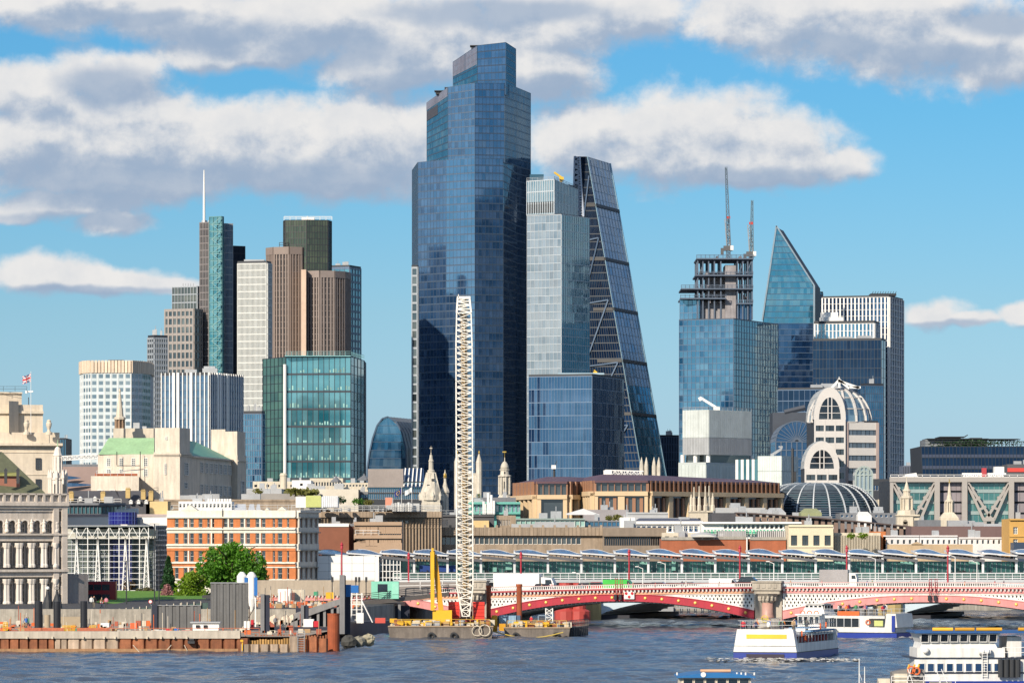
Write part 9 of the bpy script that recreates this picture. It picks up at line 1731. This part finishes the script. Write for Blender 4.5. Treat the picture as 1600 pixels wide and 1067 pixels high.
for px,y0,lab in((1342.5,1028,'taller bare white mast of a moored boat at the bottom edge'),(1351,1041,'shorter bare white mast of a moored boat at the bottom edge')):mb=MB();mb.tube((X(px,400),400,-.3),(X(px,400),400,Z(y0,400)),.06,.03,8);mb.bar((X(px,400),400,Z(y0+22,400)),(X(px+4,400),400,Z(y0+34,400)),.03);single(mb,'mast',M_white,lab,'mast','masts at the bottom edge')
mb=MB();rg=random.Random(2);M_foam=mat('wake_foam',(.62,.60,.55),.9,var=.2)
for i in range(420):
 a=rg.random();px,py=(1105+240*a,1029.5+rg.gauss(2.0,1.2)+abs(a-.45)*2)if i<320 else(1405+rg.random()*40,997.5+rg.gauss(0,.7));Yd=CZ*F/(py-HY);s=rg.uniform(.1,.55);c=Vector((X(px,Yd),Yd,.12));n_=6;mb.face([c+Vector((s*math.cos(k)*rg.uniform(.5,1.2),s*1.6*math.sin(k)*rg.uniform(.5,1.2),rg.uniform(0,.12)))for k in[2*math.pi*j/n_ for j in range(n_)]])
o=mb.build('wake_foam',M_foam,None,'broken white wake foam behind the cruise boats','stuff');o['category']='foam'
mb=MB();mb.lathe([(.9,-.2),(1.0,.5),(.5,1.0),(.1,1.2)],X(1453,810),810,12);single(mb,'mooring_buoy',M_yel2,'yellow mooring buoy floating beyond the pink arch','buoy')
# traffic on the bridge
M_tyre=mat('tyre_black',(.015,.015,.015),.9)
def vehicle(name,label,cat,px,d,Lv,H,W,paint,kind,group='traffic on the bridge'):
 s0=bs_of(px);L=Loc(tuple(bp(s0,d,RZ(s0))),-BA);t=thing(name,label,cat,tuple(L.o),group);mb=MB();g_=MB();h=.35
 def pr(mbx,pts,v0,v1):mbx.extr([L.p(u,v0,z)for u,z in pts],(0,0,0),L.v*(v1-v0))
 if kind=='car':pr(mb,[(0,h),(Lv,h),(Lv,H*.52),(Lv*.8,H*.62),(Lv*.12,H*.66),(0,H*.55)],0,W);pr(g_,[(Lv*.12,H*.66),(Lv*.8,H*.62),(Lv*.62,H*.97),(Lv*.2,H*.97)],.08,W-.08);pr(mb,[(Lv*.62,H*.96),(Lv*.6,H),(Lv*.22,H),(Lv*.2,H*.96)],.1,W-.1)
 elif kind=='van':pr(mb,[(0,h),(Lv,h),(Lv,H*.5),(Lv*.93,H*.55),(Lv*.8,H*.97),(Lv*.76,H),(0,H)],0,W);pr(g_,[(Lv*.76,H*.58),(Lv*.915,H*.58),(Lv*.81,H*.92),(Lv*.76,H*.92)],-.02,W+.02)
 else:L.box(mb,0,Lv*.76,0,W,.9,H);o=mb.build('box_body',paint,t);mb=MB();L.box(mb,0,Lv,.2,W-.2,.5,.9);pr(mb,[(Lv*.79,.5),(Lv,.5),(Lv,1.9),(Lv*.96,H*.8),(Lv*.79,H*.84)],.1,W-.1);pr(g_,[(Lv*.86,1.8),(Lv*.975,1.8),(Lv*.955,H*.72),(Lv*.86,H*.72)],.08,W-.08)
 mb.build('cab' if kind=='truck' else 'body',M_white if kind=='truck' else paint,t);g_.build('windows',G_black,t)
 for f in(.18,.82):
  for e in(0,W-.2):w_=MB();w_.tube(L.p(Lv*f,e-.02,.34),L.p(Lv*f,e+.22,.34),.34,n=12);w_.build('wheel',M_tyre,t)
 return t
P=lambda n,c:mat('paint_'+n,c,.3)
for a in(('lorry','long white box lorry crossing the bridge beside the crane','lorry',758,6,10.2,3.5,2.5,M_white,'truck'),('lorry','grey box lorry over the bridge pier, small and plain','lorry',1262,12,6.2,3.3,2.3,P('grey',(.33,.31,.31)),'truck'),('car','dark blue estate car below the white lorry cab','car',822,3,4.5,1.7,1.8,P('ink',(.02,.03,.07)),'car'),('car','small red car with its roof above the parapet','car',897,9,4,1.75,1.7,P('red',(.5,.04,.03)),'car'),('van','bright green and white van crossing the red arch','van',926,8,5.4,2.1,1.9,P('green',(.05,.45,.06)),'van'),('car','silver car near the crown of the red arch','car',997,7,4.3,1.6,1.8,P('silver',(.45,.46,.48)),'car'),('car','pale grey saloon car between silver car and white van','car',1045,6,4.4,1.55,1.8,P('pale',(.6,.6,.6)),'car'),('van','white van just before the black car','van',1092,9,5.0,1.95,1.9,M_white,'van'),('car','large black people carrier beside the bridge pier','car',1137,6,4.9,2.25,1.9,P('black',(.012,.012,.016)),'car'),('car','dark grey car half hidden right of the lorry cab','car',872,12,4.3,1.6,1.8,P('slate',(.08,.09,.10)),'car')):vehicle(*a)
# double-decker bus, broadside on the embankment road
Yd=722;x0,x1=X(93,Yd),X(181,Yd);t=thing('double_decker_bus','dark red double-decker bus in shade beside the school building','bus',(x0,Yd,4));zb_=Z(948,Yd);L=Loc((x0,Yd,zb_),0);W_=x1-x0;mb=MB();L.box(mb,0,W_,0,2.5,.35,Z(908,Yd)-zb_);mb.build('body',P('bus',(.26,.012,.02)),t);H_=Z(908,Yd)-zb_
for z0,z1 in((.30,.50),(.66,.88)):
 Q=L.face(.2,-.01,W_-1.0,-.01,H_*z0,H_*z1)
 for k in range(6):piece('window',G_black,t,Q,(k+.04)/6,(k+.96)/6,0,1,0,.05)
mb=MB();L.box(mb,.3,3.6,-.04,0,H_*.53,H_*.62);mb.build('advert_panel',mat('advert_white',(.5,.52,.56),.6),t)
for f in(.2,.8):mb=MB();mb.tube(L.p(W_*f,-.05,.45),L.p(W_*f,.25,.45),.45,n=14);mb.build('wheel',M_tyre,t)
# people: one continuous body grown from a skeleton, copied with other clothes
def body(name,pts,edges,rad):
 me=bpy.data.meshes.new(name);me.from_pydata(pts,edges,[]);o=bpy.data.objects.new(name,me);col.objects.link(o);m=o.modifiers.new('s','SKIN');m.use_smooth_shade=True;o.modifiers.new('d','SUBSURF').levels=1
 for v,r in zip(me.skin_vertices[0].data,rad):v.radius=(r,r)
 me.skin_vertices[0].data[0].use_root=True;dgr=bpy.context.evaluated_depsgraph_get();out=bpy.data.meshes.new_from_object(o.evaluated_get(dgr));bpy.data.objects.remove(o)
 for _ in range(4):out.materials.append(M_dark)
 for p in out.polygons:z=p.center.z;p.material_index=3 if z>1.69 or(z>1.6 and p.center.y>.03)else 2 if z>1.45 or(abs(p.center.x)>.2 and z<.9)else 1 if z>.88 else 0
 return out
ED=[(0,1),(1,2),(2,3),(3,4),(2,5),(5,6),(6,7),(2,8),(8,9),(9,10),(0,11),(11,12),(12,13),(13,14),(0,15),(15,16),(16,17),(17,18)]
RD=[.15,.15,.16,.06,.105,.07,.055,.045,.07,.055,.045,.10,.075,.05,.045,.10,.075,.05,.045]
def pose(a,b,st):return[(0,0,.95),(0,0,1.15),(0,0,1.38),(0,0,1.53),(0,-.02,1.66),(-.21,0,1.38),(-.27,a,1.12),(-.26,a*2-.05,.88),(.21,0,1.38),(.27,b,1.12),(.26,b*2-.05,.88),(-.1,0,.88),(-.11,-st*.5,.48),(-.11,-st+.05,.09),(-.11,-st-.12,.05),(.1,0,.88),(.11,st*.4,.48),(.11,st+.05,.09),(.11,st-.12,.05)]
BOD=[body('person',pose(.02,-.05,.02),ED,RD),body('person',pose(-.12,-.16,.0),ED,RD),body('person',pose(.1,-.12,.2),ED,RD)]
CL_=[('red',(.5,.03,.05)),('navy',(.02,.03,.09)),('white',(.7,.7,.68)),('black',(.02,.02,.02)),('tan',(.42,.28,.15)),('pink',(.55,.2,.25)),('blue',(.05,.15,.42)),('green',(.08,.25,.12)),('grey',(.25,.25,.26)),('orange',(.65,.2,.03))]
SK=[mat('skin_'+str(i),c,.6)for i,c in enumerate(((.55,.32,.22),(.40,.22,.14),(.16,.08,.05)))];HR=[mat('hair_'+str(i),c,.7)for i,c in enumerate(((.03,.02,.015),(.16,.09,.04),(.35,.25,.12)))];rg=random.Random(9);NP=[0]
def person(c,place,rz,k=0):
 i=NP[0];NP[0]+=1;nm,cc=CL_[i%10];o=bpy.data.objects.new('person',BOD[k]);col.objects.link(o);o.location=c;o.rotation_euler=(0,0,rz);s=rg.uniform(.94,1.05);o.scale=(s,s,s)
 for j,m in enumerate((mat('trousers_'+str(i%3),((.03,.04,.08),(.06,.06,.06),(.22,.18,.13))[i%3],.8),mat('top_'+nm,cc,.8),SK[rg.randrange(3)],HR[rg.randrange(3)])):o.material_slots[j].link='OBJECT';o.material_slots[j].material=m
 o['label']='person in a %s top %s'%(nm,place);o['category']='person';o['group']='people '+place.split(',')[0]
for i in range(20):person(L_:=Vector((X(1146,517),517,0))+Vector((math.cos(R(-17)),math.sin(R(-17)),0))*(.9+(i*1.37)%6.1)+Vector((math.sin(R(17)),math.cos(R(17)),0))*(1.2+i*.7)+Vector((0,0,2.95)),'on nearest cruise boat, '+('by the stern rail' if i<10 else 'towards its wheelhouse'),rg.uniform(-3,3),i%2)
for i in range(14):person(L2.p(.8+(i*1.9)%4.2,2.6+i*.66,3.5),'on second cruise boat, '+('near its stern' if i<7 else 'amidships'),rg.uniform(-3,3),i%2)
for i,px in enumerate((842,858,905,917,978,985,1020,1062,1068,1120,1232,1281,1352,1360,1420,1505,1552,1566)):person(bp(bs_of(px),2.2,RZ(bs_of(px))),'walking on the bridge, '+('over the red arch' if px<1200 else 'over the pink arch'),rg.choice((-1.4,1.7)),2)
for i,(px,Yd,z)in enumerate(((143,650,4),(147,655,4),(159,652,4),(166,655,4),(41,600,ZPF),(44,602,ZPF),(430,600,ZPF),(690,640,3.0),(830,638,1.5))):person(Vector((X(px,Yd),Yd,z if px<600 else Z(979,Yd))),'on the river works, '+('near the bus' if 130<px<180 else 'on the barge deck' if px>600 else 'on the platform'),rg.uniform(-3,3),i%3)
